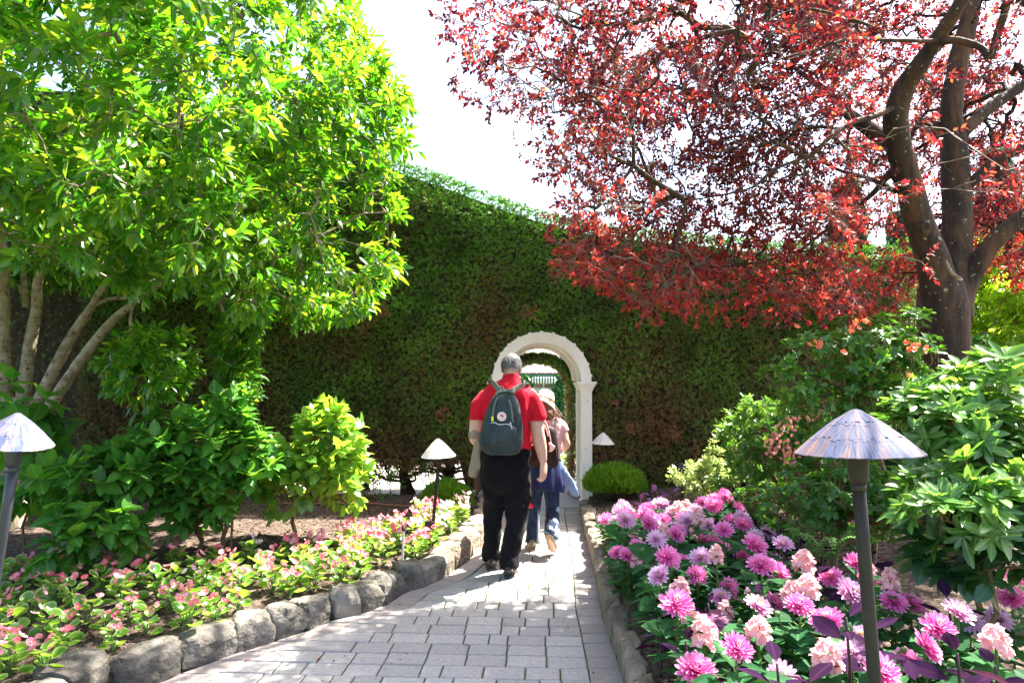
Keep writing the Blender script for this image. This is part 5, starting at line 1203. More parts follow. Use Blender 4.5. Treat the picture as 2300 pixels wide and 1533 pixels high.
# ------------------------------------------------------------------ small garden things
def stick(name, label, cat, px0, py0, px1, py1, Y, r, mat, extra=None, n=10):
    a, b = P(px0, py0, Y), P(px1, py1, Y); root = thing(name, label, cat, b); mb = MB(); mb.tube([b - Vector((0, 0, .04)), b.lerp(a, .5) + Vector((.004, 0, 0)), a], r, n=n); mb.build('pole', MT[mat], root)
    if extra: extra(root, a)
    return root
def cap_ball(root, a):
    mb = MB(); mb.lathe([(.001, -.02), (.014, -.02), (.014, .0), (.011, .002), (.011, .02), (.001, .022)], a, n=14); mb.build('nozzle', MT['bright_red'] if 0 else MT['iron'], root)
stick('sprinkler', 'thin grey sprinkler riser standing at the edge of the begonias by the stones', 'sprinkler', 906, 1185, 902, 1272, 5.35, .009, 'metal_pale', cap_ball)
stick('garden_stake', 'thin wooden stake in the left soil holding up the small sapling', 'stake', 522, 1148, 517, 1240, 5.55, .010, 'shrub_twig')
def cap_white(root, a):
    mb = MB(); mb.lathe([(.001, 0), (.024, 0), (.026, .004), (.024, .012), (.001, .014)], a, n=16); mb.build('cap', MT['cream'], root)
stick('marker_post', 'short grey post with a pale cap in front of the round shrub beside the man', 'post', 1048, 1117, 1049, 1165, 6.9, .020, 'metal_pale', cap_white)
def spotlight(px, py, Y, label, ang):
    c = P(px, py, Y); root = thing('spotlight', label, 'lamp', (c.x, Y, bedz(c.x, min(Y, 8.1)))); mb = MB(); d = Vector((math.sin(ang) * .6, .5, math.cos(ang))).normalized()
    mb.loft([(c - d * .10, .045, .045), (c - d * .07, .055, .055), (c + d * .05, .058, .058), (c + d * .09, .062, .062), (c + d * .10, .05, .05)], n=18, sub=2); mb.build('housing', MT['iron2'], root)
    mb = MB(); mb.tube([(c.x, Y, root.location.z - .03), (c.x, Y, c.z - .04)], .012, n=8); mb.build('stake', MT['iron'], root)
spotlight(1531, 1062, 7.5, 'dark tilted garden spotlight behind the pale edged shrub', .35)
spotlight(385, 1078, 6.8, 'dark hooded garden light half hidden inside the tall hydrangea', -.3)
c = P(1466, 1102, 7.3); root = thing('garden_light', 'small dark dome shaped fixture behind the far pink flowers', 'lamp', (c.x, 7.3, .2)); mb = MB(); mb.lathe([(.062, -.09), (.058, -.03), (.045, .01), (.032, .03), (.030, .045), (.022, .062), (.001, .07)], c, n=20); mb.build('hood', MT['iron'], root); mb = MB(); mb.tube([(c.x, 7.3, .15), (c.x, 7.3, c.z - .05)], .02, n=8); mb.build('pole', MT['iron'], root)
mb = MB(); MT['hose'] = mat_basic('red_brown_hose', [(0, (.22, .07, .05)), (1, (.30, .11, .08))], rough=.5)
pts = [(x, 7.55 + .05 * math.sin(x * 3), bedz(x, 7.5) + .02) for x in np.arange(-2.6, -.45, .18)]
mb.tube(pts, .011, n=8); o = mb.build('garden_hose', MT['hose']); tagp(o, 'thin red brown hose lying on the soil along the hedge foot', 'hose')

# ------------------------------------------------------------------ begonias
print('begonias'); REGB = []
def proto_begonia(nl, nf, mat_f, simple=False, seed=0):
    global rng
    root = thing('begonia', 'begonia', 'flower'); a = np.arange(nl) * 2.4 + rng.uniform(0, .4, nl)
    h = np.linspace(.02, .15, nl); r = .085 - .045 * h / .15
    pos = np.stack([np.cos(a) * r * .5, np.sin(a) * r * .5, h], 1)
    d = np.stack([np.cos(a), np.sin(a), .05 + .5 * h / .15 + rng.uniform(-.25, .35, nl)], 1); hint = np.stack([-np.cos(a) * .2, -np.sin(a) * .2, np.ones(nl)], 1) + rng.normal(size=(nl, 3)) * .25
    s, d, n = frames(d, hint); scl = rng.uniform(.058, .086, nl)
    L = dict(pos=pos, s=s, d=d, n=n, sc=scl)
    st_a = np.repeat(np.array([[0, 0, 0.0]]), nl, 0); V, F = edge_tubes(st_a, pos, np.full(nl, .004), np.full(nl, .0025), 4)
    link('stem', np_mesh('stem', V, F), MT['stem_green'], root)
    if simple: o = link('foliage', scatter_mesh('foliage', T_DISC, pos, s, d, n, scl), MT['begonia_leaf'], root)
    else:
        for i in range(nl):
            o = bpy.data.objects.new('leaf', tmesh(T_DISC, MT['begonia_leaf'], 'begonia_leaf_single')); COL.objects.link(o); o.parent = root
            k = scl[i]; o.matrix_basis = Matrix(((s[i][0] * k, d[i][0] * k, n[i][0] * k, pos[i][0]), (s[i][1] * k, d[i][1] * k, n[i][1] * k, pos[i][1]), (s[i][2] * k, d[i][2] * k, n[i][2] * k, pos[i][2]), (0, 0, 0, 1)))
    for i in range(nf):
        c = np.array([rng.uniform(-.07, .07), rng.uniform(-.07, .07), rng.uniform(.15, .22)]); u = nrm(np.array([rng.uniform(-.5, .5), rng.uniform(-1.4, .1), .6]))
        a0 = nrm(np.cross(u, (.3, .5, .1))); b0 = np.cross(u, a0); ang = np.array([0, 1.57, 3.14, 4.71]) + rng.uniform(0, 3)
        dd = np.array([nrm(a0 * math.cos(t) + b0 * math.sin(t) + u * .35) for t in ang]); ss, dd, nn = frames(dd, np.repeat(u[None], 4, 0))
        sz = np.array([.036, .024, .036, .024]) * rng.uniform(.8, 1.1)
        f = link('flower', scatter_mesh('flower', T_PETAL, np.repeat(c[None], 4, 0), ss, dd, nn, sz), MT[mat_f], root)
        if not simple:
            mb = MB(); mb.ell(Vector(c + u * .006), (.006, .006, .006), 8, 5); st = link('stamen', mb.mesh(), MT['stamen'], f); st.location = (0, 0, 0)
        V, F = edge_tubes(np.array([[c[0] * .3, c[1] * .3, .05]]), c[None], np.array([.003]), np.array([.002]), 4)
    return root
PN = [proto_begonia(11, 5, 'begonia_petal'), proto_begonia(12, 5, 'begonia_petal'), proto_begonia(10, 4, 'begonia_petal'), proto_begonia(11, 3, 'begonia_pale'), proto_begonia(11, 5, 'begonia_petal')]
PF = [proto_begonia(14, 12, 'begonia_pale', True), proto_begonia(13, 9, 'begonia_petal', True), proto_begonia(14, 13, 'begonia_pale', True)]  # pale petals put the far end's sunlit spots into colour
BEG = [(-60, 1320), (0, 1285), (180, 1278), (350, 1262), (520, 1252), (700, 1230), (850, 1188), (960, 1150), (1080, 1130), (1112, 1165), (1080, 1192), (1000, 1232), (900, 1268), (820, 1300), (700, 1338), (560, 1372), (440, 1405), (330, 1425), (240, 1462), (120, 1500), (-60, 1560)]
pts = []
for _ in range(9000):
    x, y = rng.uniform(-4.2, 0), rng.uniform(3.2, 8.1); q = proj([(x, y, .16)]); 
    if not inpoly(q[0], q[1] - 16, BEG)[0]: continue
    if x > lx(y) - .24: continue
    md = .172 if y < 5.4 else .165
    if all((x - a) ** 2 + (y - b) ** 2 > md * md for a, b in pts): pts.append((x, y))
pts.sort(key=lambda p: p[1]); used = set()
print('begonias', len(pts))
nn_ = 0
def where(px, y):
    zone = 'at the near left corner' if px < 260 and y < 4.6 else ('in the near half of the left bed' if y < 5.0 else ('midway along the left bed' if y < 5.9 else 'at the far sunlit end of the left bed'))
    return zone
for i, (x, y) in enumerate(pts):
    far = y > 5.35
    k = rng.randint(0, 3) if far else rng.choice(5, p=[.25, .22, .23, .12, .18]); pr = (PF if far else PN)[k]
    if far and y < 5.9: k = 1; pr = PF[1]
    px = proj([(x, y, .2)])[0][0]; fl = 'pale pink' if (far and k != 1) or (not far and k == 3) else 'rose pink'
    e_ = lx(y) - x; dz_ = 'against the stones' if e_ < .5 else ('in the middle rows' if e_ < 1.05 else 'in the back row')
    lm = next(n_ for a_, n_ in ((200, 'above the flat corner stones'), (420, 'below the low spreading bush'), (600, 'below the hydrangea and stake'), (760, 'below the bright bush'), (890, 'left of the sprinkler'), (985, 'around the middle lamp foot'), (9999, 'by the marker post')) if px < a_)
    lab = None
    args = ((x, y, bedz(x, y)), random.uniform(0, 6.28), random.uniform(.78, 1.05) * (1.05 if far else 1.0), lab, 'begonias planted along the left edging')
    if (far, k) in used: o = copy_tree(pr, *args)
    else: used.add((far, k)); o = place(pr, *args)
    REGB.append((o, fl + ' begonia', dz_ + ' ' + lm, y))
for far, L_ in ((False, PN), (True, PF)):
    for k, pr in enumerate(L_):
        if (far, k) not in used:
            for c in list(pr.children_recursive): bpy.data.objects.remove(c)
            bpy.data.objects.remove(pr)
# ------------------------------------------------------------------ dahlias, snapdragons, purple foliage
print('dahlias')
T_DP = leaf_tmpl(.26, .09, .14, ((0, 0), (.3, .72), (.72, 1.0), (.92, .6), (1.0, 0.0)))
def bloom(name, r, layers, mat, parent, c, up, cream=0, sep=None):
    c = np.array(c, float); u = nrm(np.array(up, float)); a0 = nrm(np.cross(u, (.31, .52, .11))); b0 = np.cross(u, a0)
    P_, D_, S_ = [], [], []
    for j in range(layers):
        f = j / max(1, layers - 1); el = R(4 + 74 * f ** 1.1); k = int(round(17 - 8 * f)); ln = r * (1 - .55 * f)
        for i in range(k):
            t = 2 * math.pi * (i + .5 * (j % 2)) / k + rng.uniform(-.08, .08); e = el + rng.uniform(-.09, .09)
            P_.append(c + u * (.012 * f)); D_.append((a0 * math.cos(t) + b0 * math.sin(t)) * math.cos(e) + u * math.sin(e)); S_.append(ln * rng.uniform(.9, 1.08))
    P_, D_, S_ = map(np.array, (P_, D_, S_)); s, d, n = frames(D_, np.broadcast_to(u, D_.shape) + 0 * D_)
    cut = len(P_) - (cream if cream else 0)
    f = link(name, scatter_mesh(name, T_DP, P_[:cut], s[:cut], d[:cut], n[:cut], S_[:cut]), MT[mat], parent)
    if cream: 
        o = link('flower_centre', scatter_mesh('centre', T_DP, P_[cut:], s[cut:], d[cut:], n[cut:], S_[cut:]), MT['dahlia_center'], parent); o.parent = f; o.location = (0, 0, 0)
    return f
def ruffle(name, r, h, k, mat, parent, c):
    c = np.array(c, float); C, U = [], []
    for i in range(k):
        t = (i + .5) / k; a = i * 2.4; rr = r * (1 - .55 * abs(2 * t - .8) ** 1.5) * .8
        U.append(nrm(np.array([math.cos(a), math.sin(a), .5 + t * .9]))); C.append(c + np.array([math.cos(a) * rr, math.sin(a) * rr, h * (t - .5)]))
    P_, D_, H_ = [], [], []
    for cc, u in zip(C, U):
        a0 = nrm(np.cross(u, (.31, .52, .11))); b0 = np.cross(u, a0)
        for q in range(5):
            t = 2 * math.pi * q / 5 + rng.uniform(-.2, .2); P_.append(cc); D_.append(a0 * math.cos(t) + b0 * math.sin(t) + u * rng.uniform(.1, .7)); H_.append(u + rng.normal(size=3) * .4)
    P_, D_, H_ = map(np.array, (P_, D_, H_)); s, d, n = frames(D_, H_)
    return link(name, scatter_mesh(name, T_PETAL, P_, s, d, n, rng.uniform(.026, .038, len(P_)) * (r / .05)), MT[mat], parent)
def plant_green(root, H, n_leaf, n_obj, mat='dahlia_leaf', T=T_HYD, size=.10, rad=.16):
    mb = MB(); top = Vector((0, 0, H))
    mb.tube([(0, 0, -.03), (.01, .0, H * .5), top], [.007, .006, .0045], n=6); link('stem', mb.mesh(), MT['stem_green'], root)
    a = np.arange(n_leaf) * 2.4 + rng.uniform(0, 1, n_leaf); z = H * np.linspace(.25, .90, n_leaf); r = rng.uniform(.01, .07, n_leaf)
    pos = np.stack([np.cos(a) * r, np.sin(a) * r, z], 1); d = np.stack([np.cos(a), np.sin(a), rng.uniform(-.3, .5, n_leaf)], 1); s, d, n = frames(d, rng.normal(size=(n_leaf, 3)) * .3 + (0, 0, 1)); scl = size * rng.uniform(.7, 1.35, n_leaf)
    V, F = edge_tubes(np.stack([0 * z, 0 * z, z - .02], 1), pos, np.full(n_leaf, .003), np.full(n_leaf, .002), 4); link('leaf_stalks', np_mesh('ls', V, F), MT['stem_green'], root)
    for i in range(n_obj):
        i = n_leaf - 1 - i; o = bpy.data.objects.new('leaf', tmesh(T, MT[mat], mat + '_s')); COL.objects.link(o); o.parent = root; k = scl[i]
        o.matrix_basis = Matrix(((s[i][0] * k, d[i][0] * k, n[i][0] * k, pos[i][0]), (s[i][1] * k, d[i][1] * k, n[i][1] * k, pos[i][1]), (s[i][2] * k, d[i][2] * k, n[i][2] * k, pos[i][2]), (0, 0, 0, 1)))
    m = n_leaf - n_obj
    if m > 0: link('foliage', scatter_mesh('foliage', T, pos[:m], s[:m], d[:m], n[:m], scl[:m]), MT[mat], root)
HD = .42
def proto_dahlia(mat, r, layers, cream, nobj, H=HD, up=(0, -.5, .85)):
    root = thing('dahlia', 'dahlia', 'flower'); plant_green(root, H, 32, nobj, size=.115); f = bloom('bloom', r, layers, mat, root, (0, 0, 0), up, cream); f.location = (0, 0, H + .01)
    mb = MB(); mb.ell((0, 0, H - .004), (.014, .014, .010), 10, 6); link('calyx', mb.mesh(), MT['stem_green'], root)
    for q in range(rng.randint(1, 3)):
        a = rng.uniform(0, 6.28); c_ = (.085 * math.cos(a), .085 * math.sin(a), H * rng.uniform(.86, 1.02)); mb = MB(); mb.ell(c_, (.013, .013, .012), 10, 6); b_ = link('bud', mb.mesh(), MT['stem_green'], root)
        mb = MB(); mb.tube([(0, 0, H * .6), (c_[0] * .6, c_[1] * .6, H * .75), c_], .0028, n=5); link('bud_stalk', mb.mesh(), MT['stem_green'], root)
    return root
def proto_snap(mat, H=HD, nobj=3, r=.05):
    root = thing('snapdragon', 'snapdragon', 'flower'); plant_green(root, H, 26, nobj, T=T_MED, size=.07); f = ruffle('flower_spike', r, .10, 17, mat, root, (0, 0, 0)); f.location = (0, 0, H + .01); return root
PD = {('D', 0): proto_dahlia('dahlia_mag', .076, 8, 0, 3), ('D', 1): proto_dahlia('dahlia_mag', .076, 7, 0, 3, up=(.3, -.7, .7)), ('D', 2): proto_dahlia('dahlia_mag', .076, 6, 10, 3, up=(-.2, -.6, .8)),
      ('L', 0): proto_dahlia('dahlia_pink', .076, 6, 14, 3), ('L', 1): proto_dahlia('dahlia_pink', .076, 7, 8, 3, up=(-.3, -.7, .7)),
      ('P', 0): proto_snap('peach'), ('P', 1): proto_snap('peach', r=.042), ('W', 0): proto_snap('white_petal'), ('W', 1): proto_dahlia('dahlia_pink', .05, 4, 10, 0)}
usedD = set(); REGL = []
def put(kind, var, loc, rz, s, label, group):
    pr = PD[(kind, var)]
    if (kind, var) in usedD: return copy_tree(pr, loc, rz, s, label, group)
    usedD.add((kind, var)); return place(pr, loc, rz, s, label, group)
BL = [('D', 1709, 1268, 32), ('D', 1867, 1296, 27), ('D', 1909, 1303, 19), ('D', 1794, 1357, 32), ('D', 1737, 1355, 27), ('D', 1703, 1334, 22), ('D', 1670, 1310, 21), ('D', 1622, 1275, 20), ('D', 1564, 1290, 24), ('D', 1533, 1261, 22), ('D', 1620, 1339, 20), ('L', 1618, 1372, 25), ('L', 1610, 1400, 28), ('D', 1653, 1452, 38), ('D', 1636, 1425, 24), ('L', 1702, 1472, 25), ('D', 1738, 1330, 22), ('D', 2006, 1351, 30), ('D', 2046, 1355, 29), ('D', 1921, 1262, 25), ('L', 2150, 1372, 36), ('D', 2105, 1405, 37), ('D', 2076, 1449, 37), ('D', 2272, 1342, 30), ('L', 2240, 1390, 30), ('D', 1975, 1504, 46), ('D', 2037, 1487, 36), ('D', 1949, 1456, 25), ('L', 1695, 1205, 20), ('L', 1726, 1205, 19), ('D', 1688, 1186, 14), ('D', 1663, 1259, 18), ('D', 2296, 1501, 26), ('L', 1698, 1511, 25), ('D', 1625, 1188, 24), ('D', 1641, 1169, 18), ('D', 1517, 1198, 21), ('D', 1456, 1174, 23), ('D', 1433, 1226, 21), ('D', 1409, 1247, 23), ('D', 1387, 1264, 20), ('D', 1362, 1232, 17), ('D', 1400, 1209, 17), ('D', 1362, 1205, 17), ('D', 1407, 1279, 15), ('L', 1426, 1297, 18), ('L', 1473, 1209, 22), ('D', 1522, 1193, 20), ('D', 1543, 1268, 22), ('D', 1494, 1334, 20), ('L', 1477, 1369, 13), ('D', 1490, 1165, 17), ('D', 1580, 1215, 19), ('L', 1545, 1230, 18), ('D', 1500, 1240, 18), ('L', 2180, 1505, 30),
      ('P', 1804, 1257, 27), ('P', 1813, 1312, 25), ('P', 1608, 1240, 21), ('P', 1999, 1296, 25), ('P', 1949, 1334, 20), ('P', 1702, 1410, 27), ('P', 1549, 1392, 23), ('P', 1526, 1322, 22), ('P', 1857, 1466, 38), ('P', 2236, 1433, 35), ('P', 1630, 1497, 22), ('P', 1568, 1157, 22), ('P', 1432, 1257, 18), ('P', 1490, 1190, 19), ('P', 1529, 1316, 22), ('P', 1543, 1386, 22), ('P', 1460, 1262, 17), ('P', 1832, 1330, 22)]
placed = []
nmkind = {'D': ('magenta dahlia', 'dahlias in the right bed'), 'L': ('pale pink dahlia', 'dahlias in the right bed'), 'P': ('peach pink snapdragon spike', 'snapdragons in the right bed'), 'W': ('sun bleached white pink flower', 'pale flowers at the far end of the right bed')}  # far flowers: sunlit paleness put into white petals
def spot(px, y, py):
    if py > 1420 and px >= 2120: return 'in the bottom right corner'
    if py > 1420: return 'by the lamp pole foot' if px > 1880 and px < 2120 else ('at the bottom right corner of the bed' if px >= 2120 else 'at the bottom edge left of the pole')
    if px > 1880: return 'right of the lamp pole' if px > 1960 else 'just left of the lamp pole'
    if px < 1480: return 'beside the path stones in the middle of the bed'
    if px < 1600: return 'in the middle of the right bed'
    return 'between the middle of the bed and the lamp pole'
rngp = random.Random(4)
hand = []
for kd, px, py, r in BL:
    # solve the depth from the bloom's apparent size, then keep the plant standing on the soil
    Rm = .072 if kd in 'DL' else .060
    Y = min(max(Rm * F_PX / r, 1.9), 7.4)
    best = None
    for Yt in np.linspace(Y * .82, Y * 1.25, 30):
        p = P(px, py, Yt); 
        if p.x < rx(Yt) + .10: continue
        g = bedz(p.x, Yt); hh = p.z - g; cost = abs(Yt - Y) * .35 + abs(hh - .45) * 2.2
        if best is None or cost < best[0]: best = (cost, Yt, p, g, hh)
    if best is None: continue
    _, Yt, p, g, hh = best; s = max(.55, min(1.5, hh / (HD + .02)))
    var = rngp.randint(0, 2) if kd == 'D' else rngp.randint(0, 1)
    o = put(kd, var, (p.x, p.y, g), rngp.uniform(-.7, .7), s, None, nmkind[kd][1]); REGL.append((o, nmkind[kd][0], spot(px, Yt, py), Yt))
    k = max(.85, min(1.45 if kd in 'DL' else 1.15, 1.02 * r * Yt / F_PX / (.074 if kd in 'DL' else .068))) / s
    for c in o.children:
        if c.name.split('.')[0] in ('bloom', 'flower_spike'): c.scale = (k, k, k)
    placed.append((p.x, p.y)); hand.append((px, py))
# far end of the bed, filled densely
for _ in range(2600):
    y = rng.uniform(2.2, 7.9); x = rng.uniform(rx(y) + .13, rx(y) + .2 + 1.75 * (1 if y > 5 else .85)); q = proj([(x, y, bedz(x, y) + .38)]); px, py = q[0][0], q[1][0]
    lim = 1330 if py < 1160 else 1330
    if y < 3.6 and (rng.rand() < .35 or px > 2280): continue
    if px < lim or px > 1650 + (py - 1110) * 1.15 or py < 1112 or py > 1500: continue
    md = .105 if y > 5.5 else .125
    if any((x - a) ** 2 + (y - b) ** 2 < md * md for a, b in placed): continue
    if any((px - a) ** 2 + (py - b) ** 2 < (95 / y) ** 2 for a, b in hand) and y < 5.2: continue
    placed.append((x, y))
    if y > 6.2: kd = rngp.choice('WWWPLDD' if px < 1560 else 'PPDDLW')
    else: kd = rngp.choice('DDDLLLP')
    h = rngp.uniform(.20, .31) if y > 5.5 else rngp.uniform(.27, .40)
    var = rngp.randint(0, 2) if kd == 'D' else rngp.randint(0, 1)
    o = put(kd, var, (x, y, bedz(x, y)), rngp.uniform(-1, 1), h / HD, None, nmkind[kd][1])
    side = 'by the path stones' if x - rx(y) < .45 else ('in the middle' if x - rx(y) < 1.0 else 'by the shrubs')
    REGL.append((o, nmkind[kd][0], side + (' at the far end of the bed' if y > 6.2 else (' two thirds along the bed' if y > 5 else ' halfway along the right bed')), y))
    k = HD / h * rngp.uniform(.85, 1.1)
    for c in o.children:
        if c.name.split('.')[0] in ('bloom', 'flower_spike'): c.scale = (k, k, k)
for k_, pr in PD.items():
    if k_ not in usedD:
        for c in list(pr.children_recursive): bpy.data.objects.remove(c)
        bpy.data.objects.remove(pr)
print('right bed plants', len(placed))
# purple foliage plants
def purple(px, py, Y, s, label, n=9, single=True):
    p = P(px, py, Y); g = bedz(p.x, Y); H = max(.22, p.z - g); root = thing('purple_leaf_plant', label, 'plant', (p.x, Y, g), 'purple leaved plants among the dahlias')
    mb = MB(); mb.tube([(p.x, Y, g - .02), (p.x + .01, Y, g + H * .6), (p.x, Y, g + H)], [.007, .006, .004], n=6); mb.build('stem', MT['stem_dark'], root)
    a = np.arange(n) * 2.4 + rng.uniform(0, 1); z = g + H * np.linspace(.45, 1.0, n); pos = np.stack([p.x + np.cos(a) * .02, Y + np.sin(a) * .02, z], 1)
    d = np.stack([np.cos(a), np.sin(a), np.linspace(0, .7, n) + rng.uniform(-.45, .0, n)], 1); s_, d, nn = frames(d, rng.normal(size=(n, 3)) * .3 + (0, 0, 1)); scl = s * rng.uniform(.7, 1.15, n)
    leaves_to(root, T_HYD2, dict(pos=pos, s=s_, d=d, n=nn, sc=scl), MT['purple_leaf'], n if single else 0, key='purple_s', cell=6, minpx=8); return root
T_HYD2 = leaf_tmpl(.46, .04, -.14, ((0, 0), (.18, .6), (.42, 1.0), (.72, .72), (1.0, 0.0)))
for px, py, Y, s, lb in ((1900, 1372, 2.35, .15, 'large purple leaved plant left of the lamp pole'), (2150, 1452, 2.05, .145, 'large purple leaved plant at the lower right near the corner'), (1745, 1475, 2.3, .13, 'purple leaved plant at the bottom edge beneath the big magenta bloom'), (2130, 1330, 2.75, .13, 'purple leaved plant right of the pole against dark leaves'), (2235, 1480, 2.1, .13, 'purple leaved plant in the bottom right corner'),
    (1480, 1372, 3.3, .11, 'purple leaved plant leaning over the path stones'), (1500, 1300, 3.7, .11, 'purple leaved plant in front of the mid bed blooms'), (1830, 1275, 3.3, .12, 'purple leaved plant behind the peach flowers left of the pole'), (1760, 1235, 3.8, .12, 'purple leaved plant below the low azalea mound'), (1650, 1225, 4.2, .11, 'purple leaved plant beneath the salmon flowered bush'), (1560, 1240, 4.2, .11, 'purple leaved plant in the centre of the bed'), (1390, 1190, 5.3, .12, 'purple leaved plant by the stones at the far third of the bed'),
    (1480, 1245, 4.4, .11, 'purple leaved plant between mid bed magenta blooms'), (1590, 1150, 6.2, .12, 'purple leaved plant at the back beside the pale edged shrub'), (1440, 1160, 6.3, .11, 'purple leaved plant among the sunlit far flowers'), (1540, 1425, 2.75, .10, 'small purple leaved plant on bare soil near the stones'), (1700, 1320, 3.1, .11, 'purple leaved plant between the two large magenta blooms'), (1590, 1340, 3.2, .11, 'purple leaved plant left of the large magenta blooms'), (1960, 1400, 2.5, .13, 'purple leaved plant right behind the lamp pole'), (1810, 1520, 2.0, .12, 'purple leaved plant at the bottom edge under the peach spike'), (2060, 1520, 1.95, .13, 'purple leaved plant under the big blooms at the bottom')):
    purple(px, py + 14, Y, s * .88, lb)
npurp = 0
for _ in range(400):
    y = rng.uniform(2.3, 6.6); x = rx(y) + rng.uniform(.22, 1.5); q = proj([(x, y, bedz(x, y) + .3)])
    if q[0][0] > 2280 or npurp >= 48: continue
    if any((x - a) ** 2 + (y - b) ** 2 < .004 for a, b in placed): continue
    placed.append((x, y)); npurp += 1; px = q[0][0]
    side = 'by the path stones' if x - rx(y) < .5 else ('in the middle rows' if x - rx(y) < 1.0 else 'toward the shrubs')
    r_ = purple(q[0][0], proj([(x, y, bedz(x, y) + rng.uniform(.20, .32))])[1][0], y, rng.uniform(.09, .12), 'x', single=y < 4.5)
    REGL.append((r_, 'low purple leaved plant', side + (' near the camera' if y < 3.2 else (' halfway along the right bed' if y < 4.8 else ' far along the right bed')), y))
# ferns between bed and shrubs
for px, py, Y, lb in ((1850, 1215, 4.0, 'small fern at the dark edge under the low azalea'), (1740, 1110, 5.2, 'fern fronds below the salmon flowered bush')):
    p = P(px, py, Y); g = bedz(p.x, Y); root = thing('fern', lb, 'plant', (p.x, Y, g))
    for k in range(7):
        a = k * .9; pos, dd = [], []
        for t in np.linspace(.1, 1, 16):
            c = np.array([p.x + math.cos(a) * t * .25, Y + math.sin(a) * t * .25, max(g, p.z - .12) + .18 * math.sin(t * 2.4)])
            for sg in (-1, 1): pos.append(c); dd.append((math.cos(a + sg * 1.2), math.sin(a + sg * 1.2), 0))
        pos, dd = np.array(pos), np.array(dd); s, d, n = frames(dd, np.array([[0, 0, 1.]] * len(dd))); t = np.repeat(np.linspace(.1, 1, 16), 2)
        link('frond', scatter_mesh('frond', T_LOW, pos, s, d, n, .075 * (1.1 - t)), MT['rhodo'], root)
# ------------------------------------------------------------------ people
print('people')
YM = 5.62
def Q(px, py, dY=0.0): return P(px, py, YM + dY)
m2 = YM / F_PX      # metres per picture pixel at the man
def folds(amp, s=5, seed=0, stretch=(1, 1, .6)):
    def f(me):
        n = len(me.vertices); co = np.zeros(n * 3, np.float32); me.vertices.foreach_get('co', co); co = co.reshape(-1, 3); no = np.zeros(n * 3, np.float32); me.vertex_normals.foreach_get('vector', no); no = no.reshape(-1, 3)
        q = co * np.array(stretch); v = np.array([1 - abs(noise.noise((a[0] * s + seed, a[1] * s, a[2] * s))) * 2 for a in q]) * amp + vnoise(q, s * 2.3, seed) * amp * .5
        me.vertices.foreach_set('co', (co + no * v[:, None]).astype(np.float32).ravel()); me.update()
    return f
def ring(px, py, rpx, rv, dY=0, e=2.0, m=None, qf=None):
    return ((qf or Q)(px, py, dY), rpx * (m or m2), rv, e)
def hand_mb(mb, wrist, dirv, palm_n, thumb_side, s=1.0, curl=.35):
    """relaxed hand: palm, four fingers of unequal length, thumb from the side of the palm base"""
    d = Vector(dirv).normalized(); n = Vector(palm_n); n = (n - d * n.dot(d)).normalized(); w_ = d.cross(n).normalized() * thumb_side
    W = Vector(wrist)
    mb.loft([(W - d * .02 * s, .024 * s, .018 * s), (W + d * .03 * s, .034 * s, .016 * s), (W + d * .07 * s, .042 * s, .015 * s), (W + d * .095 * s, .040 * s, .012 * s)], ref=tuple(n), n=14)
    for i, (off, ln) in enumerate(((.030, .075), (.010, .085), (-.011, .078), (-.031, .062))):
        b = W + d * .085 * s + w_ * off * s; c = curl + .08 * i
        p1 = b + (d * math.cos(c * .4) + n * math.sin(c * .4)) * ln * .42 * s; p2 = p1 + (d * math.cos(c * 1.3) + n * math.sin(c * 1.3)) * ln * .33 * s; p3 = p2 + (d * math.cos(c * 2.1) + n * math.sin(c * 2.1)) * ln * .25 * s
        mb.tube([b - d * .02 * s, b, p1, p2, p3], [.0085 * s, .009 * s, .0085 * s, .0078 * s, .006 * s], n=8, sub=2)
    b = W + d * .022 * s + w_ * .026 * s; t1 = b + (d * .7 + w_ * .62 + n * .25).normalized() * .038 * s; t2 = t1 + (d * .92 + w_ * .22 + n * .30).normalized() * .030 * s; t3 = t2 + (d * .95 + n * .3).normalized() * .022 * s
    mb.tube([b - d * .01 * s, b, t1, t2, t3], [.012 * s, .012 * s, .0105 * s, .0095 * s, .007 * s], n=8, sub=2)
def head_mb(mb, c, s, tilt, yaw=0.0):
    """facing +Y, with brow, nose, mouth, jaw and ears"""
    Rm = Matrix.Rotation(yaw, 3, 'Z') @ Matrix.Rotation(tilt, 3, 'X')
    def T(v): return Vector(c) + Rm @ (Vector(v) * s)
    def el(cc, r, n=18, m=12):
        b = MB(); b.ell((0, 0, 0), r, n, m); mb.add([T(Vector(v) + Vector(cc)) for v in b.v], b.f)
    el((0, -.005, .02), (.076, .096, .092)); el((0, .035, -.05), (.058, .058, .062)); el((0, .055, -.082), (.036, .032, .028)); el((0, -.03, -.03), (.066, .07, .07))
    el((0, .102, -.028), (.012, .018, .022), 10, 8); el((0, .092, -.005), (.008, .012, .022), 10, 8); el((0, .084, .022), (.05, .016, .012), 12, 8)
    el((0, .088, -.062), (.024, .010, .007), 10, 6); el((0, .086, -.070), (.020, .010, .006), 10, 6)
    for q in (-1, 1):
        el((q * .079, -.002, -.012), (.009, .017, .030), 10, 8); el((q * .030, .078, .004), (.015, .012, .010), 10, 6)
man = thing('person', 'man in a red polo shirt and black trousers walking away toward the arch', 'person', (Q(1130, 1280).x, 5.6, 0))
YL, YR = 5.74, 5.53          # depth of his two feet
def gz(px, Y): q = P(px, 1000, Y); return q.x
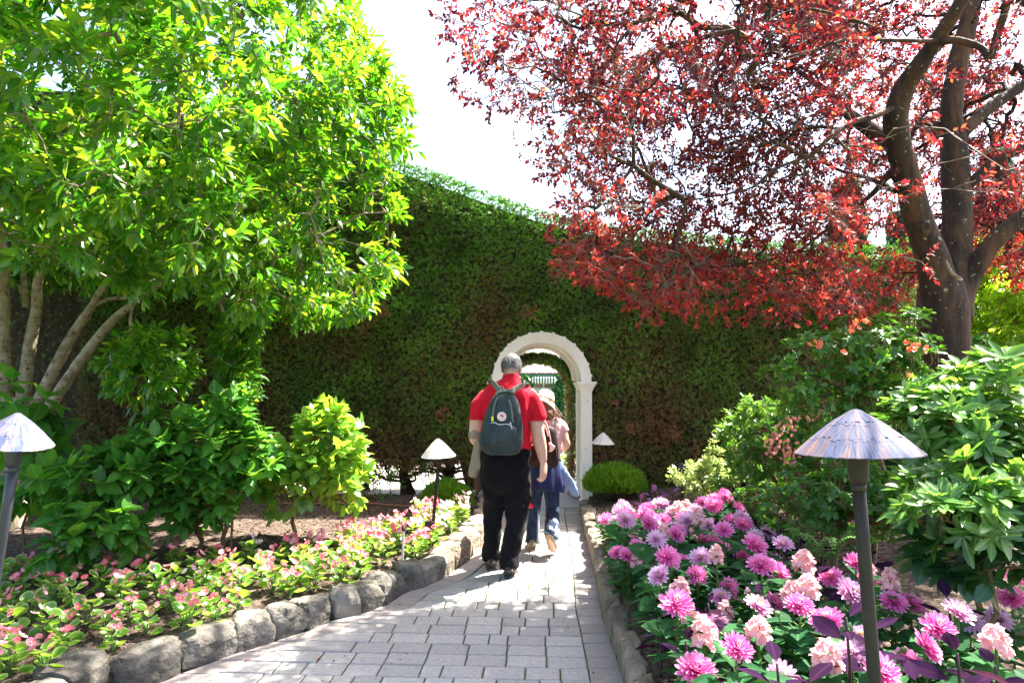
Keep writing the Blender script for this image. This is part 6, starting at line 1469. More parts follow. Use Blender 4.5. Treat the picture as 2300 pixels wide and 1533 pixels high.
# body: one continuous surface (head, neck, torso, arms with hands, legs, feet)
mb = MB()
hc = Q(1149, 826, .05)
head_mb(mb, hc, 1.0, R(-14))
mb.loft([ring(1148, 838, 15, .058, .02), ring(1148, 852, 15, .062, 0), ring(1147, 866, 22, .07, -.01)], n=16)
mb.loft([ring(1147, 862, 26, .07, -.01), ring(1146, 872, 46, .10, -.01, 2.4), ring(1143, 895, 52, .125, 0, 2.4), ring(1139, 930, 50, .13, 0, 2.4), ring(1137, 970, 49, .135, 0, 2.3), ring(1136, 1010, 50, .13, 0), ring(1136, 1050, 51, .13, 0), ring(1136, 1085, 48, .12, 0)], n=24)
armR = [(1184, 882, 17, 0), (1200, 905, 17, -.01), (1205, 940, 16.5, -.03), (1208, 970, 14.5, -.05), (1211, 988, 15, -.04), (1216, 1010, 12.5, -.03), (1220, 1036, 8.4, -.02)]
mb.loft([ring(a, b, r, r * m2 * .95, d) for a, b, r, d in armR], n=14)
hand_mb(mb, Q(1220, 1036, -.02), (.02, .05, -1), (-.75, .6, 0), 1, 1.12, .42)
armL = [(1096, 886, 17, 0), (1080, 908, 16, 0), (1073, 935, 17, -.01), (1069, 962, 15.5, -.01), (1067, 982, 14, 0), (1072, 990, 12, .06), (1080, 986, 10, .16), (1086, 980, 7.6, .24)]
mb.loft([ring(a, b, r, r * m2 * .95, d) for a, b, r, d in armL], n=14)
hand_mb(mb, Q(1086, 980, .24), (.35, 1, -.05), (0, 0, -1), 1, 1.0, .5)
def PL(px, py, Y): return P(px, py, Y)
legL = [(PL(1113, 1075, 5.62), .098, .10), (PL(1111, 1110, 5.64), .075, .085), (PL(1109, 1140, 5.68), .06, .068), (PL(1105, 1185, 5.70), .056, .06), (PL(1103, 1225, 5.72), .04, .045), (PL(1103, 1252, YL), .035, .042)]
legR = [(PL(1158, 1075, 5.60), .10, .10), (PL(1160, 1110, 5.60), .078, .09), (PL(1160, 1145, 5.60), .062, .07), (PL(1154, 1195, 5.57), .058, .062), (PL(1147, 1240, 5.54), .042, .046), (PL(1145, 1270, YR), .036, .042)]
mb.loft(legL, n=16); mb.loft(legR, n=16)
fx = P(1103, 1260, YL).x; gx = P(1145, 1275, YR).x
mb.loft([((fx, YL - .05, .05), .032, .035), ((fx, YL + .05, .045), .035, .035), ((fx - .01, YL + .18, .03), .04, .022)], ref=(0, 0, 1), n=12); mb.loft([((gx, YR - .05, .05), .032, .035), ((gx, YR + .05, .045), .035, .035), ((gx + .02, YR + .18, .03), .04, .022)], ref=(0, 0, 1), n=12)
link('body', remesh(mb, 'body', .0052, 3, .45), MT['skin'], man)
# hair
mb = MB()
b = MB(); b.ell((0, 0, 0), (.0845, .103, .100), 40, 26); Rm = Matrix.Rotation(R(-14), 3, 'X')
V_ = []
for v in b.v:
    u = Vector(v); k = 1 + .03 * noise.noise((u.x * 40, u.y * 12, u.z * 12)) + .03 * noise.noise((u.x * 90, u.y * 60, u.z * 25)); V_.append(hc + Rm @ (Vector((u.x * k, u.y * k - .006, u.z * k + .022))))
keepf = []
for f in b.f:
    cc = sum((Vector(b.v[i]) for i in f), Vector()) / 4
    if cc.y < .062 and cc.z > -.078 - .0 * cc.y and not (cc.y > -.01 and cc.z < .0): keepf.append(f)
mb.add(V_, keepf); me = mb.mesh('hair'); bm = bmesh.new(); bm.from_mesh(me); bmesh.ops.delete(bm, geom=[v for v in bm.verts if not v.link_faces], context='VERTS'); bmesh.ops.solidify(bm, geom=bm.faces[:], thickness=.008); bm.to_mesh(me); bm.free()
hr = link('hair', me, MT['grey_hair'], man)
k = 2600; u = rvec(k); ok = (u[:, 1] < .55) & (u[:, 2] > -.70) & ~((u[:, 1] > -.05) & (u[:, 2] < 0)); u = u[ok]
Rn = np.array(Rm); pos = np.array(hc) + (u * np.array([.084, .102, .099]) + (0, -.006, .022)) @ Rn.T
dd = nrm(np.stack([u[:, 0] * .3, -.25 + u[:, 1] * .2, -.9 + .5 * np.abs(u[:, 2])], 1) + rng.normal(size=(len(u), 3)) * .12 + u * .06) @ Rn.T
s, d, n = frames(dd, u @ Rn.T); o = link('hair_strands', scatter_mesh('strands', leaf_tmpl(.16, .02, -.05, ((0, 0), (.4, 1), (1, 0))), pos, s, d, n, rng.uniform(.018, .03, len(u))), MT['grey_hair'], hr); o['kind'] = 'stuff'
# shirt: one shell over torso and upper arms
mb = MB()
mb.loft([ring(1148, 856, 23, .078, -.012), ring(1147, 864, 34, .092, -.015, 2.3), ring(1145, 873, 47, .118, -.015, 2.5), ring(1142, 893, 54, .145, -.01, 2.5), ring(1139, 925, 54, .155, -.005, 2.4), ring(1137, 960, 52.5, .160, 0, 2.3), ring(1136, 990, 53, .158, 0, 2.2), ring(1136, 1006, 54, .158, 0, 2.2)], n=32)
mb.loft([ring(1172, 880, 17, .08, -.005), ring(1189, 896, 18.5, .082, -.01), ring(1200, 918, 19, .08, -.02), ring(1205, 940, 19, .078, -.03)], n=20)
mb.loft([ring(1109, 882, 17, .08, -.005), ring(1090, 897, 18.5, .082, 0), ring(1077, 915, 19, .08, -.005), ring(1073, 938, 18.5, .078, -.01)], n=20)
sh = link('shirt', remesh(mb, 'shirt', .010, 4, None, folds(.016, 7, 2, (1, 1, .42))), MT['red_shirt'], man)
mb = MB(); mb.loft([ring(1147, 861, 26, .088, -.012), ring(1148, 853, 21.5, .080, -.004), ring(1148.5, 845, 19.5, .076, .004), ring(1148.5, 846, 16.5, .066, .004)], n=28, cap=False); mb.build('collar', MT['red_shirt'], sh)
for (a, r, yy, dY) in ((1206, 20.0, 938, -.03), (1073, 19.5, 936, -.01)):
    mb = MB(); mb.loft([ring(a, yy - 3, r, .082, dY), ring(a, yy + 4, r, .082, dY), ring(a, yy + 5, r - 2, .072, dY), ring(a, yy, r - 3, .07, dY)], n=24, cap=False, sub=2); mb.build('sleeve_cuff', MT['red_shirt'], sh)
# trousers
mb = MB()
mb.loft([ring(1136, 998, 52, .150, 0), ring(1135, 1020, 53, .156, -.005), ring(1135, 1050, 53, .162, -.015), ring(1135, 1085, 49, .148, -.005), ring(1136, 1100, 40, .11, 0)], n=28)
mb.loft([ring(1110, 1062, 29, .13, 0), (PL(1110, 1100, 5.63), .103, .11), (PL(1109, 1135, 5.67), .083, .09), (PL(1105, 1175, 5.69), .070, .08), (PL(1104, 1215, 5.71), .067, .075), (PL(1103, 1246, YL), .066, .078), (PL(1103, 1256, YL), .064, .078)], n=22)
mb.loft([ring(1160, 1062, 30, .13, -.005), (PL(1161, 1100, 5.60), .108, .115), (PL(1161, 1140, 5.60), .088, .092), (PL(1156, 1180, 5.58), .076, .084), (PL(1149, 1225, 5.555), .074, .080), (PL(1145, 1260, YR), .076, .085), (PL(1145, 1272, YR), .072, .084)], n=22)
TRO = 1
tr = link('trousers', remesh(mb, 'trousers', .011, 4, None, folds(.015, 7, 8, (1, 1, 1.2))), MT['black_cloth'], man)
mb = MB(); mb.tube([P(1136, 1012, YM - .166), P(1136, 1045, YM - .178), P(1136, 1075, YM - .166)], .0025, n=5); mb.build('seat_seam', MT['black_cloth'], tr)
for a_ in (1110, 1161):
    mb = MB(); q = P(a_, 1040, YM - .168); mb.loft([(q + Vector((0, 0, .055)), .052, .006, 5), (q, .055, .010, 5), (q - Vector((0, .004, .055)), .050, .008, 5), (q - Vector((0, .002, .075)), .012, .004, 4)], n=16); mb.build('back_pocket', MT['black_cloth'], tr)
mb = MB(); mb.loft([ring(1136, 1000, 53, .157, 0), ring(1136, 1009, 54, .160, 0)], n=32, sub=1); mb.build('belt', MT['shoe'], man)
def shoe(x, Y, yaw, mat, mat_s, parent, pitch=0, z=0, s=1.0, heel_lift=0):
    root = MB(); Rm = Matrix.Translation((x, Y, z)) @ Matrix.Rotation(yaw, 4, 'Z') @ Matrix.Rotation(pitch, 4, 'X')
    b = MB(); b.loft([((0, -.085 * s, .055), .020, .03), ((0, -.075 * s, .06), .036 * s, .048), ((0, 0, .055), .040 * s, .045), ((0, .08 * s, .042), .047 * s, .034), ((0, .15 * s, .034), .043 * s, .026), ((0, .185 * s, .03), .02, .015)], ref=(0, 0, 1), n=18, sub=3)
    root.add([Rm @ Vector(v) for v in b.v], b.f); o = root.build('shoe', MT[mat], parent)
    t = MB(); b = MB(); b.loft([((0, -.090 * s, .012), .024, .012, 3), ((0, -.06 * s, .012), .040 * s, .012, 3), ((0, .02 * s, .012), .040 * s, .012, 3), ((0, .10 * s, .012), .050 * s, .012, 3), ((0, .17 * s, .014), .042 * s, .012, 3), ((0, .197 * s, .018), .018, .008, 3)], ref=(0, 0, 1), n=18, sub=3)
    t.add([Rm @ Vector(v) for v in b.v], b.f); t.build('sole', MT[mat_s], o)
    return o
shoe(fx, YL, .06, 'shoe', 'shoe', man); shoe(gx, YR, -.12, 'shoe', 'shoe', man)
for x, Y in ((fx, YL), (gx, YR)):
    mb = MB(); mb.box((x, Y - .089, .075), (.045, .006, .022)); mb.build('heel_tab', MT['metal_pale'], man, smooth=False)

# ------------------------------------------------------------------ man's backpack
bp_ = thing('backpack', 'dark grey green backpack with a round badge on the back of the man in red', 'backpack', Q(1128, 1005, -.3))
dB = -.245
mb = MB(); r3 = lambda px, py, r, rv, dY, e=3.0: (Q(px, py, dY), r * m2, rv, e)
mb.loft([r3(1135, 880, 13, .045, dB + .02), r3(1135, 884, 19, .06, dB + .015), r3(1133, 905, 30, .08, dB), r3(1131, 930, 37, .09, dB - .01), r3(1128, 960, 43, .098, dB - .015), r3(1126, 985, 46, .10, dB - .02), r3(1126, 1000, 44, .095, dB - .015), r3(1126, 1010, 38, .075, dB)], n=36)
link('pack_body', remesh(mb, 'pack', .009, 5, None, folds(.006, 7, 20, (1, 1, .6))), MT['pack'], bp_)
mb = MB(); fy = dB - .10
mb.loft([r3(1124, 952, 22, .030, fy + .01), r3(1123, 958, 32, .042, fy), r3(1122, 975, 35, .052, fy - .005), r3(1122, 992, 35, .048, fy), r3(1122, 1000, 31, .03, fy + .01)], n=28)
link('front_pocket', remesh(mb, 'pocket', .009, 4, None, folds(.006, 9, 33, (1, 1, .8))), MT['pack'], bp_)
mb = MB(); mb.loft([r3(1126, 1000, 43, .098, dB - .012), r3(1126, 1006, 40, .09, dB - .008), r3(1126, 1012, 33, .07, dB)], n=30); mb.build('pack_base', MT['pack_strap'], bp_)
mb = MB(); q = Q(1121, 1003, fy + .002); mb.box(q, (.125, .008, .016)); mb.box(q + Vector((0, .0, 0)), (.122, .010, .012)); mb.build('reflective_strip', MT['reflect'], bp_, smooth=False)
def band(pts, w_, th, name, mat, parent, n=None):
    mb = MB(); mb.loft([(p, w_, th, 4.0) for p in pts], n=12, sub=4, ref=(0, 1, 0.2)); return mb.build(name, MT[mat], parent)
for pts in ([Q(1128, 886, -.245), Q(1121, 876, -.215), Q(1112, 864, -.165), Q(1104, 856, -.10), Q(1101, 854, -.03), Q(1102, 860, .08)], [Q(1144, 886, -.245), Q(1152, 877, -.215), Q(1166, 868, -.165), Q(1178, 864, -.10), Q(1184, 864, -.03), Q(1184, 870, .08)]):
    band(pts, .021, .004, 'shoulder_strap', 'pack_strap', bp_)
band([Q(1164, 975, dB + .04), Q(1174, 960, dB + .10), Q(1183, 948, -.08), Q(1190, 936, .02)], .012, .003, 'lower_strap', 'pack', bp_)
for sg, cx in ((-1, 1124), (1, 1146)):
    mb = MB(); mb.tube([Q(cx - 4, 884, dB - .07), Q(cx - 3, 872, dB - .05), Q(cx + 4, 868, dB - .045), Q(cx + 8, 882, dB - .06)], .006, n=8) if sg < 0 else None
    if sg < 0: mb.build('handle', MT['pack_strap'], bp_)
mb = MB(); mb.tube([Q(1120, 884, dB - .062), Q(1136, 879, dB - .075), Q(1153, 884, dB - .062)], .010, n=10); mb.build('top_roll', MT['pack'], bp_)
# zips and carrying loops
for pts in ([(1118, 893, .085), (1112, 905, .093), (1108, 925, .103), (1106, 942, .112)], [(1143, 897, .085), (1147, 910, .095), (1150, 930, .105), (1152, 948, .11)]):
    mb = MB(); mb.tube([Q(a, b, dB - c) for a, b, c in pts], .008, n=8); mb.build('strap_loop', MT['pack_strap'], bp_)
mb = MB(); mb.tube([Q(1096, 955, dB - .128), Q(1108, 948, dB - .132), Q(1122, 953, dB - .14), Q(1140, 952, dB - .135), Q(1152, 960, dB - .125)], .004, n=6); mb.build('zip', MT['metal_pale'], bp_)
mb = MB(); q = Q(1106, 940, dB - .125); mb.box(q, (.016, .006, .035)); mb.build('zip_tag', MT['yellow'], bp_, smooth=False)
mb = MB(); mb.tube([Q(1146, 948, dB - .13), Q(1150, 965, dB - .14), Q(1147, 972, dB - .145)], .004, n=6); mb.build('zip_pull', MT['metal_pale'], bp_)
# round badge: cream disc, thin ring, curled red shape
cb = Q(1127, 935, dB - .118); badge = None
mb = MB(); b = MB(); b.lathe([(.001, .006), (.033, .006), (.036, .003), (.036, -.004), (.001, -.004)], (0, 0, 0), n=32)
tiltm = Matrix.Rotation(R(-84), 3, 'X'); nb = Vector((0, -math.sin(R(84)), math.cos(R(84))))
def onb(V): return [cb - tiltm @ Vector((-v[0], -v[1], -v[2])) for v in V]
Rb = Matrix.Rotation(R(82), 3, 'X')
def tb(v): return cb + Rb @ Vector(v)
mb.add([tb(v) for v in b.v], b.f); badge = mb.build('badge', MT['logo_cream'], bp_)
def flat(poly, z, name, mat, th=.002):
    mb = MB(); k = len(poly); V = [tb((x, y, z)) for x, y in poly] + [tb((x, y, z + th)) for x, y in poly]
    mb.add(V, [tuple(range(k, 2 * k)), tuple(range(k - 1, -1, -1))] + [(i, (i + 1) % k, k + (i + 1) % k, k + i) for i in range(k)]); return mb.build(name, MT[mat], badge, smooth=False)
flat([(.0195 * math.cos(t), .0195 * math.sin(t)) for t in np.linspace(0, 2 * math.pi, 28, endpoint=False)], .0055, 'badge_centre', 'logo_cream', .0012)
fox = [(-.014, .003), (-.012, .010), (-.005, .015), (.004, .015), (.012, .010), (.016, .002), (.013, -.007), (.005, -.013), (.001, -.0155), (.003, -.008), (.006, -.003), (.005, .002), (.001, .0045), (-.002, .001), (-.004, -.004), (-.007, -.004), (-.0085, .000), (-.0115, -.002)]
flat(fox, .007, 'badge_curled_animal', 'logo_red')
txt = bpy.data.curves.new('badge_text', 'FONT'); txt.body = ''; bpy.data.curves.remove(txt)
for t in np.linspace(0, 2 * math.pi, 20, endpoint=False):
    if abs(math.sin(t)) < .2: continue
    c_, s_ = math.cos(t), math.sin(t); flat([((.0255 + a) * c_ - b_ * s_, (.0255 + a) * s_ + b_ * c_) for a, b_ in ((-.0028, -.0018), (.0028, -.0018), (.0028, .0018), (-.0028, .0018))], .006, 'badge_letter', 'logo_red', .0008)
# ------------------------------------------------------------------ jacket over his left forearm
jk = thing('jacket', 'tan grey jacket draped over the left forearm of the man in red', 'jacket', Q(1068, 1080, .02))
mb = MB(); mb.loft([ring(1069, 958, 14, .06, .0), ring(1067, 972, 15, .07, .0), ring(1066, 984, 13, .065, .0)], n=20); 
mb.loft([ring(1072, 970, 13, .07, .02), ring(1076, 1000, 11, .07, .04), ring(1071, 1035, 12.5, .06, .05), ring(1065, 1060, 12, .05, .05), ring(1063, 1070, 8, .03, .05)], n=20)
mb.loft([ring(1077, 975, 9, .09, .06), ring(1080, 1010, 9, .08, .06), ring(1078, 1050, 10, .07, .06)], n=16)
link('sleeve', remesh(mb, 'sleeve', .008, 3, None, folds(.008, 12, 2, (1, 1, .4))), MT['tan_cloth'], jk)
mb = MB(); mb.loft([ring(1078, 1040, 10, .05, .08), ring(1077, 1070, 10, .045, .08), ring(1074, 1095, 8, .03, .08), ring(1071, 1103, 3, .01, .08)], n=16)
link('lining', remesh(mb, 'lining', .008, 2, None, folds(.005, 12, 2, (1, 1, .5))), MT['brown_lining'], jk)

# ------------------------------------------------------------------ woman
YW = 6.30; m3 = YW / F_PX
def QW(px, py, dY=0.0): return P(px, py, YW + dY)
rw = lambda px, py, r, rv, dY=0, e=2.0: ring(px, py, r, rv, dY, e, m3, QW)
wo = thing('person', 'woman in a sun hat and pink shirt walking ahead of the man through the arch', 'person', (QW(1220, 1230).x, 6.3, 0))
mb = MB(); hw = QW(1224, 902, .10)
head_mb(mb, hw, .92, R(-30), R(-8))
mb.loft([rw(1226, 918, 11, .045, .07), rw(1228, 932, 11, .048, .05), rw(1229, 942, 18, .06, .04)], n=14)
mb.loft([rw(1229, 940, 22, .06, .04), rw(1229, 950, 32, .085, .03, 2.3), rw(1228, 970, 33, .10, .02), rw(1226, 1000, 28, .095, 0), rw(1224, 1025, 30, .10, -.01), rw(1222, 1055, 35, .12, -.02), rw(1222, 1080, 34, .11, -.01)], n=20)
mb.loft([rw(1256, 955, 11, .045, .03), rw(1265, 972, 10, .042, .02), rw(1270, 988, 8.5, .036, .0), rw(1273, 997, 8, .034, .01), rw(1269, 1004, 7.5, .03, .08), rw(1263, 1009, 6, .024, .16), rw(1258, 1011, 5, .02, .20)], n=12)
hand_mb(mb, QW(1258, 1011, .20), (-.5, .9, -.1), (0, -.1, -1), -1, .85, .7)
mb.loft([rw(1200, 955, 11, .045, .03), rw(1192, 975, 10, .042, .03), rw(1188, 998, 8.5, .036, .04), rw(1192, 1010, 7.5, .03, .12), rw(1200, 1012, 5.2, .022, .2)], n=12)
hand_mb(mb, QW(1200, 1012, .2), (.4, .9, -.1), (0, -.1, -1), 1, .85, .6)
wl = [(QW(1206, 1075), .082, .09), (P(1201, 1120, 6.33), .06, .07), (P(1199, 1150, 6.35), .05, .055), (P(1198, 1185, 6.36), .045, .05), (P(1196, 1210, 6.36), .034, .04)]
wr_ = [(QW(1236, 1075), .082, .09), (P(1239, 1115, 6.30), .062, .07), (P(1240, 1135, 6.27), .052, .058), (P(1241, 1165, 6.16), .048, .052), (P(1238, 1196, 6.06), .036, .04)]
mb.loft(wl, n=14); mb.loft(wr_, n=14)
wx = P(1195, 1222, 6.36).x; mb.loft([((wx, 6.31, .05), .028, .03), ((wx, 6.40, .045), .032, .03), ((wx - .01, 6.51, .03), .036, .02)], ref=(0, 0, 1), n=12)
toe, heel = P(1243, 1233, 6.17), P(1233, 1203, 6.03)
toe.z = max(toe.z, .03); mb.loft([(heel, .028, .03), (heel.lerp(toe, .5), .034, .032), (toe, .03, .022)], ref=(0, 1, 0), n=12)
link('body', remesh(mb, 'body', .0058, 3, .45), MT['skin'], wo)
# hair below the hat
mb = MB()
mb.loft([rw(1222, 900, 19, .08, .07), rw(1226, 918, 20, .075, .03), rw(1230, 932, 16, .05, -.02), rw(1232, 942, 10, .03, -.03)], n=20)
link('hair', remesh(mb, 'hair', .008, 2, None, folds(.006, 18, 3, (1, 1, .3))), MT['brown_hair'], wo)
hs_ = wo.children[-1]
k = 80; a = rng.rand(k); p0 = np.array(QW(1236, 918, .0)) + rng.normal(size=(k, 3)) * (.03, .03, .02); pts1 = p0 + np.stack([.035 + .04 * rng.rand(k), rng.uniform(-.05, .05, k), -.05 - .06 * rng.rand(k)], 1); pts2 = pts1 + np.stack([.02 * rng.normal(size=k) + .01, rng.normal(size=k) * .02, -.05 * rng.rand(k) - .01], 1)
V, F = edge_tubes(np.concatenate([p0, pts1]), np.concatenate([pts1, pts2]), np.full(2 * k, .0022), np.full(2 * k, .0014), 3); o = link('hair_strands', np_mesh('hs', V, F), MT['brown_hair'], hs_); o['kind'] = 'stuff'
# hat: bucket crown and sloping brim
mb = MB(); Rh = Matrix.Rotation(R(-22), 3, 'X') @ Matrix.Rotation(R(14), 3, 'Y'); b = MB(); b.lathe([(.002, .125), (.04, .122), (.072, .105), (.088, .06), (.094, .015), (.100, .0), (.118, -.03), (.134, -.058), (.131, -.061), (.096, -.004), (.088, .01), (.06, .09), (.002, .115)], (0, 0, 0), n=40)
V_ = []
for v in b.v:
    u = Vector(v); a = math.atan2(u.y, u.x); wv = (1 + .05 * math.sin(3 * a + 1) + .03 * math.sin(7 * a)) if u.z < .01 else 1 + .02 * noise.noise((u.x * 20, u.y * 20, u.z * 20)); V_.append(QW(1223, 903, .08) + Rh @ Vector((u.x * wv * .93, u.y * wv, u.z * .95 + (.012 * math.sin(3 * a) if u.z < -.01 else 0))))
mb.add(V_, b.f); ht = mb.build('hat', MT['hat'], wo)
mb = MB(); b = MB(); b.lathe([(.0955, .012), (.0975, .012), (.0935, .032), (.0915, .032)], (0, 0, 0), n=32); mb.add([QW(1223, 903, .08) + Rh @ Vector((v[0] * .94, v[1] * 1.0, v[2])) for v in b.v], b.f); mb.build('hat_band', MT['tan_cloth'], ht)
# shirt
mb = MB()
mb.loft([rw(1229, 938, 18, .065, .04), rw(1229, 944, 30, .085, .035, 2.3), rw(1228, 955, 36, .10, .03, 2.3), rw(1228, 975, 36, .11, .02), rw(1226, 1000, 32, .11, .0), rw(1224, 1030, 34, .12, -.01), rw(1223, 1045, 35, .125, -.01)], n=26)
mb.loft([rw(1250, 950, 13, .06, .03), rw(1260, 958, 13, .06, .03), rw(1265, 970, 12.5, .055, .02)], n=16); mb.loft([rw(1206, 950, 13, .06, .03), rw(1197, 958, 13, .06, .03), rw(1192, 972, 12.5, .055, .02)], n=16)
link('shirt', remesh(mb, 'shirt', .010, 3, None, folds(.006, 9, 5)), MT['pink_cloth'], wo)
mb = MB()
mb.loft([rw(1222, 1060, 35, .125, -.02), rw(1222, 1085, 33, .12, -.01), rw(1222, 1098, 25, .08, 0)], n=22)
mb.loft([rw(1205, 1080, 16.5, .09, .0), (P(1200, 1120, 6.33), .066, .078), (P(1198, 1160, 6.35), .055, .064), (P(1197, 1195, 6.36), .060, .066), (P(1196, 1217, 6.36), .064, .070)], n=18)
mb.loft([rw(1238, 1080, 16.5, .09, .0), (P(1240, 1115, 6.29), .066, .076), (P(1241, 1140, 6.25), .058, .066), (P(1241, 1170, 6.14), .058, .062), (P(1240, 1196, 6.04), .068, .066), (P(1238, 1203, 6.02), .066, .066)], n=18)
jn = link('jeans', remesh(mb, 'jeans', .010, 3, None, folds(.006, 8, 4, (1, 1, 1.2))), MT['denim'], wo)
mb = MB(); mb.loft([(P(1241, 1168, 6.145), .060, .064), (P(1241, 1180, 6.10), .064, .066), (P(1240, 1198, 6.03), .071, .069), (P(1238, 1205, 6.01), .066, .066)], n=18); me = mb.mesh('hem'); folds(.005, 14, 1)(me); link('worn_hem', me, MT['denim_worn_sunlit'], jn)
mb = MB(); mb.loft([(P(1208, 1140, 6.33), .012, .05), (P(1208, 1180, 6.34), .014, .055), (P(1207, 1214, 6.34), .016, .055)], n=12); mb.build('sunlit_side_strip', MT['denim_worn_sunlit'], jn)  # sunlit right side of this leg, put in as paler cloth
shoe(wx, 6.36, .05, 'shoe_tan', 'sole', wo, s=.92)
# lifted shoe: sole turned to the camera, toe on the ground
mb = MB(); d = (toe - heel).normalized(); nrmv = Vector((0, -1, -.25)); nrmv = (nrmv - d * nrmv.dot(d)).normalized()
hh = heel + nrmv * .02 - d * .04; tt = toe + nrmv * .0 
mb.loft([(hh - d * .02, .02, .008, 3), (hh + d * .01, .036, .011, 3), (hh.lerp(tt, .45), .034, .011, 3), (hh.lerp(tt, .8), .044, .011, 3), (tt + d * .03, .022, .009, 3)], ref=tuple(nrmv), n=20); so = mb.build('shoe_sole', MT['sole'], wo)
mb = MB()
for k in range(9): c_ = hh.lerp(tt, .05 + .1 * k) + nrmv * .011; mb.box(c_, (.05, .004, .006))
mb.build('tread', MT['shoe_tan'], so, smooth=False)
mb = MB(); o_ = -nrmv * .035; mb.loft([(hh + o_ * .8, .030, .034), (hh.lerp(tt, .4) + o_, .036, .036), (hh.lerp(tt, .85) + o_ * .7, .042, .026), (tt + o_ * .5 + d * .01, .02, .014)], ref=tuple(nrmv), n=16); mb.build('shoe', MT['shoe_tan'], wo)
# navy overshirt tied at the waist
nv = thing('overshirt', 'navy blue shirt tied by its sleeves around the waist of the woman in the hat', 'shirt', QW(1224, 1090))
mb = MB(); mb.loft([rw(1224, 1030, 35, .125, -.02), rw(1224, 1045, 38, .135, -.03), rw(1224, 1070, 43, .15, -.035), rw(1225, 1090, 46, .155, -.035), rw(1225, 1093, 45, .15, -.035)], n=40, cap=False)
me = mb.mesh('cloth')
for v in me.vertices:
    a = math.atan2(v.co.y - 6.27, v.co.x - QW(1224, 1050).x); f = max(0, (QW(1224, 1030).z - v.co.z) / .26); k = .014 * f * math.sin(a * 9 + 1) + .008 * f * math.sin(a * 17); v.co.x += k * math.cos(a); v.co.y += k * math.sin(a)
link('cloth', me, MT['navy'], nv)
mb = MB(); mb.loft([rw(1248, 1034, 7, .03, -.06), rw(1260, 1056, 11, .025, -.08), rw(1277, 1084, 12, .022, -.08), rw(1292, 1106, 7, .016, -.08), rw(1298, 1114, 3, .01, -.08)], n=20); me = remesh(mb, 'sleeve', .008, 2, None, folds(.006, 16, 5, (1, 1, 1))); link('sleeve', me, MT['denim_pale'], nv)
mb = MB(); mb.loft([rw(1288, 1098, 6, .012, -.06), rw(1282, 1104, 5, .01, -.06), rw(1285, 1110, 2, .005, -.06)], n=10); mb.build('cuff_lining', MT['tan_cloth'], nv)
# her backpack
wb = thing('backpack', 'dark brown leather backpack with pale pink straps worn by the woman in the hat', 'backpack', QW(1222, 1040, -.2))
mb = MB(); mb.loft([rw(1222, 962, 18, .05, -.16, 3), rw(1222, 968, 26, .065, -.17, 3), rw(1221, 990, 31, .075, -.185, 3), rw(1221, 1015, 33, .08, -.19, 3), rw(1221, 1034, 33, .075, -.185, 3), rw(1221, 1043, 29, .055, -.17, 3)], n=28)
link('pack_body', remesh(mb, 'wp', .009, 4, None, folds(.005, 9, 6)), MT['brown_pack'], wb)
mb = MB(); mb.loft([rw(1221, 1000, 26, .02, -.265, 3.5), rw(1221, 1008, 28, .03, -.265, 3.5), rw(1221, 1030, 28, .03, -.262, 3.5), rw(1221, 1038, 25, .015, -.255, 3.5)], n=24); mb.build('pocket', MT['brown_pack'], wb)
for pts in ([QW(1214, 966, -.18), QW(1210, 950, -.12), QW(1210, 942, -.03), QW(1212, 948, .10)], [QW(1236, 966, -.18), QW(1244, 950, -.12), QW(1246, 942, -.03), QW(1244, 948, .10)]): band(pts, .018, .004, 'shoulder_strap', 'brown_pack', wb)
MT['pale_strap'] = mat_basic('pale_pink_strap', [(0, (.68, .50, .46)), (1, (.75, .60, .55))], rough=.5, bump=0)
for pts in ([(1212, 958, -.22), (1222, 945, -.20), (1230, 958, -.23), (1236, 985, -.27), (1238, 998, -.28)], [(1206, 962, -.22), (1216, 950, -.2), (1226, 962, -.24), (1231, 980, -.265)]): band([QW(*p) for p in pts], .005, .003, 'handle', 'pale_strap', wb)
mb = MB(); mb.loft([(QW(1232, 994, -.285), .004, .006), (QW(1240, 1003, -.292), .022, .006), (QW(1236, 1012, -.29), .014, .006), (QW(1230, 1012, -.29), .003, .005)], n=12); mb.build('flap_tab', MT['pale_strap'], wb)
mb = MB(); mb.box(QW(1196, 1003, -.275), (.014, .006, .05)); mb.build('zip_pull', MT['pale_strap'], wb, smooth=False)
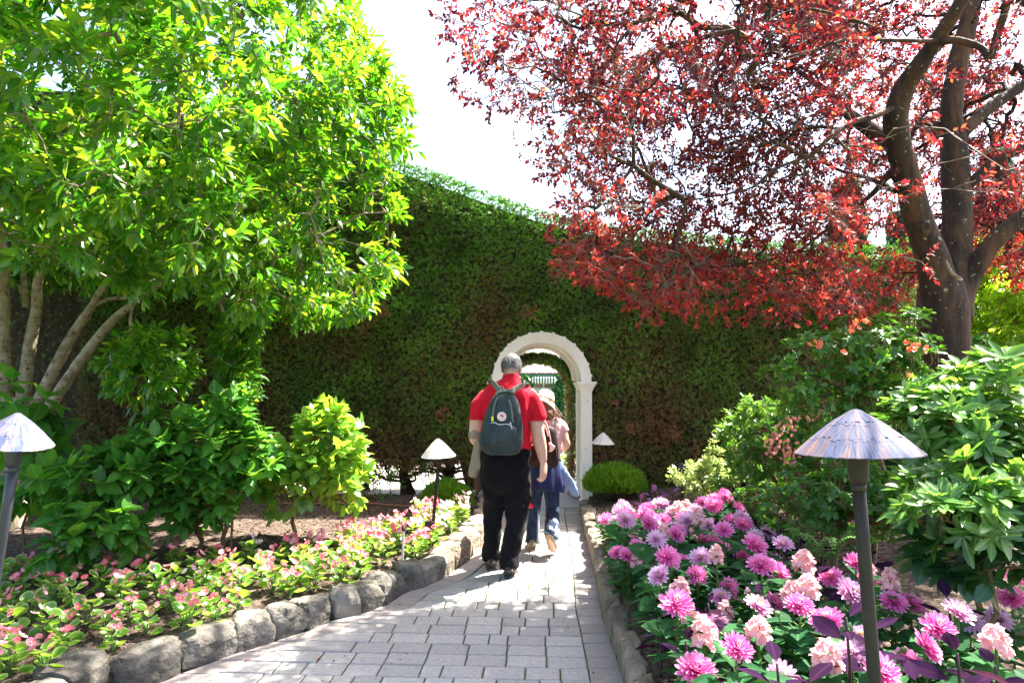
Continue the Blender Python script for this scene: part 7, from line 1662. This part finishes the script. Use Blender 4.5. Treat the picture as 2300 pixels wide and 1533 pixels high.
# bracelets and the red strap at her knee
br = MB(); c_ = QW(1263, 1009, .15)
MT['bead'] = mat_basic('blue_beads', [(.3, (.04, .10, .35)), (.7, (.3, .4, .6))], rough=.3, scale=60)
for k in range(3):
    for q in range(14):
        a = 2 * math.pi * q / 14; br.ell(c_ + Vector((.006 * k * -1 - .01, .03 * math.cos(a) * 1.0 + .012 * k, .032 * math.sin(a))), (.007, .007, .007), 6, 4)
br.build('bracelet', MT['bead'], wo)
rs_ = thing('luggage_tag', 'small bright red tag hanging at the left knee of the woman', 'tag', P(1188, 1140, 6.2))
mb = MB(); mb.loft([(P(1180, 1127, 6.22), .004, .004), (P(1186, 1131, 6.22), .018, .012), (P(1193, 1136, 6.22), .022, .012), (P(1196, 1140, 6.22), .012, .008)], n=10); mb.build('tag_body', MT['bright_red'], rs_)
mb = MB(); mb.tube([P(1175, 1120, 6.22), P(1181, 1127, 6.22)], .003, n=6); mb.build('cord', MT['iron'], rs_)
print('objects', len(bpy.data.objects), 'pavers', NPAV)

# a little litter on the paving
k = 90; y = rng.uniform(3.3, 7.6, k); x = np.array([rng.uniform(lx(v) + .05, rx(v) - .05) for v in y]); pos = np.stack([x, y, np.full(k, .006)], 1)
s, d, n = frames(rvec(k) * (1, 1, .1), rvec(k) * .25 + (0, 0, 1)); o = link('fallen_leaves', scatter_mesh("fallen", T_MED, pos, s, d, n, rng.uniform(.012, .035, k)), MT['red_leaf']); tagp(o, 'few small dark red leaves and petals fallen on the grey paving', 'leaves', kind='stuff')
# each plant's own label: look, neighbourhood, and its rank from the near side where neighbours share both
ORD = ['nearest', 'second nearest', 'third nearest', 'fourth nearest', 'fifth nearest', 'sixth nearest', 'seventh nearest', 'eighth nearest', 'ninth nearest', 'tenth nearest', 'eleventh nearest', 'twelfth nearest', 'thirteenth nearest', 'fourteenth nearest', 'fifteenth nearest', 'sixteenth nearest', 'seventeenth nearest', 'eighteenth nearest', 'nineteenth nearest', 'twentieth nearest']
for reg in (REGL, REGB):
    grp = {}
    for o, a, b, y in reg: grp.setdefault((a, b), []).append((y, o.name, o))
    for (a, b), L_ in grp.items():
        L_.sort(key=lambda t: (t[0], t[1]))
        for i, (_, _, o) in enumerate(L_): o['label'] = f"{a} {b}" if len(L_) == 1 else (f"{ORD[i]} {a} {b}" if i < len(ORD) else f"farthest {a} {b}")
for o in bpy.data.objects:
    if o.get('label') and len(o['label'].split()) > 16: print('LONG LABEL', o.name, o['label'])
